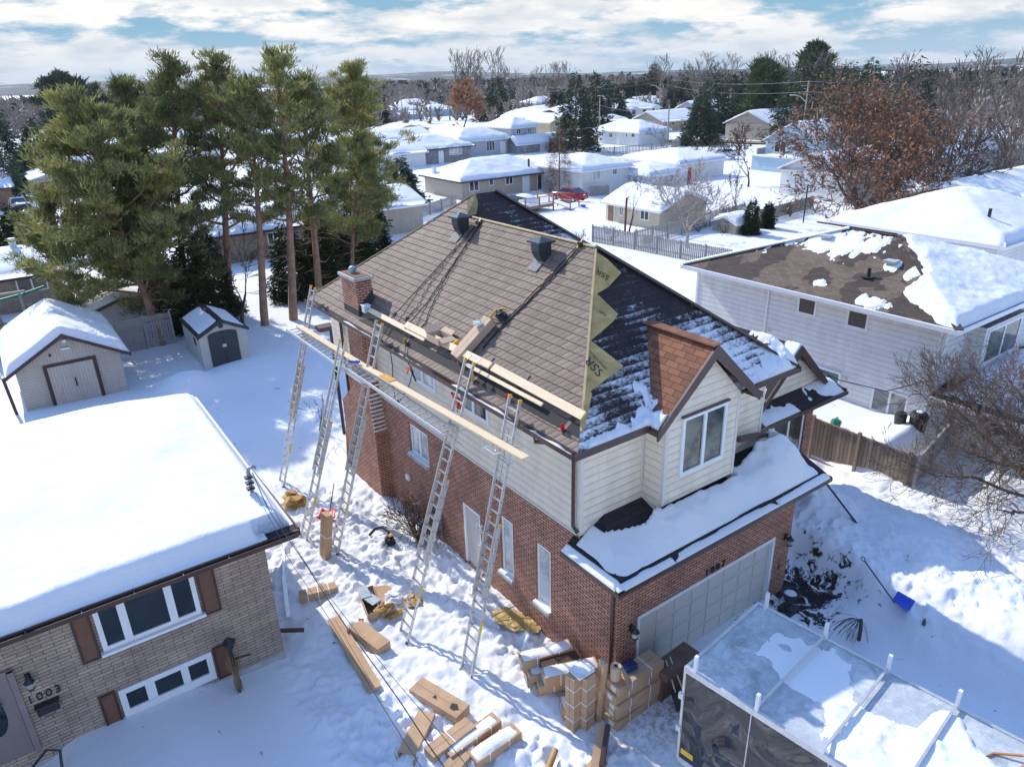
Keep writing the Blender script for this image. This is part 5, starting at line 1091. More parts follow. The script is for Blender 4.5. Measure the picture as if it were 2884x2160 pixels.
for k, v_ in enumerate((0.22, 1.48, 2.68, 3.85, 5.1)):
    for u in (0.04, TW-0.04): rk = MB().prism([tp(u-0.035, v_-0.03, tz-0.06), tp(u+0.035, v_-0.03, tz-0.06), tp(u+0.035, v_+0.03, tz-0.06), tp(u-0.035, v_+0.03, tz-0.06)][::-1], (0, 0, 0.46)).build('rack_upright', WHITE, TRL)
    if k: rk = MB(); rk.bar(tp(0.04, v_, tz+0.09), tp(TW-0.04, v_, tz+0.09), 0.045, 0.04); rk.build('rack_crossbar', ALU, TRL)
for (u, v_) in ((0.15, 4.6), (0.15, 5.6), (TW-0.15, 4.6), (TW-0.15, 5.6)):
    w_ = MB(); c_ = tp(u, v_, 0.36); n = 18; 
    w_.prism([c_+TY*0.36*math.cos(2*math.pi*i/n)+Vector((0, 0, 0.36*math.sin(2*math.pi*i/n)))-TX*0.11 for i in range(n)], TX*0.22); wo_ = w_.build('wheel', BLACK, TRL)
    w_ = MB(); w_.prism([c_+TY*0.2*math.cos(2*math.pi*i/n)+Vector((0, 0, 0.2*math.sin(2*math.pi*i/n)))-TX*0.115 for i in range(n)], TX*0.23); w_.build('rim', ALU, wo_)
def tuv(X, Y): return (X-FL.x)*TX.x+(Y-FL.y)*TX.y, (X-FL.x)*TY.x+(Y-FL.y)*TY.y
def tth(X, Y):
    u, v_ = tuv(X, Y); n = fbm(u, v_, 1.0, 5, 101, 0.6); i = (u > 0.08)*(u < TW-0.08)*(v_ > 0.1)
    c = np.abs(u-1.35-0.25*np.sin(v_*1.5)); s = 0.022*sstep(0.75, 0.35, c+1.6*n)*sstep(0.5, 0.9, v_)*(1-sstep(2.4, 2.8, v_))
    s2 = (0.03+0.14*np.abs(fbm(u, v_, 1.7, 4, 111)))*sstep(0.95, 0.7, np.hypot((u-0.95)/1.0, (v_-3.35)/1.25)+0.5*n)
    s3 = 0.07*sstep(1.0, 0.8, np.hypot((u-1.5)/0.75, (v_-4.2)/0.9)+0.7*n)
    return (np.maximum(np.maximum(s, s2), s3)-0.012)*i-0.002
snow_blanket(lambda X, Y: X*0+tz, -0.4, 3.2, -9.0, -1.9, tth, 'roof_snow', TRL, step=0.05)
tag(MB().tube([tp(2.2, 4.95, tz+0.1), tp(2.0, 4.6, tz+.02), tp(1.75, 4.5, tz+.02), tp(1.7, 4.9, tz+.02), tp(2.1, 5.05, tz+.12), tp(2.5, 5.1, tz+0.15), tp(2.55, 5.6, tz+.05), tp(2.4, 6.2, tz+.02)], 0.022, 5).build('ratchet_strap', plain("strap_orange", (0.55, 0.22, 0.06), 0.7)), 'orange strap looped round the last rack upright of the trailer', 'strap', 'orange straps on the trailer roof')
t = thing('ratchet_strap', 'orange strap bundled round its black ratchet on the trailer roof', 'strap', tuple(tp(1.9, 6.0, tz)), 'orange straps on the trailer roof')
MB().tube([tp(1.55, 5.7, tz+.03), tp(1.6, 6.1, tz+.03), tp(1.9, 6.2, tz+.05), tp(2.0, 5.9, tz+.03), tp(1.75, 5.6, tz+.03), tp(1.6, 5.8, tz+.05), tp(1.85, 6.15, tz+.06)], 0.022, 5).build('webbing', plain("strap_orange2", (0.55, 0.22, 0.06), 0.7), t); m = MB(); tprism(m, 1.8, 1.95, 6.05, 6.2, tz+0.02, tz+0.12); m.build('ratchet', BLACK, t)
# ================================================================== bungalow 1003
B3 = thing('tan_brick_bungalow', 'low tan brick bungalow number 1003 at the left under deep smooth snow', 'house', (-10, 6, 0))
w = MB(); X1 = -5.67; Y0 = 5.98
w.poly([(-20, Y0, -0.3), (X1, Y0, -0.3), (X1, Y0, 3.85), (-20, Y0, 3.85)]); w.poly([(X1, Y0, -0.3), (X1, 14.0, -0.3), (X1, 14.0, 3.9), (X1, Y0, 3.85)]); w.poly([(X1, 14.0, -0.3), (-20, 14.0, -0.3), (-20, 14.0, 3.9), (X1, 14.0, 3.9)])
w.build('brick_wall', BRICK2, B3)
MB().box(-20, Y0-0.02, -0.3, X1+0.02, Y0-0.001, 0.18).build('foundation', CONC, B3)
window(B3, '-y', Y0-0.0, -9.30, -7.29, 2.24, 3.48, GLASSD, 0, w=0.10, proud=0.05)
for xa in (-8.86, -7.93): MB().box(xa, Y0-0.055, 2.34, xa+.16, Y0-0.01, 3.38).build('mullion', WHITE, B3)
m = MB(); m.box(-9.36, Y0-0.14, 2.17, -7.22, Y0-0.01, 2.238); m.build('sill', WHITE, B3)
window(B3, '-y', Y0, -9.28, -7.30, 0.30, 1.10, GLASSD, 0, w=0.13, proud=0.05)
m = MB(); m.box(-8.76, Y0-0.055, 0.53, -8.56, Y0-0.01, 0.97); m.build('mullion', WHITE, B3); m = MB(); m.box(-8.0, Y0-0.055, 0.53, -7.84, Y0-0.01, 0.97); m.build('mullion', WHITE, B3); m = MB(); m.box(-9.28, Y0-0.056, 0.40, -7.30, Y0-0.01, 0.52); m.build('mullion', WHITE, B3)
SHUT = siding_mat("shutter_brown", (0.19, 0.085, 0.05), 0.05, dark=0.5, rough=0.6)
for a, b_, c_, d_ in ((-9.72, -9.36, 2.12, 3.55), (-7.24, -6.86, 2.12, 3.55), (-9.66, -9.33, 0.22, 1.16), (-7.26, -6.86, 0.22, 1.16)):
    s = MB().box(a, Y0-0.04, c_, b_, Y0-0.002, d_).build('shutter', SHUT, B3); f = MB(); f.box(a, Y0-0.055, c_, a+0.05, Y0-0.041, d_); f.box(b_-0.05, Y0-0.055, c_, b_, Y0-0.041, d_); f.box(a+0.05, Y0-0.055, c_, b_-0.05, Y0-0.041, c_+0.05); f.box(a+0.05, Y0-0.055, d_-0.05, b_-0.05, Y0-0.041, d_); f.build('shutter_frame', DKBROWN, s)
d = MB().box(-11.95, Y0-0.03, 0.55, -10.98, Y0-0.002, 2.62).build('front_door', plain("door_taupe", (0.22, 0.18, 0.165), 0.5, var=0.05), B3)
fr = MB(); fr.box(-10.97, Y0-0.06, 0.5, -10.86, Y0-0.002, 2.68); fr.box(-12.06, Y0-0.06, 0.5, -11.96, Y0-0.002, 2.68); fr.box(-12.06, Y0-0.06, 2.63, -10.86, Y0-0.003, 2.70); fr.build('door_frame', plain("taupe_frame", (0.25, 0.2, 0.185), 0.5), d)
m = MB(); n = 20; m.prism([(-11.40+0.20*math.cos(2*math.pi*i/n), Y0-0.038, 1.72+0.50*math.sin(2*math.pi*i/n)) for i in range(n)], (0, 0.008, 0)); m.build('oval_window', GLASSD, d)
wr = crumple((-11.38, Y0-0.08, 2.02), (0.16, 0.05, 0.18), 0, 71).build('wreath', plain("wreath_green", (0.05, 0.09, 0.05), 0.9, var=0.6, scale=20)); tag(wr, 'small dark wreath on the front door of bungalow 1003', 'wreath')
for i_, c_ in enumerate('1003'): text('digit', c_, 0.26, B3, BLACK, MX(-10.76+0.165*i_, Y0-0.02, 1.70), ext=0.012)
mb_ = thing('mailbox', 'black wall mailbox under the number 1003', 'mailbox', (-10.52, 5.95, 1.5)); MB().box(-10.72, Y0-0.14, 1.38, -10.32, Y0-0.005, 1.58).build('box', BLACK, mb_); MB().box(-10.74, Y0-0.16, 1.582, -10.30, Y0-0.005, 1.61).build('lid', BLACK, mb_); MB().tube([(-10.62, Y0-0.1, 1.38), (-10.62, Y0-0.12, 1.32), (-10.42, Y0-0.12, 1.32), (-10.42, Y0-0.1, 1.38)], 0.01, 5).build('paper_rack', BLACK, mb_)
wall_lamp(-10.66, Y0, 2.28, B3)
rf_ = MB(); rf_.box(-20, 5.42, 3.72, -5.0, 14.7, 3.80); rf_.build('roof_slab', DKSHING, B3)
rf_ = MB(); rf_.box(-20, 5.36, 3.68, -4.96, 5.42, 3.83); rf_.box(-5.0, 5.42, 3.69, -4.96, 14.7, 3.86); rf_.build('fascia', DKBROWN, B3)
rf_ = MB(); rf_.box(-20, 5.24, 3.72, -5.05, 5.25, 3.83); rf_.box(-20, 5.25, 3.72, -5.05, 5.35, 3.732); rf_.build('gutter', DKBROWN, B3)
m = MB()
for k in range(8): m.box(-6.6-k*0.95, 5.25, 3.80, -6.58-k*0.95, 5.43, 3.83)
m.build('gutter_brackets', DKBROWN, B3)
def b3z(X, Y): return 3.80+0.03*(Y-5.4)+0*X
def b3t(X, Y):
    n = fbm(X, Y, 0.5, 4, 121); ex = -5.03-X; ey = Y-5.40+0.10*fbm(X, X*0, 1.2, 3, 5); eb = 14.65+0.7*sstep(-5, -8, X)-Y
    e = np.minimum(np.minimum(ex*1.3, ey), eb*0.8)
    t = 0.42*sstep(0, 0.45, ey)*sstep(0, 0.30, ex)*sstep(0, 1.0, eb)+0.10*n*sstep(0.2, 1.0, e)
    t = t+0.03*fbm(X, Y*0.5+X*0.3, 3.0, 4, 77, 0.62)*(0.35+0.65*sstep(9.5, 6, Y))*sstep(0.2, 0.6, e)
    t = np.where((X > -5.9+0.3*n) & (Y < 5.75-0.35*(X+5.5)*0), -1, t)
    return t-0.008
snow_blanket(b3z, -14.5, -5.0, 5.30, 15.2, b3t, 'roof_snow', B3, step=0.07, mat=SNOWS)
MB().box(-14.5, 5.43, 3.83, -5.7, 5.75, 3.86).build('edge_snow', SNOWS, B3)
ms = thing('service_mast', 'grey electrical service mast with a bent head on the snowy bungalow roof', 'mast', (-5.50, 6.95, 3.9))
MB().tube([(-5.50, 6.95, 3.9), (-5.50, 6.95, 4.82), (-5.48, 6.94, 4.90), (-5.40, 6.90, 4.94), (-5.32, 6.88, 4.90)], 0.045, 8).build('pipe', plain("galvanised", (0.24, 0.27, 0.29), 0.5, metal=0.4), ms)
for z_ in (4.35, 4.5, 4.65): MB().box(-5.60, 6.88, z_, -5.42, 7.02, z_+0.05).build('insulator', BLACK, ms)
wires = [((-5.42, 6.87, 4.80), (-5.46, 5.87, 4.35), (-5.46, 5.1, 4.25), (-5.48, 3.71, 4.2), (-5.59, 1.56, 4.25), (-5.69, -0.87, 4.45), (-5.87, -2.73, 4.8), (-6.05, -5.5, 5.4)),
 ((-5.49, 6.93, 4.45), (-5.52, 5.3, 4.12), (-5.64, 4.16, 4.05), (-5.71, 1.82, 4.1), (-5.89, -0.61, 4.3), (-6.05, -2.4, 4.6), (-6.3, -5.5, 5.2)),
 ((-5.38, 6.9, 4.65), (-5.5, 3.63, 4.3), (-5.57, 1.48, 4.4), (-5.62, -0.51, 4.6), (-5.64, -2.04, 4.8), (-5.8, -5.0, 5.4))]
for k, wp in enumerate(wires):
    P = [Vector(p) for p in wp]; Q = []
    for i in range(len(P)-1):
        p0 = P[max(i-1, 0)]; p1 = P[i]; p2 = P[i+1]; p3 = P[min(i+2, len(P)-1)]
        for s in range(8):
            f = s/8; Q.append(0.5*((2*p1)+(p2-p0)*f+(2*p0-5*p1+4*p2-p3)*f*f+(3*p1-p0-3*p2+p3)*f**3))
    tag(MB().tube(Q, 0.010 if k == 0 else 0.0055, 5).build('service_wire', BLACK), ['thick black service wire dropping from the mast across the trampled yard', 'thin wire left of the thick service wire', 'thin wire right of the thick service wire'][k], 'wire', 'service wires from the mast')
# lamp post with a wreath of straw
lp = thing('lamp_post', 'black lamp post wrapped in dry straw in front of bungalow 1003', 'lamp post', (-6.93, 5.5, 0.1))
MB().tube([(-6.95, 5.45, 0.0), (-6.95, 5.45, 1.35)], 0.035, 8).bar((-6.95, 5.45, 1.05), (-6.55, 5.40, 1.0), 0.03).build('post', BLACK, lp); MB().lathe((-6.95, 5.45, 1.35), [(0.05, 0), (0.10, 0.05), (0.12, 0.2), (0.16, 0.2), (0.05, 0.3), (0.015, 0.34)], 6).build('lantern', BLACK, lp)
m = MB(); rs = np.random.RandomState(8)
for k in range(70):
    a = rs.rand()*6.28; r = 0.03+0.07*rs.rand(); z0 = 0.05+0.3*rs.rand(); z1 = 0.8+0.45*rs.rand(); r1 = r*(0.6+1.4*(z1 > 0.9)); m.tube([(-6.95+r*math.cos(a), 5.45+r*math.sin(a), z0), (-6.95+0.05*math.cos(a), 5.45+0.05*math.sin(a), 0.6), (-6.95+r1*math.cos(a), 5.45+r1*math.sin(a), z1)], 0.007, 3, cap=False)
m.build('straw', plain("straw", (0.25, 0.18, 0.10), 0.9), lp)
rl = MB(); rl.tube([(-11.6, 4.6, 0.75), (-10.75, 5.5, 0.8), (-10.55, 5.55, 0.6), (-10.6, 5.3, 0.3)], 0.03, 6); tag(rl.build('hand_rail', GREENP if False else DKMETAL), 'dark hand rail by the door steps of bungalow 1003', 'hand rail')
mt2 = thing('electric_meter', 'glass domed electric meter on the side wall of the tan brick bungalow', 'meter', (-5.6, 6.9, 1.6)); MB().box(-5.67, 6.8, 1.35, -5.55, 7.05, 1.75).build('box', ALU, mt2); MB().lathe((-5.5, 6.92, 1.65), [(0.08, 0), (0.08, 0.06), (0.05, 0.1)], 10).build('dome', WHITE, mt2)
# ================================================================== sheds
def gable_shed(name, label, x0, x1, y0, y1, h, pk_, ov, wall, trim, snow_t, gablemat=None, skirt=0.3):
    o = thing(name, label, 'shed', ((x0+x1)/2, y0, 0)); xm = (x0+x1)/2; s = (pk_-h)/((x1-x0)/2)
    w = MB(); w.poly([(x0, y0, -skirt), (x1, y0, -skirt), (x1, y0, h), (x0, y0, h)]); w.poly([(x0, y1, -skirt), (x0, y0, -skirt), (x0, y0, h), (x0, y1, h)]); w.poly([(x1, y0, -skirt), (x1, y1, -skirt), (x1, y1, h), (x1, y0, h)]); w.poly([(x1, y1, -skirt), (x0, y1, -skirt), (x0, y1, h), (xm, y1, pk_), (x1, y1, h)]); w.build('wall', wall, o)
    w = MB(); w.poly([(x0, y0, h), (x1, y0, h), (xm, y0, pk_)]); w.build('gable', gablemat or wall, o)
    r = MB(); t = 0.06
    for sg in (-1, 1):
        xe = xm+sg*((x1-x0)/2+ov); ze = pk_-s*((x1-x0)/2+ov)
        r.prism([(xm, y0-ov, pk_+0.01), (xe, y0-ov, ze+0.01), (xe, y1+ov, ze+0.01), (xm, y1+ov, pk_+0.01)], (0, 0, t))
    ro = r.build('roof', DKSHING, o)
    f = MB()
    for sg in (-1, 1):
        xe = xm+sg*((x1-x0)/2+ov+0.02); ze = pk_-s*((x1-x0)/2+ov+0.02); f.prism([(xm, y0-ov-0.03, pk_+0.08), (xe, y0-ov-0.03, ze+0.08), (xe, y0-ov-0.03, ze-0.08), (xm, y0-ov-0.03, pk_-0.09)], (0, 0.03, 0))
    f.build('barge_board', trim, ro)
    fn = lambda X, Y: pk_+t-s*np.sqrt((X-xm)**2+0.02)
    hwid = (x1-x0)/2+ov
    def th(X, Y):
        n = fbm(X, Y, 0.8, 3, 131); e = np.minimum(hwid-np.abs(X-xm), np.minimum(Y-(y0-ov), (y1+ov)-Y)); return snow_t*sstep(0, 0.35, e+0.02)*(1+0.3*n)-0.01
    snow_blanket(fn, xm-hwid, xm+hwid, y0-ov, y1+ov, th, 'roof_snow', ro, step=0.09, mat=SNOWS)
    return o, ro, xm
s1, _, xm = gable_shed('garden_shed', 'cream garden shed with double doors framed in dark brown, snow on its roof', -9.72, -5.63, 27.25, 32.9, 2.16, 3.36, 0.42, SIDE_SHED, DKBROWN, 0.36, SIDE_SHEDV)
d = MB().box(-8.55, 27.19, 0.0, -6.75, 27.235, 1.93).build('double_door', SIDE_SHEDV, s1)
m = MB(); m.box(-8.70, 27.17, -0.1, -8.56, 27.23, 2.06); m.box(-6.74, 27.17, -0.1, -6.60, 27.23, 2.06); m.box(-8.56, 27.17, 1.94, -6.74, 27.232, 2.06); m.build('door_frame', DKBROWN, d); MB().box(-7.70, 27.165, 0.0, -7.66, 27.19, 1.92).build('meeting_strip', SIDE_SHED, d); MB().box(-7.62, 27.14, 0.85, -7.57, 27.185, 1.25).build('latch', BLACK, d)
MB().box(-7.83, 27.15, 2.62, -7.50, 27.24, 2.70).box(-7.72, 27.1, 2.95, -7.56, 27.24, 3.08).build('lamp', WHITE, s1); MB().box(-8.35, 27.2, 2.42, -8.25, 27.24, 2.53).build('cable_outlet', BLACK, s1)
tag(MB().bar((-10.1, 27.2, -0.1), (-10.2, 27.2, 1.9), 0.12).build('post', DKBROWN), 'dark post under the left eave of the cream garden shed', 'post')
s2, _, xm = gable_shed('resin_shed', 'pale resin shed with dark arched double doors near the pines', -1.99, 0.35, 27.9, 31.5, 1.72, 2.32, 0.10, plain("resin_beige", (0.50, 0.49, 0.45), 0.6, var=0.05, bmp=0.1), DKMETAL, 0.05)
dm = MB(); arch = [(-1.58, 27.86, 0.0), (-0.14, 27.86, 0.0), (-0.14, 27.86, 1.62)]+[(-0.86+0.72*math.cos(a), 27.86, 1.62+0.20*math.sin(a)) for a in np.linspace(0, math.pi, 9)[1:-1]]+[(-1.58, 27.86, 1.62)]
dm.prism(arch, (0, 0.03, 0)); d = dm.build('double_door', plain("door_charcoal", (0.035, 0.05, 0.055), 0.55, var=0.1), s2); MB().box(-0.875, 27.85, 0.02, -0.845, 27.859, 1.8).build('meeting_strip', BLACK, d); MB().box(-0.95, 27.82, 0.95, -0.76, 27.855, 1.1).build('handle', ALU, d)
m = MB(); m.prism([(-0.86+0.13*math.cos(2*math.pi*i/12), 27.86, 2.06+0.13*math.sin(2*math.pi*i/12)) for i in range(12)], (0, 0.03, 0)); m.build('round_vent', DKMETAL, s2); MB().box(-2.0, 28.7, 1.0, -1.98, 29.2, 1.4).build('side_window', DKMETAL, s2)
s3, _, xm = gable_shed('grey_garage', 'grey shed with a low snowy gable half hidden behind the pine trunks', -5.9, -2.3, 35.2, 44.5, 1.95, 2.55, 0.3, siding_mat("shed_grey_blue", (0.44, 0.47, 0.5), 0.16, dark=0.85), DKMETAL, 0.30, SIDE_SHEDV)
# lattice fence between the sheds
def board_fence(name, label, a, b, h, mat, bw=0.14, gap=0.0, posts=2.4, cap_=False, lattice=0.0, th=0.03, group=None, z0=-0.2, solid=False, zfn=None, rails=True):
    a = Vector((a[0], a[1], 0)); b = Vector((b[0], b[1], 0)); d = b-a; Ln = d.length; d.normalize(); n_ = Vector((-d.y, d.x, 0)); o = thing(name, label, 'fence', tuple((a+b)/2), group)
    ang = math.atan2(d.y, d.x); hh = h-lattice; m = MB(); s = 0; rs = np.random.RandomState(int(abs(a.x*7+a.y*3)) % 999)
    z_of = (lambda p: gz(p.x, p.y)) if zfn is None else zfn
    while s < Ln:
        p = a+d*(s+bw/2); zg = z_of(p); hj = hh+rs.uniform(-0.02, 0.02); m.obox((p.x, p.y, zg+(hj+z0)/2), bw/2-0.004, th/2*(1+0.4*rs.rand()), (hj-z0)/2, rz=ang); s += bw+gap
    m.build('boards', mat, o)
    s = 0
    pm = MB()
    while s <= Ln+0.01:
        p = a+d*s+n_*(-0.06); zg = z_of(p); pm = MB(); pm.obox((p.x, p.y, zg+(h+0.12+z0)/2), 0.05, 0.05, (h+0.12-z0)/2, rz=ang); pm.build('post', mat, o); s += posts
    if rails:
        r = MB()
        for zz2 in ((0.35, hh-0.15) if not cap_ else (0.08, hh-0.02)): r.bar(a+n_*(-0.045)+Vector((0, 0, z_of(a)+zz2)), b+n_*(-0.045)+Vector((0, 0, z_of(b)+zz2)), 0.05, 0.08)
        r.build('rails', mat, o)
    if lattice:
        l = MB(); q = 0
        while q < Ln-0.1:
            za = z_of(a)+hh+0.03; l.bar(a+d*q+Vector((0, 0, za)), a+d*min(q+lattice, Ln)+Vector((0, 0, za+lattice-0.06)), 0.012, 0.03); l.bar(a+d*q+Vector((0, 0, za+lattice-0.06)), a+d*min(q+lattice, Ln)+Vector((0, 0, za)), 0.010, 0.03); q += 0.1
        l.bar(a+Vector((0, 0, z_of(a)+h)), b+Vector((0, 0, z_of(a)+h)), 0.05, 0.05); l.build('lattice', mat, o)
    return o
board_fence('lattice_fence', 'grey board fence with a lattice top between the two sheds', (-4.95, 33.1), (-2.2, 33.1), 1.75, GREYWOOD, 0.12, 0.02, 1.35, lattice=0.3)
F1 = board_fence('side_fence', 'brown weathered board fence right of the entry windows, snow piled behind it', (13.42, 3.9), (13.42, 0.2), 1.65, OLDWOOD, 0.14, 0.0, 1.75, cap_=True, zfn=lambda p: 0.0)
board_fence('side_fence', 'short greying fence panel turning from the brown fence towards the white house', (13.42, 0.2), (16.6, 0.75), 1.65, GREYWOOD, 0.14, 0.0, 1.6, cap_=True, zfn=lambda p: 0.0)
# pots, bins, shovels between fence and white house
def put(nm, x, y): return gz(x, y)
x, y = 14.25, 3.55; z_ = put('', x, y); t = thing('green_pail', 'green lidded box standing on the piled snow behind the brown fence', 'box', (x, y, z_)); MB().lathe((x, y, z_-0.05), [(0.16, 0), (0.19, 0.26), (0.20, 0.27)], 8).build('body', GREENP, t); MB().lathe((x, y, z_+0.22), [(0.21, 0), (0.16, 0.08), (0.03, 0.1)], 8).tube([(x-0.1, y, z_+.3), (x-0.08, y, z_+0.4), (x+0.08, y, z_+0.4), (x+0.1, y, z_+.3)], 0.02, 5).build('lid', GREENP, t)
x, y = 13.72, 2.45; z_ = put('', x, y); t = thing('flower_pot', 'terracotta pot filled with snow on top of the snow behind the brown fence', 'pot', (x, y, z_)); MB().lathe((x, y, z_-0.04), [(0.12, 0), (0.16, 0.18), (0.18, 0.18), (0.18, 0.22), (0.15, 0.22)], 14).build('pot', plain("terracotta", (0.42, 0.2, 0.1), 0.8), t); MB().lathe((x, y, z_+0.17), [(0.15, 0), (0.1, 0.04), (0.02, 0.06)], 12).build('snow', SNOW, t)
for x, y, r_, lb in ((15.6, 1.95, 0.20, 'small black bin against the white wall, left of the grill'), (15.85, 1.45, 0.30, 'black covered grill against the white wall')):
    z_ = put('', x, y); t = thing('bin' if r_ < 0.25 else 'covered_grill', lb, 'bin' if r_ < 0.25 else 'grill', (x, y, z_)); MB().lathe((x, y, z_-0.5), [(r_*0.8, 0), (r_, 0.75), (r_*1.05, 0.8), (r_*0.8, 0.93), (r_*0.2, 0.98)], 14).build('body', BLACK, t)
    if r_ > 0.25: MB().lathe((x, y, z_+0.475), [(0.12, 0), (0.06, 0.03)], 10).build('snow', SNOW, t)
for a, b_, lb in (((15.45, 1.75, 1.0), (15.55, 1.85, 1.95), 'upright wooden snow scraper handle between the bins'), ((15.60, 1.25, 0.9), (15.95, 1.35, 1.75), 'slanting wooden snow scraper handle in front of the grill')):
    t = thing('snow_scraper', lb, 'shovel', a); MB().bar(a, b_, 0.05).build('handle', GREYWOOD, t); MB().obox(a, 0.04, 0.15, 0.12).build('blade', GREYWOOD, t)
tag(MB().bar((16.2, 0.95, 0.7), (16.35, 0.95, 1.6), 0.03).build('garden_stake', GREENP), 'thin green stake right of the covered grill', 'stake')
tag(MB().tube([(9.4, 2.4, 5.4), (11.5, 2.2, 4.2), (14.2, 1.95, 3.15), (16.7, 1.75, 2.95)], 0.018, 5).build('cable', BLACK), 'black cable slung from the entry gable to the white house', 'cable')
# ================================================================== houses
def house(name, label, x0, x1, y0, y1, h, pk, roof, wall, snow_t=0.28, ov=0.4, wins=(), doors=(), trim=WHITE, chim=(), base=None, fascia=None, group=None, cat='house', wallparts=None, step=None, garage=None):
    """axis aligned house; roof: 'hip', 'gx' ridge along x, 'gy' ridge along y"""
    o = thing(name, label, cat, ((x0+x1)/2, y0, 0), group); xm, ym = (x0+x1)/2, (y0+y1)/2
    w = MB(); w.box(x0, y0, -0.6, x1, y1, h)
    if roof == 'gx':
        for x in (x0, x1): w.poly([(x, y0, h), (x, y1, h), (x, ym, pk)])
    if roof == 'gy':
        for y in (y0, y1): w.poly([(x0, y, h), (x1, y, h), (xm, y, pk)])
    w.build('wall', wall, o)
    hx, hy = (x1-x0)/2+ov, (y1-y0)/2+ov
    hr = min(hx, hy) if roof == 'hip' else (hy if roof == 'gx' else hx); s = (pk-h)/(hr-ov) if roof != 'hip' else (pk-h)/hr
    e0 = h-s*ov if roof != 'hip' else h
    def rz(X, Y):
        if roof == 'hip': d = np.minimum(hx-np.abs(X-xm), hy-np.abs(Y-ym))
        elif roof == 'gx': d = hy-np.abs(Y-ym)
        else: d = hx-np.abs(X-xm)
        return e0+s*np.minimum(d, hr)
    r = MB(); a, b, c, d_ = (xm-hx, ym-hy), (xm+hx, ym-hy), (xm+hx, ym+hy), (xm-hx, ym+hy)
    top = e0+s*hr
    if roof == 'hip':
        if hx >= hy: R1 = (xm-hx+hy, ym, top); R2_ = (xm+hx-hy, ym, top)
        else: R1 = (xm, ym-hy+hx, top); R2_ = (xm, ym+hy-hx, top)
        A, B_, C_, D = [(p[0], p[1], e0) for p in (a, b, c, d_)]
        if hx >= hy: fs = [(A, B_, R2_, R1), (B_, C_, R2_), (C_, D, R1, R2_), (D, A, R1)]
        else: fs = [(A, B_, R1), (B_, C_, R2_, R1), (C_, D, R2_), (D, A, R1, R2_)]
        for f in fs: r.poly(f)
    elif roof == 'gx':
        r.poly([(a[0], a[1], e0), (b[0], b[1], e0), (b[0], ym, top), (a[0], ym, top)]); r.poly([(c[0], c[1], e0), (d_[0], d_[1], e0), (a[0], ym, top), (b[0], ym, top)])
    else:
        r.poly([(b[0], b[1], e0), (c[0], c[1], e0), (xm, c[1], top), (xm, a[1], top)]); r.poly([(d_[0], d_[1], e0), (a[0], a[1], e0), (xm, a[1], top), (xm, c[1], top)])
    ro = r.build('roof', BRSHING, o)
    f = MB(); z0 = e0-0.16; t = 0.02
    F_ = fascia or trim
    if roof == 'hip': f.box(a[0]-t, a[1]-t, z0, b[0]+t, a[1], e0+0.02); f.box(a[0]-t, a[1], z0, a[0], c[1], e0+0.02); f.box(b[0], a[1], z0, b[0]+t, c[1], e0+0.02)
    elif roof == 'gx':
        f.box(a[0], a[1]-t, z0, b[0], a[1], e0+0.02)
        for x in (a[0]-t, b[0]): f.prism([(x, a[1], z0), (x, a[1], e0+.04), (x, ym, top+.04), (x, c[1], e0+.04), (x, c[1], z0), (x, ym, top-.16)], (t, 0, 0))
    else:
        f.box(a[0]-t, a[1], z0, a[0], c[1], e0+0.02)
        for y in (a[1]-t, c[1]): f.prism([(a[0], y, z0), (a[0], y, e0+.04), (xm, y, top+.04), (b[0], y, e0+.04), (b[0], y, z0), (xm, y, top-.16)], (0, t, 0))
    f.build('fascia', F_, ro)
    MB().poly([(a[0], a[1], e0-.1), (d_[0], d_[1], e0-.1), (c[0], c[1], e0-.1), (b[0], b[1], e0-.1)]).build('soffit', F_, ro)
    if snow_t:
        sd = int(abs(x0*3+y0*5)) % 97
        def th(X, Y):
            n = fbm(X, Y, 0.35, 4, sd); e = np.minimum(hx-np.abs(X-xm), hy-np.abs(Y-ym)); rd = 0.5*np.exp(-((rz(X, Y)-top)/0.35)**2)*0
            return snow_t*sstep(-0.01, 0.5, e+0.06*n)**0.7*(1+0.55*n)+0.10*fbm(X, Y, 1.2, 3, sd+3)*sstep(0.3, 1.0, e)-0.01
        def rzs(X, Y):   # snow rounds the ridge over
            z = rz(X, Y); return z-0.10*np.exp(-((top-z)/0.18)**2)
        snow_blanket(rzs, xm-hx-.02, xm+hx+.02, ym-hy-.02, ym+hy+.02, th, 'roof_snow', ro, step=step or max(hx, hy)*2/44, mat=SNOWS)
    for wd in wins:
        fc = wd[0]; at = {'-y': y0, '-x': x0}[fc]; g = wd[6] if len(wd) > 6 else GLASSD
        window(o, fc, at, wd[1], wd[2], wd[3], wd[4], g, wd[5], trim, w=0.08)
    for dd in doors:
        fc, u0, u1, z0_, z1, m = dd; b_ = MB()
        if fc == '-y': b_.box(u0, y0-0.05, z0_, u1, y0-0.001, z1); fr = MB().box(u0-.08, y0-.04, z0_, u0, y0-.001, z1+.08).box(u1, y0-.04, z0_, u1+.08, y0-.001, z1+.08).box(u0, y0-.04, z1, u1, y0-.001, z1+.08)
        else: b_.box(x0-0.05, u0, z0_, x0-0.001, u1, z1); fr = MB().box(x0-.04, u0-.08, z0_, x0-.001, u0, z1+.08).box(x0-.04, u1, z0_, x0-.001, u1+.08, z1+.08).box(x0-.04, u0, z1, x0-.001, u1, z1+.08)
        dr = b_.build('door' if (u1-u0) < 1.6 else 'garage_door', m, o); fr.build('door_frame', trim, dr)
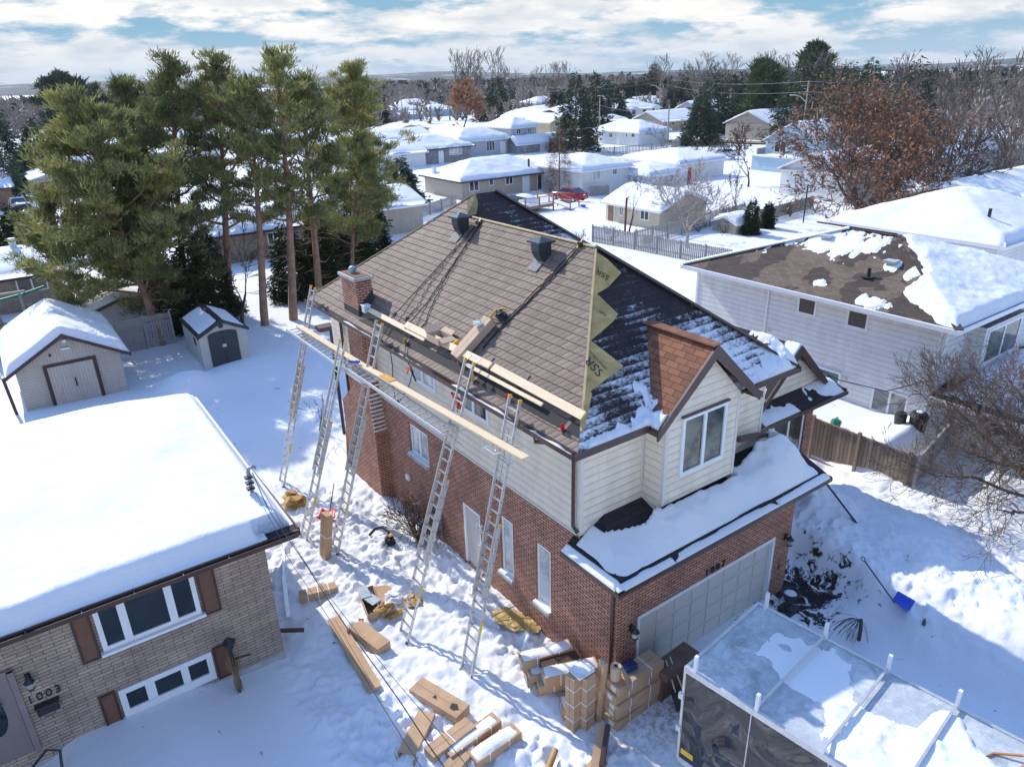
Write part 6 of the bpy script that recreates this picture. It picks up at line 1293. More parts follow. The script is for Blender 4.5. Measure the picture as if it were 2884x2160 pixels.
    for (cx_, cy_, hh_, r_, m) in chim:
        zb = float(rz(np.array([cx_]), np.array([cy_]))[0]); c_ = MB().box(cx_-r_, cy_-r_, zb-0.3, cx_+r_, cy_+r_, zb+hh_).build('chimney', m, ro); MB().box(cx_-r_-.05, cy_-r_-.05, zb+hh_, cx_+r_+.05, cy_+r_+.05, zb+hh_+.08).build('chimney_cap', CONC, c_)
    return o
# --- white two storey house on the right ---------------------------------
WH = thing('white_house', 'two storey white sided house at the right, its brown roof half cleared of snow', 'house', (20, 1.5, 0))
w = MB(); w.poly([(16.72, 12.5, -0.3), (16.72, 1.5, -0.3), (16.72, 1.5, 4.98), (16.72, 12.5, 4.98)]); w.poly([(16.72, 1.5, -0.3), (25.2, 1.5, -0.3), (25.2, 1.5, 4.98), (16.72, 1.5, 4.98)]); w.poly([(25.2, 1.5, -.3), (25.2, 12.5, -.3), (25.2, 12.5, 4.98), (25.2, 1.5, 4.98)]); w.poly([(25.2, 12.5, -.3), (16.72, 12.5, -.3), (16.72, 12.5, 4.98), (25.2, 12.5, 4.98)]); w.build('wall', SIDE_WHITE, WH)
MB().box(16.69, 1.47, -0.2, 16.80, 1.58, 4.98).build('corner_trim', WHITE, WH); MB().box(16.69, 12.42, -0.2, 16.80, 12.53, 4.98).build('corner_trim', WHITE, WH)
for y in (8.66, 1.62): 
    m = MB(); m.tube([(16.66, y, 4.95), (16.66, y, 0.3 if y < 2 else 0.3)], 0.04, 6); m.build('downspout', WHITE, WH)
window(WH, '-x', 16.72, 6.44, 7.28, 4.12, 4.84, plain("window_screen", (0.09, 0.075, 0.065), 0.6, var=0.3, scale=20), 0, w=0.08); window(WH, '-x', 16.72, 4.28, 5.14, 4.10, 4.82, plain("window_screen2", (0.09, 0.075, 0.065), 0.6, var=0.3, scale=20), 0, w=0.08)
window(WH, '-x', 16.72, 2.30, 3.66, 1.12, 2.12, glass_mat("frosty_glass", (0.12, 0.13, 0.13), curtain=(0.42, 0.43, 0.42), rough=0.1), 1, w=0.07)
d = MB().box(16.66, 5.06, 0.25, 16.715, 6.0, 2.12).build('green_door', plain("door_green", (0.10, 0.17, 0.14), 0.5, var=0.05), WH); m = MB(); m.box(16.65, 4.97, 0.2, 16.715, 5.055, 2.2); m.box(16.65, 6.0, 0.2, 16.715, 6.09, 2.2); m.box(16.65, 5.055, 2.12, 16.715, 6.0, 2.2); m.build('door_frame', WHITE, d)
MB().lathe((16.62, 8.4, 2.98), [(0.05, 0), (0.07, 0.06), (0.04, 0.12)], 8).lathe((16.60, 4.72, 1.95), [(0.05, 0), (0.08, 0.08), (0.05, 0.18)], 8).build('wall_light', ALU, WH)
wx0, wx1, wy0, wy1, we, wp = 16.1, 25.9, 0.9, 12.9, 5.17, 6.85; wsl = (wp-we)/4.9
def wz(X, Y): return we+wsl*np.minimum(np.minimum(X-wx0, wx1-X), np.minimum(Y-wy0, (wy1-Y)*1.0))
r = MB(); A, B_, C_, D = (wx0, wy0, we), (wx1, wy0, we), (wx1, wy1, we), (wx0, wy1, we); R1, R2_ = (21, 5.8, wp), (21, 8.0, wp)
for f in ((D, A, R1, R2_), (A, B_, R1), (B_, C_, R2_, R1), (C_, D, R2_)): r.poly(f[::1])
RO = r.build('roof', BRSHING, WH)
m = MB(); m.box(wx0-0.10, wy0-0.05, we-0.16, wx0, wy1+0.05, we+0.0); m.box(wx0, wy0-0.05, we-0.16, wx1, wy0, we); m.box(wx0, wy1, we-.16, wx1, wy1+.1, we+.03); m.build('gutter', WHITE, RO); MB().box(wx0, wy0, we-0.19, wx1, wy1, we-0.165).build('soffit', WHITE, RO)
m = MB(); m.bar((21, 5.8, wp+.02), (21, 8.0, wp+.02), 0.3, 0.03); m.bar((wx0, wy0, we+.02), (21, 5.8, wp+.02), 0.28, 0.03); m.build('ridge_caps', BRSHING, RO)
MB().bar((21.05, 6.0, wp+.05), (21.05, 9.6, wp+.05), 0.12, 0.05).build('ridge_vent', DKBROWN, RO)
MB().bar((wx0, wy1+0.03, we+.05), (20.9, 8.0, wp+.06), 0.25, 0.06).build('edge_snow', SNOW, RO)
def wth(X, Y):
    n = fbm(X, Y, 0.9, 4, 141, 0.6); f = X*0-1.0
    def blob(cx, cy, rx, ry, t, k=0.5): return t*sstep(1.05, 0.80, np.hypot((X-cx)/rx, (Y-cy)/ry)+k*1.7*fbm(X, Y*2.2, 1.6, 4, 148, 0.6))
    for b_ in (blob(19.9, 8.0, 1.0, 2.2, 0.06), blob(18.9, 4.9, .35, .3, 0.08), blob(16.9, 6.6, .25, .4, .07), blob(16.5, 4.0, .35, .6, .09), blob(19.0, 3.9, .9, .30, .05, .3), blob(18.7, 11.0, .5, 1.0, .03, 0.9)): f = np.maximum(f, b_-0.015)
    # the front slope and the near corner keep their deep snow
    fr = (Y-wy0)-(X-wx0)*0.93; e = np.minimum(np.minimum(X-wx0, wx1-X), Y-wy0)
    f2 = 0.22*sstep(0.0, 0.35, e)*sstep(0.35, -0.25, fr-1.0*np.exp(-((X-17.4)/1.3)**2)+0.5*n)*(1+0.5*n)
    return np.maximum(f, f2-0.012)
snow_blanket(wz, 16.1, 25.9, 0.92, 12.8, wth, 'roof_snow', RO, step=0.07)
for x, y, lb in ((19.9, 8.4, 0), (18.95, 4.95, 1)):
    z = float(wz(np.array([x]), np.array([y]))[0]); m = MB(); m.obox((x, y, z+0.14), 0.22, 0.24, 0.05); m.build('roof_vent', ALU, RO)
z = float(wz(np.array([17.9]), np.array([5.2]))[0]); m = MB().tube([(17.9, 5.2, z), (17.9, 5.2, z+0.38)], 0.07, 8); m.obox((17.9, 5.2, z+0.03), 0.2, 0.2, 0.02); m.build('vent_pipe', BLACK, RO)
# front bay and garage wing
w = MB(); w.poly([(18.3, 1.5, 2.6), (18.3, 0.9, 2.6), (18.3, 0.9, 4.75), (18.3, 1.5, 4.75)]); w.poly([(18.3, 0.9, 2.6), (21.6, 0.9, 2.6), (21.6, 0.9, 4.75), (18.3, 0.9, 4.75)]); w.poly([(21.6, 0.9, 2.6), (21.6, 1.5, 2.6), (21.6, 1.5, 4.75), (21.6, 0.9, 4.75)]); w.build('bay_wall', SIDE_WHITE, WH)
window(WH, '-y', 0.9, 18.5, 21.2, 3.3, 4.65, GLASS, 1, w=0.1)
w = MB(); w.box(16.75, -5.5, -0.3, 24, 1.49, 2.5); w.build('garage_wall', SIDE_WHITE, WH)
def wg(X, Y): return 2.55+0.16*np.minimum(np.minimum(X-16.3, 24.4-X), np.minimum(Y+6, 99))
r = MB(); r.poly([(16.3, -6, 2.55), (24.4, -6, 2.55), (20.35, -1.9, 3.2), (20.35, 1.49, 3.2)]) if False else None
r.poly([(16.3, 1.49, 2.55), (16.3, -6, 2.55), (20.3, -2.0, 3.2), (20.3, 1.49, 3.2)]); r.poly([(16.3, -6, 2.55), (24.4, -6, 2.55), (20.3, -2.0, 3.2)]); r.poly([(24.4, -6, 2.55), (24.4, 1.49, 2.55), (20.3, 1.49, 3.2), (20.3, -2, 3.2)])
gr2 = r.build('garage_roof', DKSHING, WH); MB().box(16.24, -6.05, 2.40, 16.3, 1.49, 2.56).box(16.3, -6.05, 2.4, 24.4, -6, 2.56).build('garage_gutter', WHITE, gr2)
snow_blanket(wg, 16.32, 24.3, -5.95, 1.45, lambda X, Y: 0.38*sstep(0.25, 1.1, np.minimum((X-16.3)*0.8+0.1*fbm(X, Y, 1, 3, 4), (1.49-Y)*0.9+0.4*fbm(X, Y, 1, 3, 5)))*sstep(0, .4, Y+6)*(1+0.5*fbm(X, Y, .6, 4, 6))-0.01, 'garage_roof_snow', gr2, step=0.1, mat=SNOWS)
# --- hip roofed house behind it -------------------------------------------
HB = house('white_bungalow', 'white house under a rounded hip of snow, behind the brown roofed house', 31.6, 41.0, 6.1, 14.6, 4.9, 6.5, 'hip', SIDE_WHITE, 0.35, 0.5, wins=[('-x', 7.2, 8.3, 3.6, 4.6, 1)])
MB().tube([(33.5, 7.6, 5.4), (33.5, 7.6, 6.25)], 0.09, 8).build('vent_pipe', BLACK, HB)
# --- background houses ------------------------------------------------------
TB = house('tan_bungalow', 'long tan bungalow with a brown deck, behind the roof peak', 36.85, 50.4, 65.25, 74.0, 1.95, 3.75, 'hip', SIDE_TAN, 0.30, 0.55, fascia=DKBROWN,
      wins=[('-y', 37.9, 39.25, .65, 1.92, 1), ('-y', 40.75, 41.4, 1.05, 1.9, 0), ('-y', 43.15, 44.25, .9, 1.85, 1), ('-y', 48.0, 50.2, -.2, 1.75, 2)], doors=[('-y', 45.75, 46.7, -.35, 1.82, WHITE)], chim=[(36.9, 71.5, 0.9, 0.22, WHITE)], step=0.25)
MB().tube([(47.2, 65.9, 2.2), (47.2, 65.9, 3.6)], 0.13, 8).build('flue', DKBROWN, TB)
house('grey_bungalow', 'grey brick bungalow with one wide white window, left of the two storey house', 48.0, 59.6, 98.43, 108, 2.5, 4.3, 'hip', BRICK_GREY, 0.30, 0.6, wins=[('-y', 55.3, 57.75, 1.25, 2.5, 2, GLASSC)], doors=[('-y', 53.3, 54.1, 0, 2.0, WHITE)], fascia=DKBROWN, step=0.3)
G2 = house('grey_two_storey', 'grey two storey house between its low bay wing and garage wing', 71.85, 77.6, 103.9, 112, 4.35, 5.95, 'hip', SIDE_GREY, 0.3, 0.7, wins=[('-y', 73.0, 74.0, 3.2, 4.05, 1), ('-y', 75.6, 76.4, 3.2, 4.05, 1)], step=0.3)
house('grey_living_wing', 'low gabled wing with a bay window joined to the grey two storey house', 60.5, 70.9, 103.7, 111, 2.75, 4.6, 'hip', SIDE_GREY, 0.35, 0.6, wins=[('-y', 66.2, 68.0, .7, 2.45, 2)], doors=[('-y', 69.3, 70.3, 0.1, 2.1, WHITE)], step=0.3)
house('grey_garage_wing', 'low brick wing with a white garage door, right of the grey two storey house', 71.0, 80.9, 101.0, 103.85, 2.0, 3.0, 'gx', BRICK_GREY, 0.30, 0.5, wins=[('-y', 72.6, 72.95, .4, 1.7, 0)], doors=[('-y', 76.3, 80.3, -.6, 1.6, WHITE)], step=0.3)
WM = house('white_bungalow', 'white house with a deep snow wave on its roof, behind the red car', 48.66, 56.2, 57.41, 66, 2.7, 4.1, 'hip', SIDE_WHITE, 0.30, 0.5, wins=[('-y', 50.3, 51.5, 1.45, 2.65, 1, GLASSC), ('-y', 53.45, 54.15, 1.8, 2.65, 1)], step=0.22)
house('white_side_wing', 'low white wing with a long window, right of the white house behind the red car', 56.3, 62.5, 54.2, 60, 1.75, 2.75, 'hip', SIDE_WHITE, 0.30, 0.4, wins=[('-y', 58.0, 61.5, .6, 1.5, 3, GLASSC)], step=0.22)
house('white_far_wing', 'snow covered low white house behind the bare birch crown', 64.5, 73.5, 57, 67, 2.2, 3.4, 'hip', SIDE_WHITE, 0.30, 0.5, step=0.28)
house('cream_garage', 'cream sided garage with two shuttered windows beside the bare birch', 39.75, 45.95, 36.6, 43.6, 1.95, 3.15, 'gy', SIDE_YEL if False else siding_mat("siding_cream_far", (0.60, 0.52, 0.40), 0.16, dark=0.85), 0.30, 0.45, wins=[('-x', 41.2, 41.8, .7, 1.7, 1), ('-x', 37.9, 39.0, .7, 1.65, 1)], doors=[('-x', 42.5, 43.3, -.1, 1.65, BRNWOOD)], step=0.16)
house('white_long_house', 'long white house with green window shutters beyond the picket fence', 94.65, 103, 94.4, 107, 2.5, 4.3, 'hip', SIDE_WHITE, 0.30, 0.5, wins=[('-x', 95.4, 96.3, 1.6, 2.4, 1), ('-x', 97.4, 97.8, 1.6, 2.4, 0), ('-x', 101.6, 102.5, 1.3, 2.2, 1), ('-x', 104.2, 105.7, 1.4, 2.3, 2)], doors=[('-x', 99.6, 100.3, -.3, 1.6, WHITE)], step=0.3)
house('pale_blue_house', 'pale blue gabled house with black patio doors, left of the big russet oak', 83.54, 98.0, 49.5, 58.0, 4.0, 6.3, 'gx', SIDE_BLUE, 0.18, 0.35, wins=[('-x', 54.6, 56.5, 2.2, 3.7, 1), ('-x', 52.2, 53.0, 2.95, 3.85, 0)], chim=[(90, 53, 0.5, 0.3, DKBROWN)], step=0.35)
dk = thing('balcony', 'snowy balcony box in front of the pale blue house', 'balcony', (82, 54, 0)); MB().box(80.6, 51.0, -0.5, 83.45, 57.9, 1.85).build('balcony_base', SIDE_BLUE, dk); MB().box(80.4, 50.9, 1.85, 83.5, 58.0, 2.02).build('snow', SNOW, dk); MB().box(81.5, 57.8, 2.02, 83.4, 57.9, 2.8).build('rail', GREYWOOD, dk); MB().box(81.5, 51.0, 2.02, 83.4, 51.1, 2.8).build('rail', GREYWOOD, dk)
house('white_gable_house', 'plain white gabled house front with a small door, below the pale blue house', 64.6, 79.0, 33.8, 41.85, 3.05, 4.75, 'gx', SIDE_WHITE, 0.18, 0.35, doors=[('-x', 40.0, 40.85, -.1, 1.85, plain("door_white2", (0.6, 0.62, 0.63), 0.5))], step=0.3)
BG = [
 ('brown_brick_bungalow', 'brown brick bungalow with a tall pipe chimney at the left edge, beyond the sheds', -22, -1.5, 46.2, 53.5, 2.4, 3.4, 'gx', BRICK2, [('-y', -8.6, -6.9, 1.2, 2.2, 1)]),
 ('brick_bungalow', 'brick bungalow cut by the left edge, behind a dark spruce', -22, -5.9, 98.5, 113, 2.5, 3.9, 'gx', brick_mat("brick_orange", (0.36, 0.17, 0.09), (0.28, 0.13, 0.07), (0.3, 0.25, 0.2)), []),
 ('white_garage', 'white garage with a dark red door near the left edge', -3.0, 4.5, 107.3, 116, 2.3, 3.3, 'gy', SIDE_WHITE, []),
 ('white_bungalow', 'white bungalow with one green window behind the red door garage', -2.0, 14, 129, 139, 2.5, 3.9, 'gx', SIDE_WHITE, [('-y', 0.2, 2.0, 1.2, 2.2, 0)]),
 ('grey_bungalow', 'grey bungalow farthest up the left column of houses', 2.0, 17, 158, 168, 2.5, 4.0, 'gx', SIDE_GREY, []),
 ('brown_bungalow', 'long snow roofed bungalow showing between the pine trunks, left part', 3.9, 13.5, 50.5, 56, 2.5, 3.7, 'gx', BRICK2, [('-y', 9, 10, 1, 2, 1)]),
 ('tan_bungalow', 'long snow roofed bungalow showing between the pine trunks, right part', 14.2, 24.5, 52.5, 60, 2.5, 3.7, 'gx', SIDE_TAN, []),
 ('white_bungalow', 'snowy bungalow behind the middle pine crowns', 17, 28, 131, 141, 2.6, 4.2, 'hip', SIDE_WHITE, []),
 ('teal_bungalow', 'far bungalow with pale teal walls left of the green pines row', 36, 50, 141, 152, 2.6, 4.2, 'gx', SIDE_BLUE, []),
 ('white_bungalow', 'white roofed bungalow glimpsed between the right pines', 38, 50, 97, 106, 2.5, 4.0, 'gx', SIDE_WHITE, []),
 ('teal_cottage', 'small teal sided cottage with a white door in the far middle', 117, 128, 237, 248, 2.7, 4.6, 'hip', SIDE_BLUE, [('-y', 119, 120.2, .8, 2.0, 0)]),
 ('teal_garage', 'low teal garage right of the teal cottage', 126.5, 138, 231, 240, 2.3, 3.9, 'hip', SIDE_BLUE, []),
 ('white_cottage', 'far white cottage behind the teal cottage', 131, 148, 260, 272, 3.0, 5.0, 'hip', SIDE_WHITE, [('-y', 136, 138, 1.6, 2.5, 1)]),
 ('grey_cottage', 'farthest grey cottage up the slope on the left of the middle street', 136, 150, 298, 312, 3.0, 5.2, 'gx', SIDE_GREY, []),
 ('beige_shed', 'low beige shed with a snowy gable below the brown oak', 72, 82, 152, 160, 2.0, 3.0, 'gy', SIDE_TAN, []),
 ('grey_shed', 'second low snow covered shed below the brown oak', 62, 72, 145, 151, 2.0, 3.0, 'gy', SIDE_GREY, []),
 ('snowy_shed', 'dome shaped snowy shed beyond the brown yard fence', 113, 120, 222, 228, 1.8, 2.6, 'hip', SIDE_GREY, []),
 ('brown_house', 'brown brick house with two snowy roof vents right of the brown oak', 132, 147, 176, 188, 2.5, 4.0, 'hip', brick_mat("brick_rust", (0.36, 0.17, 0.09), (0.28, 0.13, 0.07), (0.3, 0.25, 0.2)), []),
 ('brown_gable_house', 'brown gabled house with a deep snow roof behind the grey two storey house', 113, 124, 152, 166, 2.6, 4.3, 'gy', BRNWOOD, []),
 ('white_teal_house', 'white house with a teal gable, right of the brown gabled house', 151, 168, 180, 192, 3.0, 5.0, 'gx', SIDE_WHITE, [('-y', 158, 160, 1.8, 2.7, 1)]),
 ('yellow_house', 'yellow gabled house with one window, left of the tall dark spruce', 100.8, 108.5, 129, 139, 3.0, 4.6, 'gy', SIDE_YEL, [('-y', 102.3, 103.5, 1.9, 2.9, 1)]),
 ('yellow_bungalow', 'yellow bungalow under a snowy hip roof, right of the tall dark spruce', 118, 129, 133, 143, 2.0, 3.8, 'hip', SIDE_YEL, []),
 ('white_two_storey', 'white house with three small windows above the long white house', 135, 147, 139, 150, 4.0, 6.0, 'hip', SIDE_WHITE, [('-y', 136.5, 138, 2.6, 3.7, 0), ('-y', 140.5, 142, 2.6, 3.7, 0), ('-y', 144, 145, 2.8, 3.8, 0)]),
 ('brick_hall', 'long low brick building with a chimney far behind the white houses', 178, 200, 176, 186, 3.2, 5.0, 'gx', brick_mat("brick_hall", (0.34, 0.15, 0.08), (0.26, 0.11, 0.06), (0.3, 0.25, 0.2)), []),
 ('beige_bungalow', 'beige bungalow with a porch right of the long white house', 124, 137, 116, 126, 2.4, 4.3, 'gx', SIDE_TAN, [('-y', 127, 128, 1.2, 2.0, 0), ('-y', 131, 134, .8, 2.0, 2)]),
 ('cream_gable_house', 'cream gabled house with a dark base across the far street', 128, 140, 101, 110, 3.2, 5.2, 'gx', SIDE_YEL if False else SIDE_TAN, []),
 ('grey_roofed_house', 'house with a pale blue tinged snow roof behind the utility pole at the right', 118, 134, 82, 93, 3.2, 5.4, 'gx', SIDE_TAN, []),
 ('white_bungalow', 'white bungalow showing through the big russet oak', 84, 102, 35, 44, 2.9, 4.5, 'gx', SIDE_WHITE, []),
 ('tan_bungalow', 'tan bungalow showing under the dark spreading tree at the right', 60, 79, 18.5, 26, 2.2, 3.3, 'gx', SIDE_TAN, []),
 ('grey_bungalow', 'snow roofed house glimpsed at the far right through the bare trees', 104, 125, 34, 46, 2.8, 4.6, 'gx', SIDE_GREY, []),
 ('grey_bungalow', 'second snow roofed house up the rise behind the oaks at the right', 112, 135, 58, 69, 3.0, 5.0, 'gx', SIDE_GREY, []),
 ('small_far_house', 'tiny far house left of the five tall poplars', 92, 104, 262, 272, 3, 4.6, 'gx', SIDE_TAN, []),
 ('small_far_house', 'tiny far house under the leftmost tall poplar', 110, 121, 282, 292, 3, 4.8, 'hip', SIDE_WHITE, []),
 ('small_far_house', 'tiny far house between the two far left poles', 118, 130, 312, 322, 3, 5, 'gx', SIDE_GREY, []),
 ('small_far_house', 'tiny far white house behind the white teal house', 176, 190, 205, 215, 3, 5, 'gx', SIDE_WHITE, []),
 ('small_far_house', 'tiny far house seen through the bare middle skyline trees', 168, 181, 222, 232, 3, 5, 'hip', SIDE_TAN, []),
 ('small_far_house', 'tiny far house left of the brick building with a chimney', 160, 172, 190, 199, 3, 4.8, 'gx', SIDE_WHITE, []),
 ('small_far_house', 'tiny far house right of the brick building with a chimney', 206, 219, 168, 178, 3, 5, 'hip', SIDE_WHITE, []),
 ('small_far_house', 'tiny far house above the beige porch bungalow', 160, 172, 136, 145, 3, 5, 'gx', SIDE_GREY, []),
 ('small_far_house', 'tiny far house left of the big soft green pine', 150, 162, 118, 127, 3, 5, 'gx', SIDE_WHITE, []),
 ('small_far_house', 'tiny far house behind the yellow gabled house', 128, 139, 158, 167, 3, 4.8, 'hip', SIDE_WHITE, []),
 ('small_far_house', 'tiny far house above the round dark cedars', 100, 112, 238, 247, 3, 4.8, 'hip', SIDE_WHITE, []),
 ('small_far_house', 'tiny far house over the bright green pine tip', 72, 84, 225, 234, 3, 4.8, 'gx', SIDE_WHITE, []),
 ('small_far_house', 'low snowy house between the grey sheds and the grey brick bungalow', 54, 66, 122, 131, 2.4, 3.9, 'gx', SIDE_WHITE, []),
 ('small_far_house', 'low snowy house right behind the dark blue spruce', 40, 52, 112, 121, 2.4, 3.9, 'gx', SIDE_TAN, []),
 ('small_far_house', 'snowy house roof just left of the lone blue green pine', 3, 14, 190, 199, 2.6, 4.2, 'gx', SIDE_WHITE, []),
 ('small_far_house', 'snowy house roof right of the leaning pole at the left', 24, 36, 168, 178, 2.6, 4.2, 'gx', SIDE_GREY, []),
]
for row in BG:
    nm, lb, x0, x1, y0, y1, h, pk, rf, mt, wn = row
    o = house(nm, lb, x0, x1, y0, y1, h, pk, rf, mt, 0.28, 0.45, wins=wn, trim=WHITE, step=0.45, fascia=DKBROWN if 'brick' in nm or 'brown' in nm else None)
    if 'red door' in lb and nm == 'white_garage': MB().box(-2.2, 107.2, -.3, 1.2, 107.29, 1.75).build('garage_door', plain("door_dark_red", (0.22, 0.01, 0.025), 0.5), o)
    if 'pipe chimney' in lb: MB().tube([(-8.1, 49.6, 2.9), (-8.1, 49.6, 4.15)], 0.22, 10).build('chimney', plain("pipe_white", (0.6, 0.6, 0.58), 0.6), o)
    if nm == 'brick_hall': MB().box(188, 179, 4.5, 189, 180, 6.6).build('chimney', BRNWOOD, o)
# deck with rails behind the roof peak
dk = thing('wooden_deck', 'brown wooden deck with white balusters and a snow heap on it', 'deck', (38, 54, 0))
MB().box(36.4, 52.2, 0.30, 40.2, 58.0, 0.55).build('deck_frame', DECKWOOD, dk); MB().box(36.5, 52.3, 0.551, 40.1, 57.9, 0.66).build('deck_snow', SNOW, dk)
for x, y in ((36.45, 52.25), (38.3, 52.25), (40.15, 52.25), (40.15, 55), (36.45, 55.5)): MB().box(x-.06, y-.06, -.3, x+.06, y+.06, 1.5).build('post', DECKWOOD, dk)
MB().box(36.4, 52.2, 1.38, 40.2, 52.3, 1.45).box(36.4, 52.2, .72, 40.2, 52.28, .78).box(40.1, 52.2, 1.38, 40.2, 56, 1.45).box(36.4, 52.2, 1.38, 36.5, 56, 1.45).build('hand_rail', DECKWOOD, dk)
m = MB(); q = 36.6
while q < 40.1: m.box(q, 52.22, .78, q+.03, 52.26, 1.38); q += 0.17
m.build('balusters', ALU, dk)
snow_blanket(lambda X, Y: 0.65+0*X, 37.0, 39.8, 53, 57, lambda X, Y: 0.85*np.clip(1-((X-38.4)/1.3)**2-((Y-55)/1.8)**2, 0, 1)**.6-0.02, 'snow_heap', dk, step=.15)
gz_ = thing('gazebo', 'grey hip topped garden cabinet beside the wooden deck', 'gazebo', (35.8, 54, 0)); MB().box(35.2, 53.2, 0, 36.3, 54.3, 1.35).build('cabinet', plain("cabinet_grey", (0.35, 0.36, 0.34), 0.6), gz_); m = MB(); 
for p, q in (((34.6, 52.6), (36.9, 52.6)), ((36.9, 52.6), (36.9, 54.9)), ((36.9, 54.9), (34.6, 54.9)), ((34.6, 54.9), (34.6, 52.6))): m.poly([(p[0], p[1], 1.45), (q[0], q[1], 1.45), (35.75, 53.75, 1.8)])
m.box(34.6, 52.6, 1.38, 36.9, 54.9, 1.448); m.build('top', DKMETAL, gz_)
st = thing('deck_stairs', 'snowy wooden stairs with rails going down right of the deck', 'stairs', (41, 51.5, 0)); m = MB(); 
for sx in (40.3, 41.5): m.bar((sx, 53.2, 1.45), (sx+0.6, 50.2, 0.75), .08); m.bar((sx+.55, 50.3, -.2), (sx+.55, 50.3, .85), .1); m.bar((sx, 53.2, 0), (sx, 53.2, 1.5), .1)
m.build('rail', DECKWOOD, st); MB().prism([(40.35, 53.2, .6), (40.95, 50.2, .1), (41.95, 50.2, .1), (41.35, 53.2, .6)], (0, 0, .12)).build('snowy_steps', SNOW, st)
tag(MB().lathe((42.6, 50.3, 0), [(.25, 0), (.32, .35), (.34, .36)], 10).build('blue_tub', BLUE), 'blue tub half sunk in snow right of the deck stairs', 'tub')
# ------------------------------------------------------------------ cars
def car(name, label, loc, rz, paint, snowy=False, suv=False):
    o = thing(name, label, 'car', loc); M = Matrix.Translation(Vector(loc))@Matrix.Rotation(rz, 4, 'Z')
    # profile along x (front +x), cross sections
    sec = [(-2.2, .35, .75, .80), (-2.15, .30, .95, .84), (-1.6, .25, 1.02, .88), (-0.9, .25, 1.02, .90), (0.9, .25, .98, .90), (1.7, .25, .88, .86), (2.15, .30, .72, .80), (2.25, .35, .6, .72)]
    b = MB(); i0 = 0
    for x, zb, zt, hw in sec:
        for (u, z) in ((-hw*.92, zb), (-hw, (zb+zt)/2), (-hw*.94, zt), (0, zt+.03), (hw*.94, zt), (hw, (zb+zt)/2), (hw*.92, zb)): b.v.append(tuple(M@Vector((x, u, z))))
    for k in range(len(sec)-1):
        for j in range(7): a = k*7+j; c = k*7+(j+1) % 7; b.f.append((a, c, c+7, a+7))
    b.f.append(tuple(range(7))[::-1]); b.f.append(tuple((len(sec)-1)*7+j for j in range(7)))
    bo = b.build('body', paint, o, smooth=True)
    cb = MB(); hh = 1.42 if not suv else 1.6
    low = [(-1.55, .80), (0.95, .80)]; c_ = [(-1.75, 1.0, .80), (-0.95, hh, .62), (0.25, hh, .62), (1.05, .97, .80)]
    for x, z, u in c_:
        for s in (-1, 1): cb.v.append(tuple(M@Vector((x, s*u, z))))
    cb.f += [(2, 4, 5, 3)]; cb.build('roof', paint, o)
    g = MB(); v_ = cb.v
    g.v = list(v_); g.f = [(0, 2, 3, 1), (4, 6, 7, 5), (0, 6, 4, 2), (1, 3, 5, 7)]; g.build('windows', GLASSD, o)
    pl = MB()
    for s in (-1, 1):
        for xa in (-0.95, -0.3, 0.25): pl.bar(M@Vector((xa, s*.635, hh-.0)), M@Vector((xa*1.0-(.0 if xa > -.9 else .7)+(.7 if xa > .2 else 0), s*.81, 1.0)), .05)
    pl.build('pillars', paint, o)
    for x in (-1.35, 1.4):
        for s in (-1, 1):
            w = MB(); c = M@Vector((x, s*.80, .31)); ax = (M.to_3x3()@Vector((0, 1, 0))); fx = M.to_3x3()@Vector((1, 0, 0)); n = 16
            w.prism([c-ax*.1+fx*.31*math.cos(2*math.pi*i/n)+Vector((0, 0, .31*math.sin(2*math.pi*i/n))) for i in range(n)], ax*.2); wo = w.build('wheel', BLACK, o)
            w = MB(); w.prism([c-ax*.105+fx*.18*math.cos(2*math.pi*i/n)+Vector((0, 0, .18*math.sin(2*math.pi*i/n))) for i in range(n)], ax*.21); w.build('rim', ALU, wo)
    for s in (-1, 1):
        t_ = MB(); t_.obox(M@Vector((-2.19, s*.60, .85)), .03, .16, .08, M=M.to_3x3()); t_.build('tail_light', RED, o); t_ = MB(); t_.obox(M@Vector((2.17, s*.58, .64)), .04, .16, .06, M=M.to_3x3()); t_.build('headlight', WHITE, o)
    t_ = MB(); t_.obox(M@Vector((-2.215, 0, .82)), .01, .18, .07, M=M.to_3x3()); t_.build('plate', WHITE, o)
    return o
CARRED = plain("car_paint_red", (0.30, 0.008, 0.012), 0.18, var=0.05); CARWHITE = plain("car_paint_white", (0.75, 0.76, 0.78), 0.25, var=0.02)
car('parked_car', 'dark red saloon parked on the snow between the deck and the cream garage', (44.75, 55.2, 0.02), R(100), CARRED)
car('parked_car', 'white car parked by the snowbanks of the far street', (87.6, 68.6, 0.25), R(150), CARWHITE)
tk = car('pickup_truck', 'white pickup seen from behind near the left edge', (-5.5, 88.2, 0.1), R(92), CARWHITE, suv=True); tk['category'] = 'truck'
car('parked_car', 'snow covered white car parked in front of the white pickup at the left', (-5.7, 95.5, 0.1), R(92), CARWHITE)
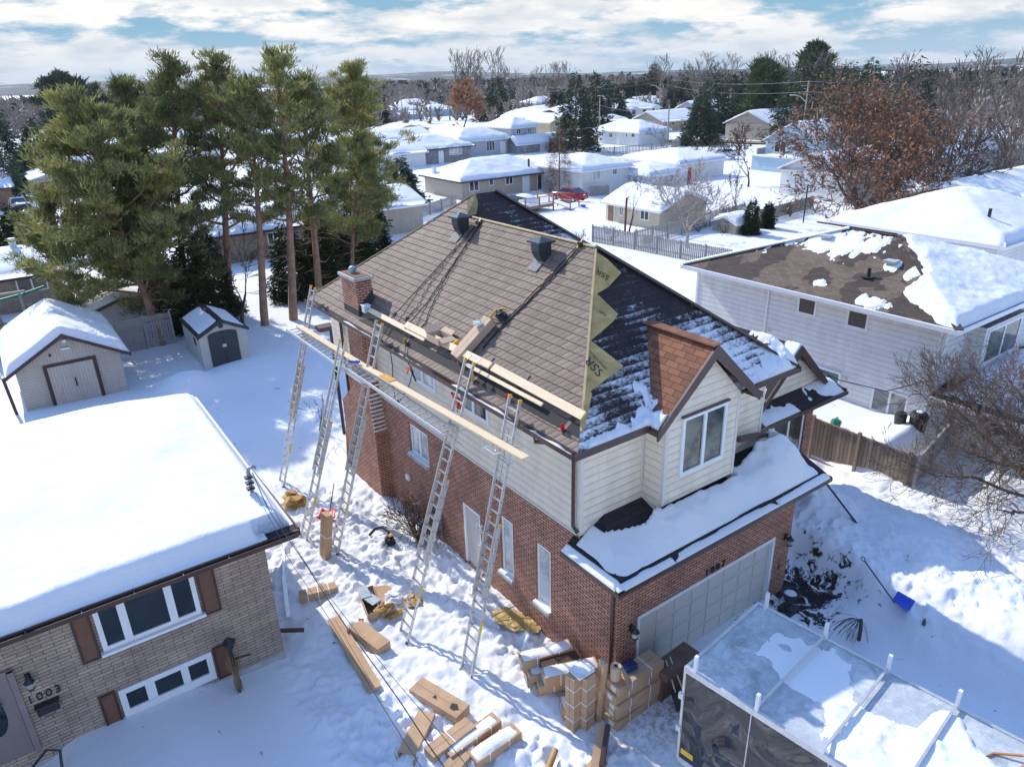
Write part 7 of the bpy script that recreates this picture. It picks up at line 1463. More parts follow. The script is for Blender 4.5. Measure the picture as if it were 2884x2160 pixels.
# ------------------------------------------------------------------ streets
ROADM = plain("street_surface", (0.20, 0.17, 0.14), 0.9, var=0.35, scale=0.7)
def strip(name, pts, w, mat, z=0.06):
    m = MB(); P = [Vector((x, y, 0)) for x, y in pts]; Lf = []; Rg = []
    for i, p in enumerate(P):
        d = (P[min(i+1, len(P)-1)]-P[max(i-1, 0)]).normalized(); n = Vector((-d.y, d.x, 0)); Lf.append(p+n*w/2); Rg.append(p-n*w/2)
    for i in range(len(P)-1):
        k = max(1, int((P[i+1]-P[i]).length/1.5))
        for s in range(k):
            a, b = s/k, (s+1)/k; q = [Rg[i].lerp(Rg[i+1], a), Rg[i].lerp(Rg[i+1], b), Lf[i].lerp(Lf[i+1], b), Lf[i].lerp(Lf[i+1], a)]; m.poly([(c.x, c.y, gz(P[i].lerp(P[i+1], a).x, P[i].lerp(P[i+1], a).y)*0.0+z+0.25) for c in q])
    return struct(m.build(name, mat))
strip('street', [(94, 112), (101, 102), (107.5, 92), (110.5, 84), (113, 72), (117, 58)], 4.0, ROADM, 0.14)
# ------------------------------------------------------------------ fences
board_fence('picket_fence', 'grey picket fence running in front of the snowy roof corner of the white house', (32.2, 37.0), (33.9, 24.0), 1.35, GREYWOOD, 0.12, 0.05, 2.2)
board_fence('picket_fence', 'sunlit grey fence with gaps behind the bare birch', (33.4, 33.2), (50.4, 35.6), 1.35, GREYWOOD, 0.12, 0.10, 2.2)
board_fence('picket_fence', 'brown fence in front of the two small cedars at the right', (48.5, 33.0), (60, 34.5), 1.2, GREYWOOD, 0.12, 0.06, 2.2)
board_fence('picket_fence', 'open slat fence in front of the long white house', (79, 87.5), (93.5, 85), 1.3, GREYWOOD, 0.16, 0.14, 2.6)
board_fence('picket_fence', 'right part of the open slat fence before the long white house', (93.7, 85), (104.5, 91), 1.3, GREYWOOD, 0.16, 0.14, 2.6)
board_fence('board_fence', 'brown board fence by the pines across the far street', (76.5, 99), (93, 104), 1.5, BRNWOOD, 0.2, 0.0, 2.6)
board_fence('board_fence', 'orange brown board fence in the far middle yard', (97, 208), (113, 222), 1.5, BRNWOOD, 0.25, 0.0, 4)
board_fence('board_fence', 'short brown gate beside the red car', (48.7, 56.2), (51.0, 55.4), 1.1, GREYWOOD, 0.14, 0.0, 1.1)
board_fence('board_fence', 'blue tinged fence between the pines and the tan bungalow', (15.5, 50.5), (34, 62), 1.2, GREYWOOD, 0.14, 0.08, 2.6)
board_fence('wire_fence', 'dark low fence in the shade below the big russet oak', (60, 29.5), (74, 33), 1.1, DKMETAL, 0.05, 0.12, 2.6)
board_fence('brown_rail_fence', 'orange brown rail fence at the right edge behind the snowy hip roof', (68, 19.5), (86, 17), 1.2, BRNWOOD, 0.2, 0.0, 3)
gh_ = house('garden_hut', 'small cream garden hut with a snow cap left of the two small cedars', 43.2, 45.9, 30.9, 33.4, 1.0, 1.5, 'gx', SIDE_TAN, 0.3, 0.15, cat='shed', step=0.12)
# ------------------------------------------------------------------ poles and wires
POLE = plain("pole_wood", (0.30, 0.29, 0.25), 0.8, var=0.2)
def pole(x, y, h, label, arm=True, lamp=None, trans=False, r=0.14, name='utility_pole'):
    o = thing(name, label, 'utility pole', (x, y, 0), 'utility poles with wires'); MB().tube([(x, y, -0.5), (x, y, h)], [r*1.2, r*0.8], 8).build('pole', POLE, o)
    if arm: MB().bar((x-1.0, y+0.6, h-0.7), (x+1.0, y-0.6, h-0.7), 0.1, 0.1).build('crossarm', POLE, o)
    if trans: MB().lathe((x+0.35, y-0.2, h*0.66), [(0.25, 0), (0.28, 0.1), (0.28, 0.8), (0.15, 0.9)], 10).build('transformer', ALU, o)
    if lamp: MB().tube([(x, y, h*0.72), (x-1.0, y+0.5, h*0.80), (x-1.9, y+1.0, h*0.82)], 0.05, 5).build('lamp_arm', ALU, o); MB().obox((x-2.1, y+1.1, h*0.82), .4, .15, .07, R(-28)).build('lamp_head', ALU, o)
    return o
PL = [(99.3, 62.8, 11.2, 'tall wooden pole with a street lamp behind the pale blue house', True, True, False), (95.0, 87.4, 7.6, 'pale pole standing behind the open slat fence', False, None, False), (119.2, 135.9, 10.6, 'pole left of the tall dark spruce, carrying several wires', True, None, False), (151.5, 143.5, 11.5, 'pole with a grey transformer and a street lamp', True, True, True), (132.8, 194.2, 10.2, 'pole with a street lamp right of the brown oak', True, True, False), (112, 222, 10.5, 'left far pole near the teal cottage', True, None, False), (124, 246, 10.8, 'second far pole behind the teal cottage', True, None, False), (20.1, 228.2, 7.5, 'leaning pole above the left column of houses', True, None, False), (111.4, 213.1, 4.0, 'short post beside the orange brown fence', False, None, False), (106, 118, 8, 'thin pole between the yellow houses', False, None, False)]
for p in PL: pole(*p[:4], arm=p[4], lamp=p[5], trans=p[6])
def wire(a, b, sag, label, r=0.02):
    a = Vector(a); b = Vector(b); tag(MB().tube([a.lerp(b, i/12)-Vector((0, 0, 4*sag*(i/12)*(1-i/12))) for i in range(13)], r, 3, cap=False).build('overhead_wire', ALUD), label, 'wire', 'overhead wires')
tops = {k: PL[k][:3] for k in range(10)}
def tw(i, j, dz, sag, lab): wire((tops[i][0], tops[i][1], tops[i][2]-dz), (tops[j][0], tops[j][1], tops[j][2]-dz), sag, lab, 0.02)
tw(0, 3, 0.1, 1.0, 'upper wire from the lamp pole at the right to the transformer pole'); tw(0, 3, 1.6, 1.2, 'lower wire from the lamp pole at the right to the transformer pole'); tw(3, 4, 0.1, 1.5, 'upper wire from the transformer pole to the pole by the brown oak'); tw(3, 4, 1.2, 1.5, 'lower wire from the transformer pole to the pole by the brown oak'); tw(4, 6, 0.1, 1.5, 'wire from the pole by the brown oak to the teal cottage'); tw(4, 5, 1.5, 1.5, 'lower wire from the pole by the brown oak to the left far pole')
wire((99.3, 62.8, 11.1), (135, 38, 11.6), 1.0, 'wire running from the lamp pole into the trees at the right', 0.03); wire((99.3, 62.8, 9.6), (135, 38, 10.0), 1.0, 'lower wire running from the lamp pole into the trees at the right', 0.03); wire((119.2, 135.9, 10), (165, 180, 10), 1.0, 'wire behind the tall dark spruce', 0.03)
wire((95, 87.4, 5.2), (60, 103, 4.5), 0.8, 'sagging wire in front of the long white house and the two storey house', 0.02); wire((95, 87.4, 6.2), (106, 118, 6.5), .5, 'wire from the pale pole to the thin pole', .02)
# posts in the yards
tag(MB().bar((36.0, 37.1, -0.3), (36.0, 37.0, 3.3), 0.13).build('red_post', plain("post_rust", (0.16, 0.03, 0.025), 0.7)), 'rust red post beside the small bare tree', 'post')
tag(MB().bar((52.3, 30.4, -0.3), (52.3, 30.4, 3.4), 0.09).build('thin_post', DKMETAL), 'thin dark post standing in front of the big russet oak', 'post')
tag(MB().bar((61.9, 52.8, 0.2), (61.9, 52.8, 2.3), 0.3).build('folded_umbrella', plain("umbrella_red", (0.35, 0.03, 0.03), 0.7)), 'folded red garden umbrella behind the birch', 'umbrella')
# left yard things
t = thing('clothes_frame', 'white wooden swing frame in the left yard beyond the garden shed', 'frame', (-9.5, 41, 0))
for a, b_ in (((-9.9, 41.0, 0), (-9.9, 42.5, 2.1)), ((-9.9, 44.0, 0), (-9.9, 42.5, 2.1)), ((-8.6, 41.0, 0), (-8.6, 42.5, 2.1)), ((-8.6, 44.0, 0), (-8.6, 42.5, 2.1)), ((-10.2, 42.5, 2.1), (-8.3, 42.5, 2.1))): MB().bar(a, b_, 0.14).build('beam', GREYWOOD, t)
t = thing('garden_table', 'snow capped garden table on one wooden leg in the left yard', 'table', (-9.0, 35.5, 0)); MB().box(-9.6, 35.0, 0.55, -8.5, 36.0, 0.62).box(-9.15, 35.4, -.2, -8.95, 35.6, 0.55).build('table', DKBROWN, t); MB().box(-9.55, 35.05, .62, -8.55, 35.95, .85).build('snow', SNOW, t)
t = thing('spool', 'pale round tub lid leaning among yard clutter', 'tub', (-7.9, 34.2, 0)); m = MB(); m.prism([(-7.9+.4*math.cos(2*math.pi*i/18), 34.2+.15*math.sin(2*math.pi*i/18), .45+.38*math.sin(2*math.pi*i/18)) for i in range(18)], (0, .12, 0)); m.build('lid', plain("tub_grey", (.4, .42, .42), .5), t)
tag(MB().tube([(-12, 42.5, 1.5), (-8.5, 43.5, 1.7), (-7.2, 44.5, 1.75)], 0.09, 6).build('tarp_roll', GREENP), 'green rolled tarp in front of the brown brick bungalow', 'tarp')
t = thing('snowy_boat', 'dark covered tub under snow at the left edge of the yard', 'tub', (-11, 38, 0)); MB().lathe((-10.8, 37.6, -.1), [(1.0, 0), (1.1, .5), (1.1, .55)], 18).build('tub_body', BLACK, t); MB().lathe((-10.8, 37.6, .45), [(1.05, 0), (.9, .18), (.2, .26)], 18).build('snow', SNOW, t)
t = thing('basketball_stand', 'dark slender stand at the rear left corner of the house', 'stand', (1.2, 16.2, 0)); MB().tube([(0.6, 16.6, 0), (0.6, 16.6, 4.6)], 0.07, 6).build('pole', BLACK, t); MB().obox((0.3, 16.4, 4.7), .3, .25, .08).build('bracket', DKBROWN, t)
# ================================================================== trees
BARK_PINE = plain("pine_bark", (0.27, 0.16, 0.105), 0.9, var=0.35, scale=3, bmp=0.4, bs=12)
BARK = plain("grey_bark", (0.155, 0.13, 0.115), 0.9, var=0.3, scale=4)
BARKD = plain("dark_bark", (0.085, 0.062, 0.052), 0.9, var=0.3, scale=4)
BARKL = plain("pale_bark", (0.36, 0.31, 0.27), 0.9, var=0.3, scale=4)
NEEDLE = leaf_mat("scots_pine_needles", [(0.08, 0.10, 0.05), (0.17, 0.19, 0.075), (0.31, 0.305, 0.11), (0.48, 0.43, 0.15)], trans=0.35)
NEEDLED = leaf_mat("dark_needles", [(0.018, 0.034, 0.020), (0.04, 0.065, 0.033), (0.08, 0.105, 0.045)], trans=0.12)
NEEDLEB = leaf_mat("blue_green_needles", [(0.022, 0.042, 0.03), (0.045, 0.075, 0.045), (0.08, 0.11, 0.06)], trans=0.15)
CEDARL = leaf_mat("cedar_foliage", [(0.012, 0.022, 0.010), (0.028, 0.045, 0.016), (0.055, 0.07, 0.024)], trans=0.1)
RUSSET = leaf_mat("russet_leaves", [(0.17, 0.08, 0.045), (0.30, 0.15, 0.08), (0.46, 0.25, 0.14)], trans=0.3)
RUSSET2 = leaf_mat("dull_russet_leaves", [(0.10, 0.05, 0.03), (0.16, 0.085, 0.05), (0.22, 0.12, 0.07)], trans=0.2)
LARCH = leaf_mat("larch_twigs", [(0.11, 0.055, 0.035), (0.17, 0.09, 0.055)])
def quads(C, L_, Wd, rs, D=None, spread=0.9):
    """one elongated leaf per centre; D = preferred direction"""
    N = len(C); d = rs.normal(size=(N, 3)); 
    if D is not None: d = D+spread*d*0.6
    d /= np.linalg.norm(d, axis=1)[:, None]+1e-9; r = rs.normal(size=(N, 3)); s = np.cross(d, r); s /= np.linalg.norm(s, axis=1)[:, None]+1e-9
    l = (L_*(0.6+0.8*rs.rand(N)))[:, None]; w = (Wd*(0.6+0.8*rs.rand(N)))[:, None]
    V = np.stack([C-s*w*0.5, C+s*w*0.5, C+d*l+s*w*0.22, C+d*l-s*w*0.22], 1).reshape(-1, 3); F_ = np.arange(4*N).reshape(-1, 4)
    return V, F_
def segmesh(S_, n=4):
    """S_: (N,8) p0,p1,r0,r1"""
    S_ = np.asarray(S_, float); a = S_[:, :3]; b = S_[:, 3:6]; r0 = S_[:, 6]; r1 = S_[:, 7]; N = len(a)
    d = b-a; d /= np.linalg.norm(d, axis=1)[:, None]+1e-9; up = np.tile([0.0, 0, 1], (N, 1)); up[np.abs(d[:, 2]) > .9] = (1, 0, 0)
    x = np.cross(d, up); x /= np.linalg.norm(x, axis=1)[:, None]; y = np.cross(d, x); V = np.empty((N, 2*n, 3)); F_ = np.empty((N, n, 4), int)
    for j in range(n):
        t = 2*math.pi*j/n; o = x*math.cos(t)+y*math.sin(t); V[:, j] = a+o*r0[:, None]; V[:, n+j] = b+o*r1[:, None]; k = (j+1) % n; F_[:, j] = np.arange(N)[:, None]*2*n+np.array([j, k, n+k, n+j])
    return V.reshape(-1, 3), F_.reshape(-1, 4)
def rotv(v, axis, ang):
    axis = axis/np.linalg.norm(axis); return v*math.cos(ang)+np.cross(axis, v)*math.sin(ang)+axis*np.dot(axis, v)*(1-math.cos(ang))
def branching(rs, p, d, ln, r, depth, out, tips, spread=0.6, up=0.15, kids=(2, 4), shrink=0.72, nseg=4, wob=0.16, rmin=0.012, lmin=0.22):
    pts = [p]; 
    for i in range(nseg):
        d = d+rs.normal(size=3)*wob; d[2] += up*0.25; d /= np.linalg.norm(d); q = p+d*ln/nseg; ra = r*(1-0.55*i/nseg); rb = r*(1-0.55*(i+1)/nseg)
        out.append([*p, *q, max(ra, rmin), max(rb, rmin)]); p = q; pts.append((q, d.copy(), rb))
    if depth == 0 or ln < lmin: tips.append((p, d)); return
    nk = rs.randint(kids[0], kids[1]+1)
    for k in range(nk):
        if k == 0: q, dd, rb = pts[-1]
        else: q, dd, rb = pts[rs.randint(max(1, nseg-2), nseg+1)]
        ax = np.cross(dd, rs.normal(size=3)); nd = rotv(dd, ax, spread*(0.5+0.9*rs.rand())*(0.55 if k == 0 else 1))
        branching(rs, q, nd, ln*shrink*(0.75+0.4*rs.rand()), max(rb*0.8 if k == 0 else rb*0.6, rmin), depth-1, out, tips, spread, up, kids, shrink, max(2, nseg-1), wob, rmin, lmin)
    if depth > 1:   # side twigs
        for (q, dd, rb) in pts[1:-1]:
            if rs.rand() < 0.5:
                ax = np.cross(dd, rs.normal(size=3)); nd = rotv(dd, ax, 0.9); branching(rs, q, nd, ln*0.4, rb*0.35, min(1, depth-2), out, tips, spread, up, kids, shrink, 2, wob, rmin, lmin)
def bare_tree(seed, H, depth=5, spread=0.55, up=0.2, trunk=0.28, r=None, kids=(2, 3), shrink=0.74, rmin=0.012, lean=(0, 0), wob=0.13, limbs=0, limb_z=0.3):
    rs = np.random.RandomState(seed); out = []; tips = []; r = r or H*0.022
    d0 = np.array([lean[0], lean[1], 1.0]); d0 /= np.linalg.norm(d0)
    if limbs:
        p = np.zeros(3); q = p+d0*H*limb_z; out.append([*p-d0*0.4, *q, r*1.2, r*0.9])
        for k in range(limbs):
            a = 2*math.pi*(k+rs.rand()*0.6)/limbs; nd = np.array([math.cos(a)*spread*1.1, math.sin(a)*spread*1.1, 0.65+0.5*rs.rand()]); nd /= np.linalg.norm(nd)
            branching(rs, q-d0*H*0.06*rs.rand(), nd, H*0.32, r*0.62, depth-1, out, tips, spread, up, kids, shrink, 4, wob, rmin)
    else:
        out.append([0, 0, -0.5, 0, 0, 0.1, r*1.3, r*1.1]); branching(rs, np.zeros(3), d0, H*trunk*1.3, r, depth, out, tips, spread, up, kids, shrink, 4, wob, rmin)
    S_ = np.array(out); z = max(S_[:, 5].max(), 0.1); k = H/z; S_[:, :6] *= k
    T = np.array([t[0] for t in tips])*k; D = np.array([t[1] for t in tips]); return S_, T, D
def pine(seed, H, R_, start=0.32, lean=(0, 0), nl=46, dens=1.0, tuft=(0.30, 0.055), sparse=0.0, flat=0.40, offx=(0, 0), clump=0.50):
    """tall irregular pine: trunk, crooked limbs, clumps of needle tufts at the limb ends"""
    rs = np.random.RandomState(seed); S_ = []; C = []; D = []
    def tr(t): return np.array([lean[0]*H*t+0.25*math.sin(2.2*t+seed)*t*H/12, lean[1]*H*t+0.25*math.cos(3*t+seed)*t*H/12, H*t])
    n = 14; r0 = 0.019*H
    for q_ in range(26):
        t_ = 0.12+(start-0.05)*rs.rand(); a_ = rs.rand()*6.28; l_ = 0.5+1.2*rs.rand(); p_ = tr(t_); m_ = p_+np.array([math.cos(a_)*l_*.5, math.sin(a_)*l_*.5, -.05]); S_.append([*p_, *m_, .022, .014]); S_.append([*m_, *(m_+np.array([math.cos(a_+.5)*l_*.5, math.sin(a_+.5)*l_*.5, .1*rs.normal()])), .014, .009])
    for i in range(n): S_.append([*(tr(i/n)-(np.array([0, 0, .5]) if i == 0 else 0)), *tr((i+1)/n), r0*(1-0.85*i/n), r0*(1-0.85*(i+1)/n)])
    for k in range(nl):
        t = start+(1-start)*((k+rs.rand())/nl)**0.9; t = min(t, 0.985); p = tr(t); a = k*2.4+rs.rand()*0.9
        f = (t-start)/(1-start); prof = (0.55+0.45*math.sin(min(1, f*1.5+0.15)*math.pi*0.62))*(1-f**2.6*0.78)
        ln = R_*prof*(0.55+0.6*rs.rand()); el = 0.15+0.75*f+rs.normal()*0.12
        d = np.array([math.cos(a)*math.cos(el), math.sin(a)*math.cos(el), math.sin(el)]); d[:2] += np.array(offx)*0.35; d /= np.linalg.norm(d)
        pts = [p]; q = p.copy(); rr = r0*(1-0.85*t)*0.42+0.012
        for i in range(5):
            d = d+rs.normal(size=3)*0.13+np.array([0, 0, 0.05]); d /= np.linalg.norm(d); q2 = q+d*ln/5; S_.append([*q, *q2, max(rr*(1-i/6), .012), max(rr*(1-(i+1)/6), .010)]); q = q2; pts.append(q)
        nc = max(2, int(ln*2.1*dens))
        for c in range(nc):
            s = 0.35+0.65*(c+rs.rand())/nc; i = min(4, int(s*5)); b = pts[i]+(pts[i+1]-pts[i])*(s*5-i)
            side = rs.normal(size=3)*np.array([1, 1, .45]); side /= np.linalg.norm(side); cp = b+side*ln*0.24*rs.rand()+np.array([0, 0, .1]); S_.append([*b, *cp, 0.018, 0.010])
            if rs.rand() < sparse+0.26: continue
            m = int((26+16*rs.rand())*dens); rad = clump*(0.6+0.55*rs.rand()); g = rs.normal(size=(m, 3))*np.array([1, 1, flat])*rad*0.52; C.append(cp+g); D.append(g/rad*0.9+np.array([0, 0, 0.85])+d*0.4)
    # top leader shoots
    for k in range(13):
        b0 = tr(0.90+0.08*rs.rand()); cp = b0+np.array([rs.normal()*0.45, rs.normal()*0.45, 0.5+0.75*rs.rand()]); f_ = rs.rand(16)[:, None]; C.append(b0+(cp-b0)*f_+rs.normal(size=(16, 3))*0.07); D.append(np.tile([0, 0, 1.2], (16, 1))+rs.normal(size=(16, 3))*.3); S_.append([*b0, *cp, .02, .012])
    C = np.concatenate(C); D = np.concatenate(D); return np.array(S_), C, D
def emit_tree(name, label, loc, S_, leaf=None, bark=BARK, leafm=None, group=None, cat='tree', n=4, L_=0.3, Wd=0.06, per=1, rs=None, spread=0.9, leafname='crown', twig=False, rz=0.0):
    o = thing(name, label, cat, loc, group); loc = np.array(loc)
    V, F_ = segmesh(S_, n)
    if leaf is None:   # thick wood = trunk, thin wood = crown
        thick = (S_[:, 6] > np.percentile(S_[:, 6], 100)*0.30)
        for nm, msk in (('trunk', thick), ('crown', ~thick)):
            if msk.sum() == 0: continue
            V, F_ = segmesh(S_[msk], n if nm == 'trunk' else 3); mesh_obj(nm, V+loc, F_, bark, o, uv=False)
    else:
        mesh_obj('trunk', V+loc, F_, bark, o, uv=False)
        C, D = leaf; rs = rs or np.random.RandomState(1)
        if per > 1: C = np.repeat(C, per, 0)+rs.normal(size=(len(C)*per, 3))*L_*0.3; D = np.repeat(D, per, 0)
        V, F_ = quads(C, L_, Wd, rs, D, spread); mesh_obj(leafname, V+loc, F_, leafm, o, uv=False)
    return o
def mk_pine(seed, loc, H, R_, label, group='tall pines behind the sheds', mat=NEEDLE, L_=0.21, Wd=0.05, **k):
    S_, C, D = pine(seed, H, R_, **k); return emit_tree('pine_tree', label, (loc[0], loc[1], gz(*loc)), S_, (C, D), BARK_PINE, mat, group, n=6, L_=L_, Wd=Wd, per=4, rs=np.random.RandomState(seed), spread=0.8)
mk_pine(11, (-2.85, 33.2), 12.0, 4.6, 'leftmost big pine, its lopsided crown reaching over the clothes yard', lean=(-0.10, 0.05), start=0.22, nl=60, dens=1.35, offx=(-1.2, 0))
mk_pine(12, (-0.4, 38.0), 14.2, 3.9, 'pine with the highest left crown, second from the left', lean=(0.10, 0), start=0.28, nl=50, dens=1.1)
mk_pine(13, (1.9, 37.0), 14.2, 3.6, 'pine between the resin shed and the sky gap, third from the left', lean=(0.10, 0), start=0.34, nl=42, dens=1.0)
mk_pine(14, (2.7, 32.9), 13.2, 3.0, 'slim pine with a bare crooked trunk rising from the sunny snow', lean=(0.09, 0), start=0.42, nl=34, dens=0.95)
mk_pine(15, (4.4, 32.8), 14.4, 3.1, 'slim pine with a bare trunk right of the crooked one, topmost of all', lean=(0.11, 0.0), start=0.38, nl=38, dens=0.95)
mk_pine(16, (6.8, 34.5), 13.0, 4.0, 'pine with a thick forked trunk behind the chimney', lean=(0.08, 0.02), start=0.34, nl=46, dens=1.0)
mk_pine(17, (13.6, 42.5), 13.8, 4.3, 'bright green pine at the right end of the pines', lean=(0.06, 0), start=0.22, nl=56, dens=1.15)
mk_pine(18, (9.9, 36.6), 9.4, 3.6, 'lower pine whose branches reach towards the tan bungalow', lean=(0.16, 0), start=0.30, nl=40, dens=1.1, offx=(1.0, 0))
mk_pine(19, (-5.8, 36.5), 7.6, 3.2, 'low yellow green pine bough mass at the left of the pines', lean=(-0.08, 0), start=0.2, nl=36, dens=1.1, offx=(-0.8, 0))
mk_pine(20, (-0.9, 41.5), 13.2, 3.2, 'pine standing behind the two leftmost pines', lean=(0.02, 0), start=0.38, nl=40, dens=1.1)
mk_pine(27, (-1.6, 35.0), 9.6, 3.6, 'wide low pine filling the gap between the two leftmost trunks', lean=(-0.06, 0), start=0.16, nl=46, dens=1.25, offx=(-0.6, 0))
# cedar and spruce ----------------------------------------------------
def cone(seed, H, R_, n, prof=0.9, droop=-0.25, base=0.05, layers=None, jitter=0.25):
    rs = np.random.RandomState(seed); t = base+(1-base)*(1-np.sqrt(1-rs.rand(n)))**prof if False else base+(1-base)*(1-np.sqrt(rs.rand(n)))
    if layers: t = np.clip((np.floor(t*layers)+0.75*rs.rand(n)**2)/layers, base, 1)
    a = rs.rand(n)*6.283; rr = R_*(1-t)**prof*(0.30+0.70*np.sqrt(rs.rand(n)))*(1+jitter*np.sin(a*3+t*17+seed))*(1+0.15*rs.normal(size=n))+0.05
    C = np.stack([rr*np.cos(a), rr*np.sin(a), H*t-0.22*rr], 1); D = np.stack([np.cos(a), np.sin(a), np.full(n, droop)], 1)*1.1
    S_ = np.array([[0, 0, -0.5, 0, 0, H*.5, .018*H, .012*H], [0, 0, H*.5, 0, 0, H*.99, .012*H, .02]]); return S_, C, D
def mk_cone(seed, loc, H, R_, label, mat=NEEDLED, n=2600, name='spruce_tree', group=None, L_=0.45, Wd=0.16, **k):
    S_, C, D = cone(seed, H, R_, n, **k); return emit_tree(name, label, (loc[0], loc[1], 0.0), S_, (C, D), BARK_PINE, mat, group, n=5, L_=L_, Wd=Wd, per=2, rs=np.random.RandomState(seed), spread=0.7)
CG = 'dark cedars at the foot of the pines'
for k, (x, y, H_, R_, lb) in enumerate([(-0.4, 34.6, 6.0, 1.4, 'dark cedar right behind the resin shed'), (0.9, 36.2, 5.6, 1.3, 'dark cedar behind the right side of the resin shed'), (-1.9, 35.8, 5.2, 1.3, 'dark cedar over the lattice fence'), (6.2, 37.3, 5.2, 1.4, 'cedar left of the forked pine trunk'), (8.3, 37.6, 5.4, 1.4, 'cedar right of the forked pine trunk'), (10.2, 39.4, 5.8, 1.5, 'cedar behind the left roof hip'), (12.6, 41.5, 5.6, 1.5, 'cedar at the foot of the bright green pine'), (15.6, 44.5, 5.2, 1.4, 'cedar farthest right of the pine group')]):
    mk_cone(30+k, (x, y), H_, R_, lb, CEDARL, 2600, 'cedar_tree', CG, L_=0.26, Wd=0.10, prof=0.55, base=0.02)
mk_cone(41, (44.3, 30.2), 3.1, 0.62, 'left one of the two small cedars by the brown fence', CEDARL, 1500, 'cedar_tree', None, 0.2, 0.09, prof=0.5, base=0.02)
mk_cone(42, (47.6, 30.9), 2.4, 0.50, 'right one of the two small cedars by the brown fence', CEDARL, 1400, 'cedar_tree', None, 0.2, 0.09, prof=0.5, base=0.02)
mk_cone(43, (29.5, 66.0), 5.4, 2.3, 'dark blue spruce left of the tan bungalow, beyond the pines', NEEDLEB, 2400, layers=10)
SG = 'conifers of the middle distance'
conif = [(80.9, 96.5, 13.8, 4.4, 'tall dense dark spruce right of the yellow gabled house', NEEDLED, 0.8), (110.1, 124, 13.8, 4.0, 'narrow dark spruce just behind the tall dense one', NEEDLED, 1.0), (131.7, 140.8, 11, 5.6, 'wide snow dusted spruce left of the white house with three windows', NEEDLEB, 1.0), (200, 204.9, 10.6, 3.5, 'first spruce of the far dark row', NEEDLED, .9), (201.8, 200.6, 11.3, 3.6, 'second spruce of the far dark row', NEEDLED, .9), (203.4, 196.8, 15.6, 3.6, 'tallest pointed spruce of the far dark row', NEEDLED, 1.0), (198.5, 208.4, 9.0, 3.6, 'lowest spruce at the left of the far dark row', NEEDLED, .9), (206, 192, 11, 3.6, 'spruce right of the tallest one in the far row', NEEDLED, .9), (195, 212, 10, 3.8, 'rounded spruce left of the far dark row', NEEDLED, .9),
 (183.6, 167.4, 10.7, 4.4, 'spruce right of the transformer pole', NEEDLED, .9), (175.1, 155.8, 11.4, 4.6, 'broad spruce behind the beige bungalow', NEEDLED, .8), (103.2, 86.8, 10.3, 3.8, 'spruce with a brown top at the end of the slat fence', NEEDLEB, .9), (124.7, 103, 13.2, 4.8, 'dark pine behind the spruce with a brown top', NEEDLED, .7), (132.3, 103.4, 11.4, 4.6, 'dark pine right of the cream gabled house', NEEDLED, .7), (128.9, 97, 12.1, 4.6, 'dark pine left of the big soft green pine', NEEDLED, .7),
 (115.2, 75, 14.3, 5.0, 'dark pine behind the lamp pole', NEEDLED, .6), (93.8, 52.9, 14.0, 4.4, 'dark pine left behind the big russet oak', NEEDLED, .6), (108, 66, 14.5, 4.2, 'dark pine rising over the middle of the big russet oak', NEEDLED, .6), (89, 40.9, 14.3, 4.4, 'dark pine top right of the big russet oak', NEEDLED, .6), (126.4, 187.1, 12.8, 6.5, 'dark conifer behind the brown oak of the middle', NEEDLED, .7), (143, 178, 9, 3.6, 'cedar clump right of the brown oak of the middle', CEDARL, .5), (150, 172, 9.5, 4.0, 'second cedar clump right of the brown oak', CEDARL, .5), (88, 205, 9.5, 6, 'round dark cedar left of the brown oak of the middle', CEDARL, .45), (96, 212, 9, 5.5, 'second round dark cedar left of the brown oak', CEDARL, .45), (86, 300, 14, 5, 'distant pointed spruce above the teal cottage', NEEDLED, .9), (40, 240, 15, 5, 'distant spruce seen left of the bright green pine top', NEEDLED, .9), (-5.2, 125, 11.2, 4.2, 'dark spruce above the left edge houses', NEEDLEB, .8), (-0.2, 131, 8.7, 3.6, 'second dark spruce above the left edge houses', NEEDLEB, .8), (-7.6, 104, 10.5, 4.0, 'big dark tree at the left edge', NEEDLEB, .6), (-2.0, 118, 6.0, 3.2, 'bushy dark tree right of the left edge spruce', CEDARL, .5), (-7.3, 62, 5.0, 2.6, 'brownish spruce in front of the brick bungalow at the left edge', CEDARL, .9), (-11.5, 38.2, 3.4, 2.2, 'spruce boughs poking in at the left edge by the sheds', NEEDLE, .9), (240, 150, 17, 6, 'far conifer behind the lamp pole trees', NEEDLED, .8), (168, 92, 15, 5.5, 'tall conifer right of the lamp pole', NEEDLED, .7)]
for k, (x, y, H_, R_, lb, mt, pf) in enumerate(conif):
    dist = math.hypot(x+9, y+9); sz = max(0.42, dist*0.0040); mk_cone(60+k, (x, y), H_, R_, lb, mt, int(2600 if dist < 150 else 1500), 'conifer', SG, L_=sz, Wd=sz*0.34, prof=pf, layers=9 if pf >= .9 else None)
def mk_soft(seed, loc, H, R_, label, mat=NEEDLEB, sz=.6):
    S_, C, D = pine(seed, H, R_, start=0.12, nl=46, dens=1.0, clump=1.1, flat=.35); emit_tree('white_pine', label, (loc[0], loc[1], 0), S_, (C, D), BARKD, mat, SG, n=4, L_=sz, Wd=sz*.3, per=2, rs=np.random.RandomState(seed), spread=.8)
NEEDLEG = leaf_mat("soft_green_needles", [(0.03, 0.055, 0.025), (0.07, 0.11, 0.045), (0.12, 0.16, 0.065)], trans=0.2)
mk_soft(91, (128.1, 91.9), 13.1, 6.0, 'big soft green white pine left of the pale blue house', NEEDLEG, .75)
mk_soft(92, (174.8, 111), 17.1, 6.5, 'white pine with a rounded crown against the sky above the lamp pole', NEEDLEG, .95)
mk_soft(93, (16.1, 231), 14.6, 8.0, 'blue green pine standing alone above the left column of houses', NEEDLEB, 1.0)
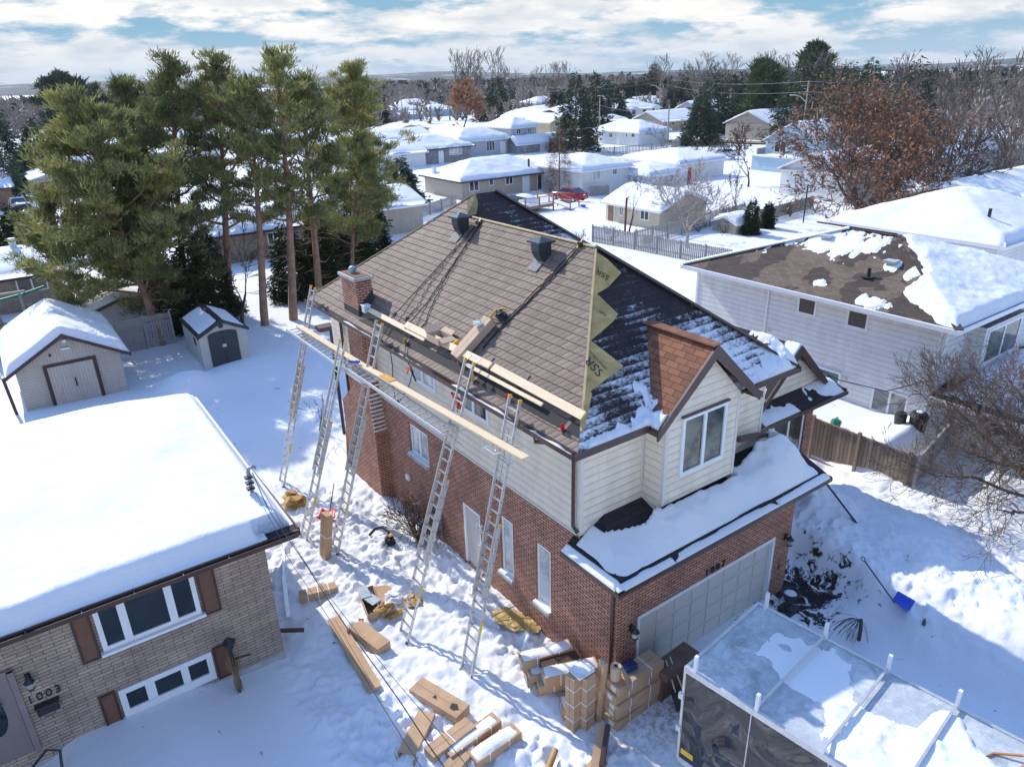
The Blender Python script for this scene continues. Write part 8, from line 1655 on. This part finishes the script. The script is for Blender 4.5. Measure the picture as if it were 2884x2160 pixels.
mk_soft(94, (24, 240), 11, 6.0, 'lower blue green pine right of the lone one at the left', NEEDLEB, 1.0)
# bare trees -----------------------------------------------------------
def mk_bare(seed, loc, H, label, bark=BARK, group=None, name='bare_tree', rz=0, **k):
    S_, T, D = bare_tree(seed, H, **k); return emit_tree(name, label, (loc[0], loc[1], gz(*loc) if math.hypot(*loc) < 60 else 0), S_, None, bark, None, group)
SK = 'bare trees standing against the sky'
PROT = [mk_bare(201, (127.4, 212.3), 21.4, 'leftmost of the five tall bare poplars on the skyline', BARK, SK, depth=6, spread=0.42, up=0.5, trunk=0.3, rmin=0.045, kids=(2, 3)), mk_bare(202, (131.0, 212.4), 22.1, 'second of the five tall bare poplars on the skyline', BARK, SK, depth=6, spread=0.36, up=0.6, trunk=0.3, rmin=0.045), mk_bare(203, (141.9, 122.2), 17.4, 'wide bare tree on the skyline right of the brown topped spruce', BARK, SK, depth=6, spread=0.55, up=0.35, trunk=0.24, rmin=0.04)]
sk = [(1, 133.8, 211, 21.6, 'third of the five tall bare poplars, in the middle'), (0, 137, 209.5, 22, 'fourth of the five tall bare poplars'), (1, 141.0, 207.3, 20.1, 'rightmost of the five tall bare poplars on the skyline'), (0, 167.7, 233.4, 16.5, 'low bare tree between the poplars and the middle skyline group'), (1, 173.3, 229.2, 16.3, 'leftmost bare tree of the middle skyline group'), (0, 177, 227.1, 17.4, 'second bare tree of the middle skyline group'), (1, 181, 225.4, 17.4, 'third bare tree of the middle skyline group'), (0, 185, 221, 17.7, 'rightmost bare tree of the middle skyline group'), (2, 151.1, 141.9, 17.5, 'bare skyline tree above the spruce right of the transformer pole'), (2, 147, 119, 17.0, 'second bare crown right of the brown topped spruce'), (2, 134.8, 99.2, 16.4, 'bare crown left above the big soft green pine'), (0, 138, 97.4, 16.9, 'bare crown just above the big soft green pine'), (2, 141, 95, 16.2, 'bare crown right above the big soft green pine'), (2, 91.1, 36.4, 15.1, 'bare tree against the sky near the right edge'), (0, 95, 35.2, 15.2, 'second bare tree against the sky near the right edge'), (2, 117.4, 71.7, 16, 'bare crown behind the russet oak, left part'), (2, 98.1, 45.1, 15.0, 'bare crown behind the russet oak, right part'), (2, 35.9, 102.3, 15.3, 'bare tree rising right of the topmost pine'), (0, 22, 180, 15, 'bare tree left of the pines on the horizon'), (2, 150, 128, 14, 'bare tree behind the spruce with a brown top'), (0, 108, 226, 13, 'bare tree behind the teal cottage'), (2, 120, 205, 12, 'bare brown tree left of the brown oak of the middle'), (2, 165, 205, 13, 'bare brown tree right of the brown oak of the middle'), (0, 178, 190, 13, 'bare birch like tree right of the middle white teal house')]
hs = [21.4, 22.1, 17.4]
for k, (pi_, x, y, h_, lb) in enumerate(sk): dup(PROT[pi_], (x, y, 0), lb, rz=k*1.37+0.5, sc=h_/hs[pi_], group=SK)
RB = 'bare trees along the right edge'
mk_bare(211, (80.3, 25.8), 12.5, 'big bare tree near the right edge, left one', BARK, RB, depth=7, spread=0.5, up=0.3, trunk=0.22, rmin=0.022, kids=(2, 3))
mk_bare(212, (90.0, 27.5), 13.0, 'bare tree at the right edge of the picture', BARK, RB, depth=7, spread=0.5, up=0.3, trunk=0.22, rmin=0.025)
mk_bare(213, (70.5, 27.4), 9.0, 'dark wide spreading bare tree above the snowy hip roof', BARKD, RB, depth=7, spread=0.55, up=0.05, trunk=0.1, rmin=0.03, limbs=9, limb_z=0.12)
mk_bare(214, (75, 34), 11.5, 'dark bare tree behind the spreading one', BARKD, RB, depth=6, spread=0.55, up=0.2, trunk=0.2, rmin=0.025)
mk_bare(215, (86, 34), 12, 'brown bare tree right of the russet oaks', BARKD, RB, depth=6, spread=0.55, up=0.2, trunk=0.2, rmin=0.03)
mk_bare(216, (74, 21.5), 9.5, 'low bare tree over the orange brown rail fence', BARKD, RB, depth=6, spread=0.55, up=0.2, trunk=0.2, rmin=0.02)
mk_bare(217, (97, 32), 12.8, 'tall bare tree cut by the right edge', BARK, RB, depth=6, spread=0.5, up=0.25, trunk=0.2, rmin=0.03)
# yard trees
mk_bare(221, (36.5, 30.4), 7.2, 'bare birch with whitish limbs behind the picket fence', BARKL, None, depth=6, spread=0.62, up=0.12, rmin=0.016, limbs=8, limb_z=0.24, name='birch_tree')
mk_bare(222, (36.6, 37.2), 5.4, 'small bare crooked tree beside the rust red post', BARKD, None, depth=5, spread=0.7, up=0.05, rmin=0.014, trunk=0.3, name='small_bare_tree')
mk_bare(223, (45.5, 37.5), 4.2, 'thin bare sapling right of the cream garage', BARKD, None, depth=5, spread=0.4, up=0.5, rmin=0.012, trunk=0.2, name='small_bare_tree')
mk_bare(224, (51.0, 37.0), 4.8, 'thin bare tree before the plain white gabled house', BARK, None, depth=5, spread=0.4, up=0.5, rmin=0.014, trunk=0.2, name='small_bare_tree')
mk_bare(225, (85.5, 71.5), 3.6, 'bare bush by the snowbank of the far street', BARKD, None, depth=5, spread=0.7, up=0.1, rmin=0.02, limbs=7, limb_z=0.05, name='bare_bush')
mk_bare(226, (88.5, 82.5), 4.6, 'dark crooked tree at the right end of the long white house', BARKD, None, depth=5, spread=0.7, up=0.1, rmin=0.02, trunk=.25, name='small_bare_tree')
mk_bare(227, (1.6, 33.5), 6.5, 'leafless understory tree between the slim pines', BARKD, None, depth=6, spread=0.5, up=0.2, rmin=0.014, trunk=.2, name='small_bare_tree')
mk_bare(228, (7.5, 39), 7, 'leafless understory tree left of the forked pine', BARKD, None, depth=6, spread=0.5, up=0.2, rmin=0.014, trunk=.2, name='small_bare_tree')
mk_bare(229, (-0.1, 17.4), 1.9, 'small bare bush behind the rear ladder', BARKD, None, depth=5, spread=0.6, up=0.15, rmin=0.008, trunk=.2, name='small_bare_tree')
RU = 'bare shrubs in the snowy yards'
for k, (x, y, h_, lb) in enumerate([(31.2, 37.4, 1.3, 'snowy bare shrub behind the left roof end of the picket fence'), (33.6, 36.2, 1.5, 'bare shrub at the corner of the picket fence'), (29.5, 39.5, 1.2, 'small snow capped bush beyond the peak of the dark roof'), (41.8, 33.8, 1.3, 'reddish shrub behind the sunlit fence'), (43.0, 31.9, 1.5, 'bare shrub left of the small garden hut'), (46.2, 34.5, 2.0, 'brown shrub above the small cedars'), (50.5, 35.8, 2.0, 'brown shrub right of the small cedars'), (54, 33, 1.8, 'russet shrub at the foot of the big oak'), (57.5, 32.6, 1.7, 'second russet shrub at the foot of the big oak')]):
    mk_bare(240+k, (x, y), h_, lb, BARKD, RU, depth=5, spread=0.75, up=0.1, rmin=0.010, limbs=9, limb_z=0.05, name='bare_shrub')
SH = mk_bare(250, (-0.55, 8.4), 1.75, 'bare tangled shrub against the brick wall beside the hooped ladder', plain("shrub_bark", (0.13, 0.08, 0.055), 0.9), None, depth=6, spread=0.6, up=0.12, rmin=0.008, limbs=26, limb_z=0.04, name='bare_shrub')
SH.scale = (0.9, 1.25, 1)
m = MB(); rs = np.random.RandomState(2)
for k in range(6): p = Vector((-0.75+0.5*rs.rand(), 7.9+1.2*rs.rand(), 0.75+0.35*rs.rand())); m.bar(p, p+Vector((rs.uniform(-.2, .2), rs.uniform(-.25, .25), .05)), 0.02, 0.006)
tag(m.build('cut_straps', STRAP), 'cut white straps caught in the bare shrub by the wall', 'strap')
# near apple tree at the right -------------------------------------------------
def apple():
    rs = np.random.RandomState(77); out = []; tips = []; base = np.array([13.6, -4.6, -0.3]); fork = np.array([13.9, -3.4, 1.5])
    out.append([*base, *(base*.5+fork*.5), 0.19, 0.16]); out.append([*(base*.5+fork*.5), *fork, 0.16, 0.14])
    def limb(pts, r, dep=4, ln=1.0):
        P = [np.array(p, float) for p in pts]
        for i in range(len(P)-1):
            k = 4
            for j in range(k):
                a = P[i]+(P[i+1]-P[i])*j/k+rs.normal(size=3)*0.03*(j > 0); b = P[i]+(P[i+1]-P[i])*(j+1)/k; f = (i*k+j)/((len(P)-1)*k); ra = r*(1-0.75*f); out.append([*a, *b, ra, r*(1-0.75*(f+1/((len(P)-1)*k)))])
                if f > 0.12:
                    for q in range(2):
                        d = P[i+1]-P[i]; d /= np.linalg.norm(d); ax = np.cross(d, rs.normal(size=3)); nd = rotv(d, ax, 0.6+0.7*rs.rand()); branching(rs, b, nd, ln*(0.5+0.5*rs.rand()), ra*0.4, dep-1, out, tips, 0.6, 0.25, (2, 3), 0.74, 3, 0.2, 0.0065, 0.1)
    limb([fork, (13.1, -2.6, 1.8), (12.6, -1.7, 2.1), (12.0, -1.0, 2.0), (11.4, -0.2, 2.4)], 0.06, 4, 0.9)
    limb([fork, (12.8, -3.6, 2.1), (11.4, -3.6, 2.3), (10.4, -3.2, 2.6)], 0.085, 4, 0.95)
    limb([fork, (14.4, -2.2, 2.6), (14.6, -0.9, 3.2), (14.2, 0.0, 3.7)], 0.10, 5, 0.95)
    limb([fork, (13.8, -2.6, 2.8), (13.6, -1.8, 3.8), (13.2, -1.2, 4.5)], 0.10, 5, 0.95)
    limb([fork, (14.8, -3.0, 2.6), (15.4, -2.0, 3.4), (15.6, -1.0, 4.2)], 0.10, 5, 0.95)
    limb([fork, (13.2, -3.4, 2.8), (12.6, -2.6, 3.6), (12.4, -1.6, 4.2)], 0.09, 5, 0.9)
    limb([(13.7, -4.0, 1.0), (13.0, -4.9, 1.5), (12.2, -5.3, 1.3), (11.4, -5.0, 1.5)], 0.08, 4, 0.9)
    limb([fork, (14.6, -2.6, 2.0), (14.4, -1.6, 1.9), (13.8, -0.9, 2.2)], 0.09, 5, 0.95)
    limb([fork, (12.9, -4.4, 2.1), (11.8, -5.2, 2.3), (11.0, -5.6, 2.6)], 0.085, 4, 0.9)
    limb([fork, (14.6, -1.6, 2.2), (15.0, -0.6, 2.6), (15.4, 0.6, 3.0)], 0.09, 5, 0.9)
    S_ = np.array(out); o = thing('apple_tree', 'bare gnarled tree with tangled twigs at the right edge, before the side fence', 'tree', tuple(base))
    big = S_[:, 6] > 0.03
    V, F_ = segmesh(S_[big], 6); mesh_obj('trunk', V, F_, plain("apple_bark", (0.12, 0.085, 0.065), 0.9, var=0.3, scale=8, bmp=.4), o, uv=False)
    V, F_ = segmesh(S_[~big], 3); mesh_obj('crown', V, F_, plain("twig_bark", (0.15, 0.105, 0.08), 0.85, var=0.35, scale=3), o, uv=False); return len(S_)
apple()
# weeping shrub on the bank
wt = thing('weeping_shrub', 'small weeping shrub with a cut trunk on the slope below the blue shovel', 'shrub', (6.15, -2.35, gz(6.15, -2.35))); rs = np.random.RandomState(9); out = []
zb0 = gz(6.15, -2.35)
MB().tube([(6.15, -2.35, zb0-0.1), (6.18, -2.33, zb0+0.35), (6.16, -2.3, zb0+0.62)], [0.05, 0.045, 0.04], 7).build('trunk', BARKD, wt)
for k in range(34):
    a = 2.9+rs.normal()*0.45; p = np.array([6.16, -2.3, zb0+0.6]); d = np.array([math.cos(a)*.8, math.sin(a)*.8, .35])
    for i in range(7): q = p+d*0.11; out.append([*p, *q, .006, .004]); p = q; d = d+np.array([0, 0, -.22])+rs.normal(size=3)*.08
V, F_ = segmesh(np.array(out), 3); mesh_obj('twigs', V, F_, BARKD, wt, uv=False)
# leafy oaks -------------------------------------------------------------
def mk_oak(seed, loc, H, label, L_, mat=RUSSET, frac=0.85, depth=7, rmin=.02, per=3, jit=.35, **k):
    S_, T, D = bare_tree(seed, H, depth=depth, rmin=rmin, **k); rs = np.random.RandomState(seed); z = T[:, 2]/H
    keep = rs.rand(len(T)) < frac; C = T[keep]; D = D[keep]; C = np.repeat(C, per, 0)+rs.normal(size=(len(C)*per, 3))*jit; D = np.repeat(D, per, 0)
    return emit_tree('oak_tree', label, (loc[0], loc[1], 0), S_, (C, D+np.array([0, 0, -.3])), BARKD, mat, 'oaks still holding russet leaves', n=4, L_=L_, Wd=L_*.8, rs=rs, leafname='crown')
mk_oak(301, (56.2, 27.6), 13.4, 'big russet leaved oak at the right, its leaves down to the ground', 0.23, depth=8, spread=0.6, up=0.10, trunk=0.16, kids=(2, 3), per=1, limbs=9, limb_z=0.16, jit=.15)
mk_oak(302, (62.5, 28.8), 12.4, 'second russet oak standing right behind the big one', 0.19, depth=7, spread=0.55, up=0.15, trunk=0.18, per=2, frac=.8)
mk_oak(303, (67, 34), 11.5, 'duller russet oak farther back at the right', 0.3, RUSSET2, depth=7, spread=0.55, up=0.2, trunk=0.2, per=2, frac=.8)
mk_oak(304, (91.1, 151.2), 12.2, 'brown oak in the middle distance left of the two storey house', 0.55, depth=7, spread=0.5, up=0.25, trunk=0.14, per=3, rmin=.03, jit=.5)
mk_oak(305, (66.5, 47.5), 7.5, 'pale brown bushy tree between the oak and the blue house', 0.22, RUSSET2, depth=7, spread=0.45, up=0.3, trunk=0.15, per=1, frac=.5)
S_, C, D = cone(311, 7.9, 1.9, 1600, prof=.8, droop=.1); emit_tree('larch_tree', 'bare reddish larch beside the red car', (48.1, 61, 0), S_, (C, D), BARK_PINE, LARCH, None, L_=.45, Wd=.03, per=2, rs=np.random.RandomState(4))
# ================================================================== far forest and hills
FR = leaf_mat("far_conifers", [(0.016, 0.034, 0.022), (0.04, 0.065, 0.035), (0.07, 0.095, 0.045)]); FB = leaf_mat("far_bare_wood", [(0.17, 0.135, 0.105), (0.27, 0.22, 0.175), (0.40, 0.34, 0.28)])
def forest(seed, label, ntree, az0, az1, r0, r1, hmin, hmax, mat, kind='con', per=26, dens=1.0):
    rs = np.random.RandomState(seed); Cs = []; Ds = []; sz = []
    az = CY+R(az0)+(R(az1)-R(az0))*rs.rand(ntree); rr = r0+(r1-r0)*rs.rand(ntree)**0.8
    X = -9+rr*np.sin(az); Y = -9+rr*np.cos(az); H_ = hmin+(hmax-hmin)*rs.rand(ntree)**1.5
    for i in range(ntree):
        n = per; t = rs.rand(n); a = rs.rand(n)*6.28
        if kind == 'con': rad = H_[i]*.20*(1-t)**.8*(.5+.5*rs.rand(n))
        else: rad = H_[i]*.24*np.sin(np.clip(t, .05, 1)*2.6)**.6*np.sqrt(rs.rand(n))
        Cs.append(np.stack([X[i]+rad*np.cos(a), Y[i]+rad*np.sin(a), H_[i]*t*(.93)], 1)); Ds.append(np.stack([np.cos(a)*.5, np.sin(a)*.5, np.full(n, .9 if kind != 'con' else -.1)], 1)); sz.append(np.full(n, rr[i]*.0075*(1 if kind == 'con' else 1.1)))
    C = np.concatenate(Cs); D = np.concatenate(Ds); z = np.concatenate(sz); V, F_ = quads(C, 1.0, .5 if kind == 'con' else .22, rs, D, .8); V = V.reshape(-1, 4, 3); c = V.mean(1, keepdims=True); V = (c+(V-c)*z[:, None, None]*1.0).reshape(-1, 3)
    o = mesh_obj('far_forest', V, F_, mat, None, uv=False); tag(o, label, 'forest', None, 'stuff')
forest(401, 'grey brown leafless wood at the left horizon', 1200, -36, -12, 270, 460, 4.5, 9.5, FB, 'bare', 34)
forest(402, 'dark conifers scattered in the wood at the left horizon', 260, -36, -8, 260, 520, 5, 10, FR, 'con', 34)
forest(403, 'grey brown leafless wood along the middle horizon', 2600, -12, 22, 360, 800, 4, 9, FB, 'bare', 30)
forest(404, 'dark conifers in the wood along the middle horizon', 800, -10, 24, 350, 800, 5, 10, FR, 'con', 30)
forest(405, 'leafless wood on the right behind the blue house', 1100, 12, 37, 260, 480, 5, 10, FB, 'bare', 34)
forest(406, 'dark conifers on the right behind the blue house', 420, 14, 37, 240, 460, 6, 12, FR, 'con', 34)
forest(407, 'thin reddish undergrowth behind the oaks at the right', 330, 22, 37, 110, 200, 5, 9.5, FB, 'bare', 60)
forest(408, 'leafless trees between the far middle houses', 170, -14, 14, 215, 350, 4, 8, FB, 'bare', 50)
def hills():
    m = MB(); az = np.radians(np.linspace(-50, 50, 160)); V = []; fs = []; 
    for j, (r_, base) in enumerate(((1500, -3.0), (1900, 20), (2600, 44), (2700, -6))):
        for i, a in enumerate(az):
            h = 0 if j in (0, 3) else base*(0.62+0.5*math.sin(a*3.1+1.2+j)*0.5+0.5*float(fbm(a*9, a*0+j, 1.0, 4, 9))+0.12)
            V.append((-9+r_*math.sin(CY+a), -9+r_*math.cos(CY+a), h*0.55 if j not in (0, 3) else base))
    n = len(az)
    for j in range(3):
        for i in range(n-1): fs.append((j*n+i, j*n+i+1, (j+1)*n+i+1, (j+1)*n+i))
    m_, t, p = new_mat("wooded_hills"); P = pos(t); a = noise(t, mapv(t, P, (1, 1, 4)), 0.012, 7, 0.62)
    setc(t, p, ramp(t, a, [(0.50, (0.035, 0.045, 0.04)), (0.60, (0.14, 0.13, 0.12)), (0.66, (0.75, 0.77, 0.8))])); p.inputs['Roughness'].default_value = 1
    o = mesh_obj('hills', np.array(V), fs, m_, None, uv=False, smooth=True); struct(o)
hills()

# ================================================================== air
hb = MB().box(-1100, -80, -2.0, 2100, 2750, 60.0).build('haze', bpy.data.materials.new("air"))
hm = hb.data.materials[0]; hm.use_nodes = True; ht = hm.node_tree; ht.nodes.clear(); pv = ht.nodes.new('ShaderNodeVolumePrincipled'); pv.inputs['Density'].default_value = 0.00012; pv.inputs['Color'].default_value = (0.85, 0.91, 1.0, 1)
ho = ht.nodes.new('ShaderNodeOutputMaterial'); ht.links.new(pv.outputs[0], ho.inputs['Volume']); hb['kind'] = 'stuff'; hb['label'] = 'thin pale blue winter haze over the far woods'
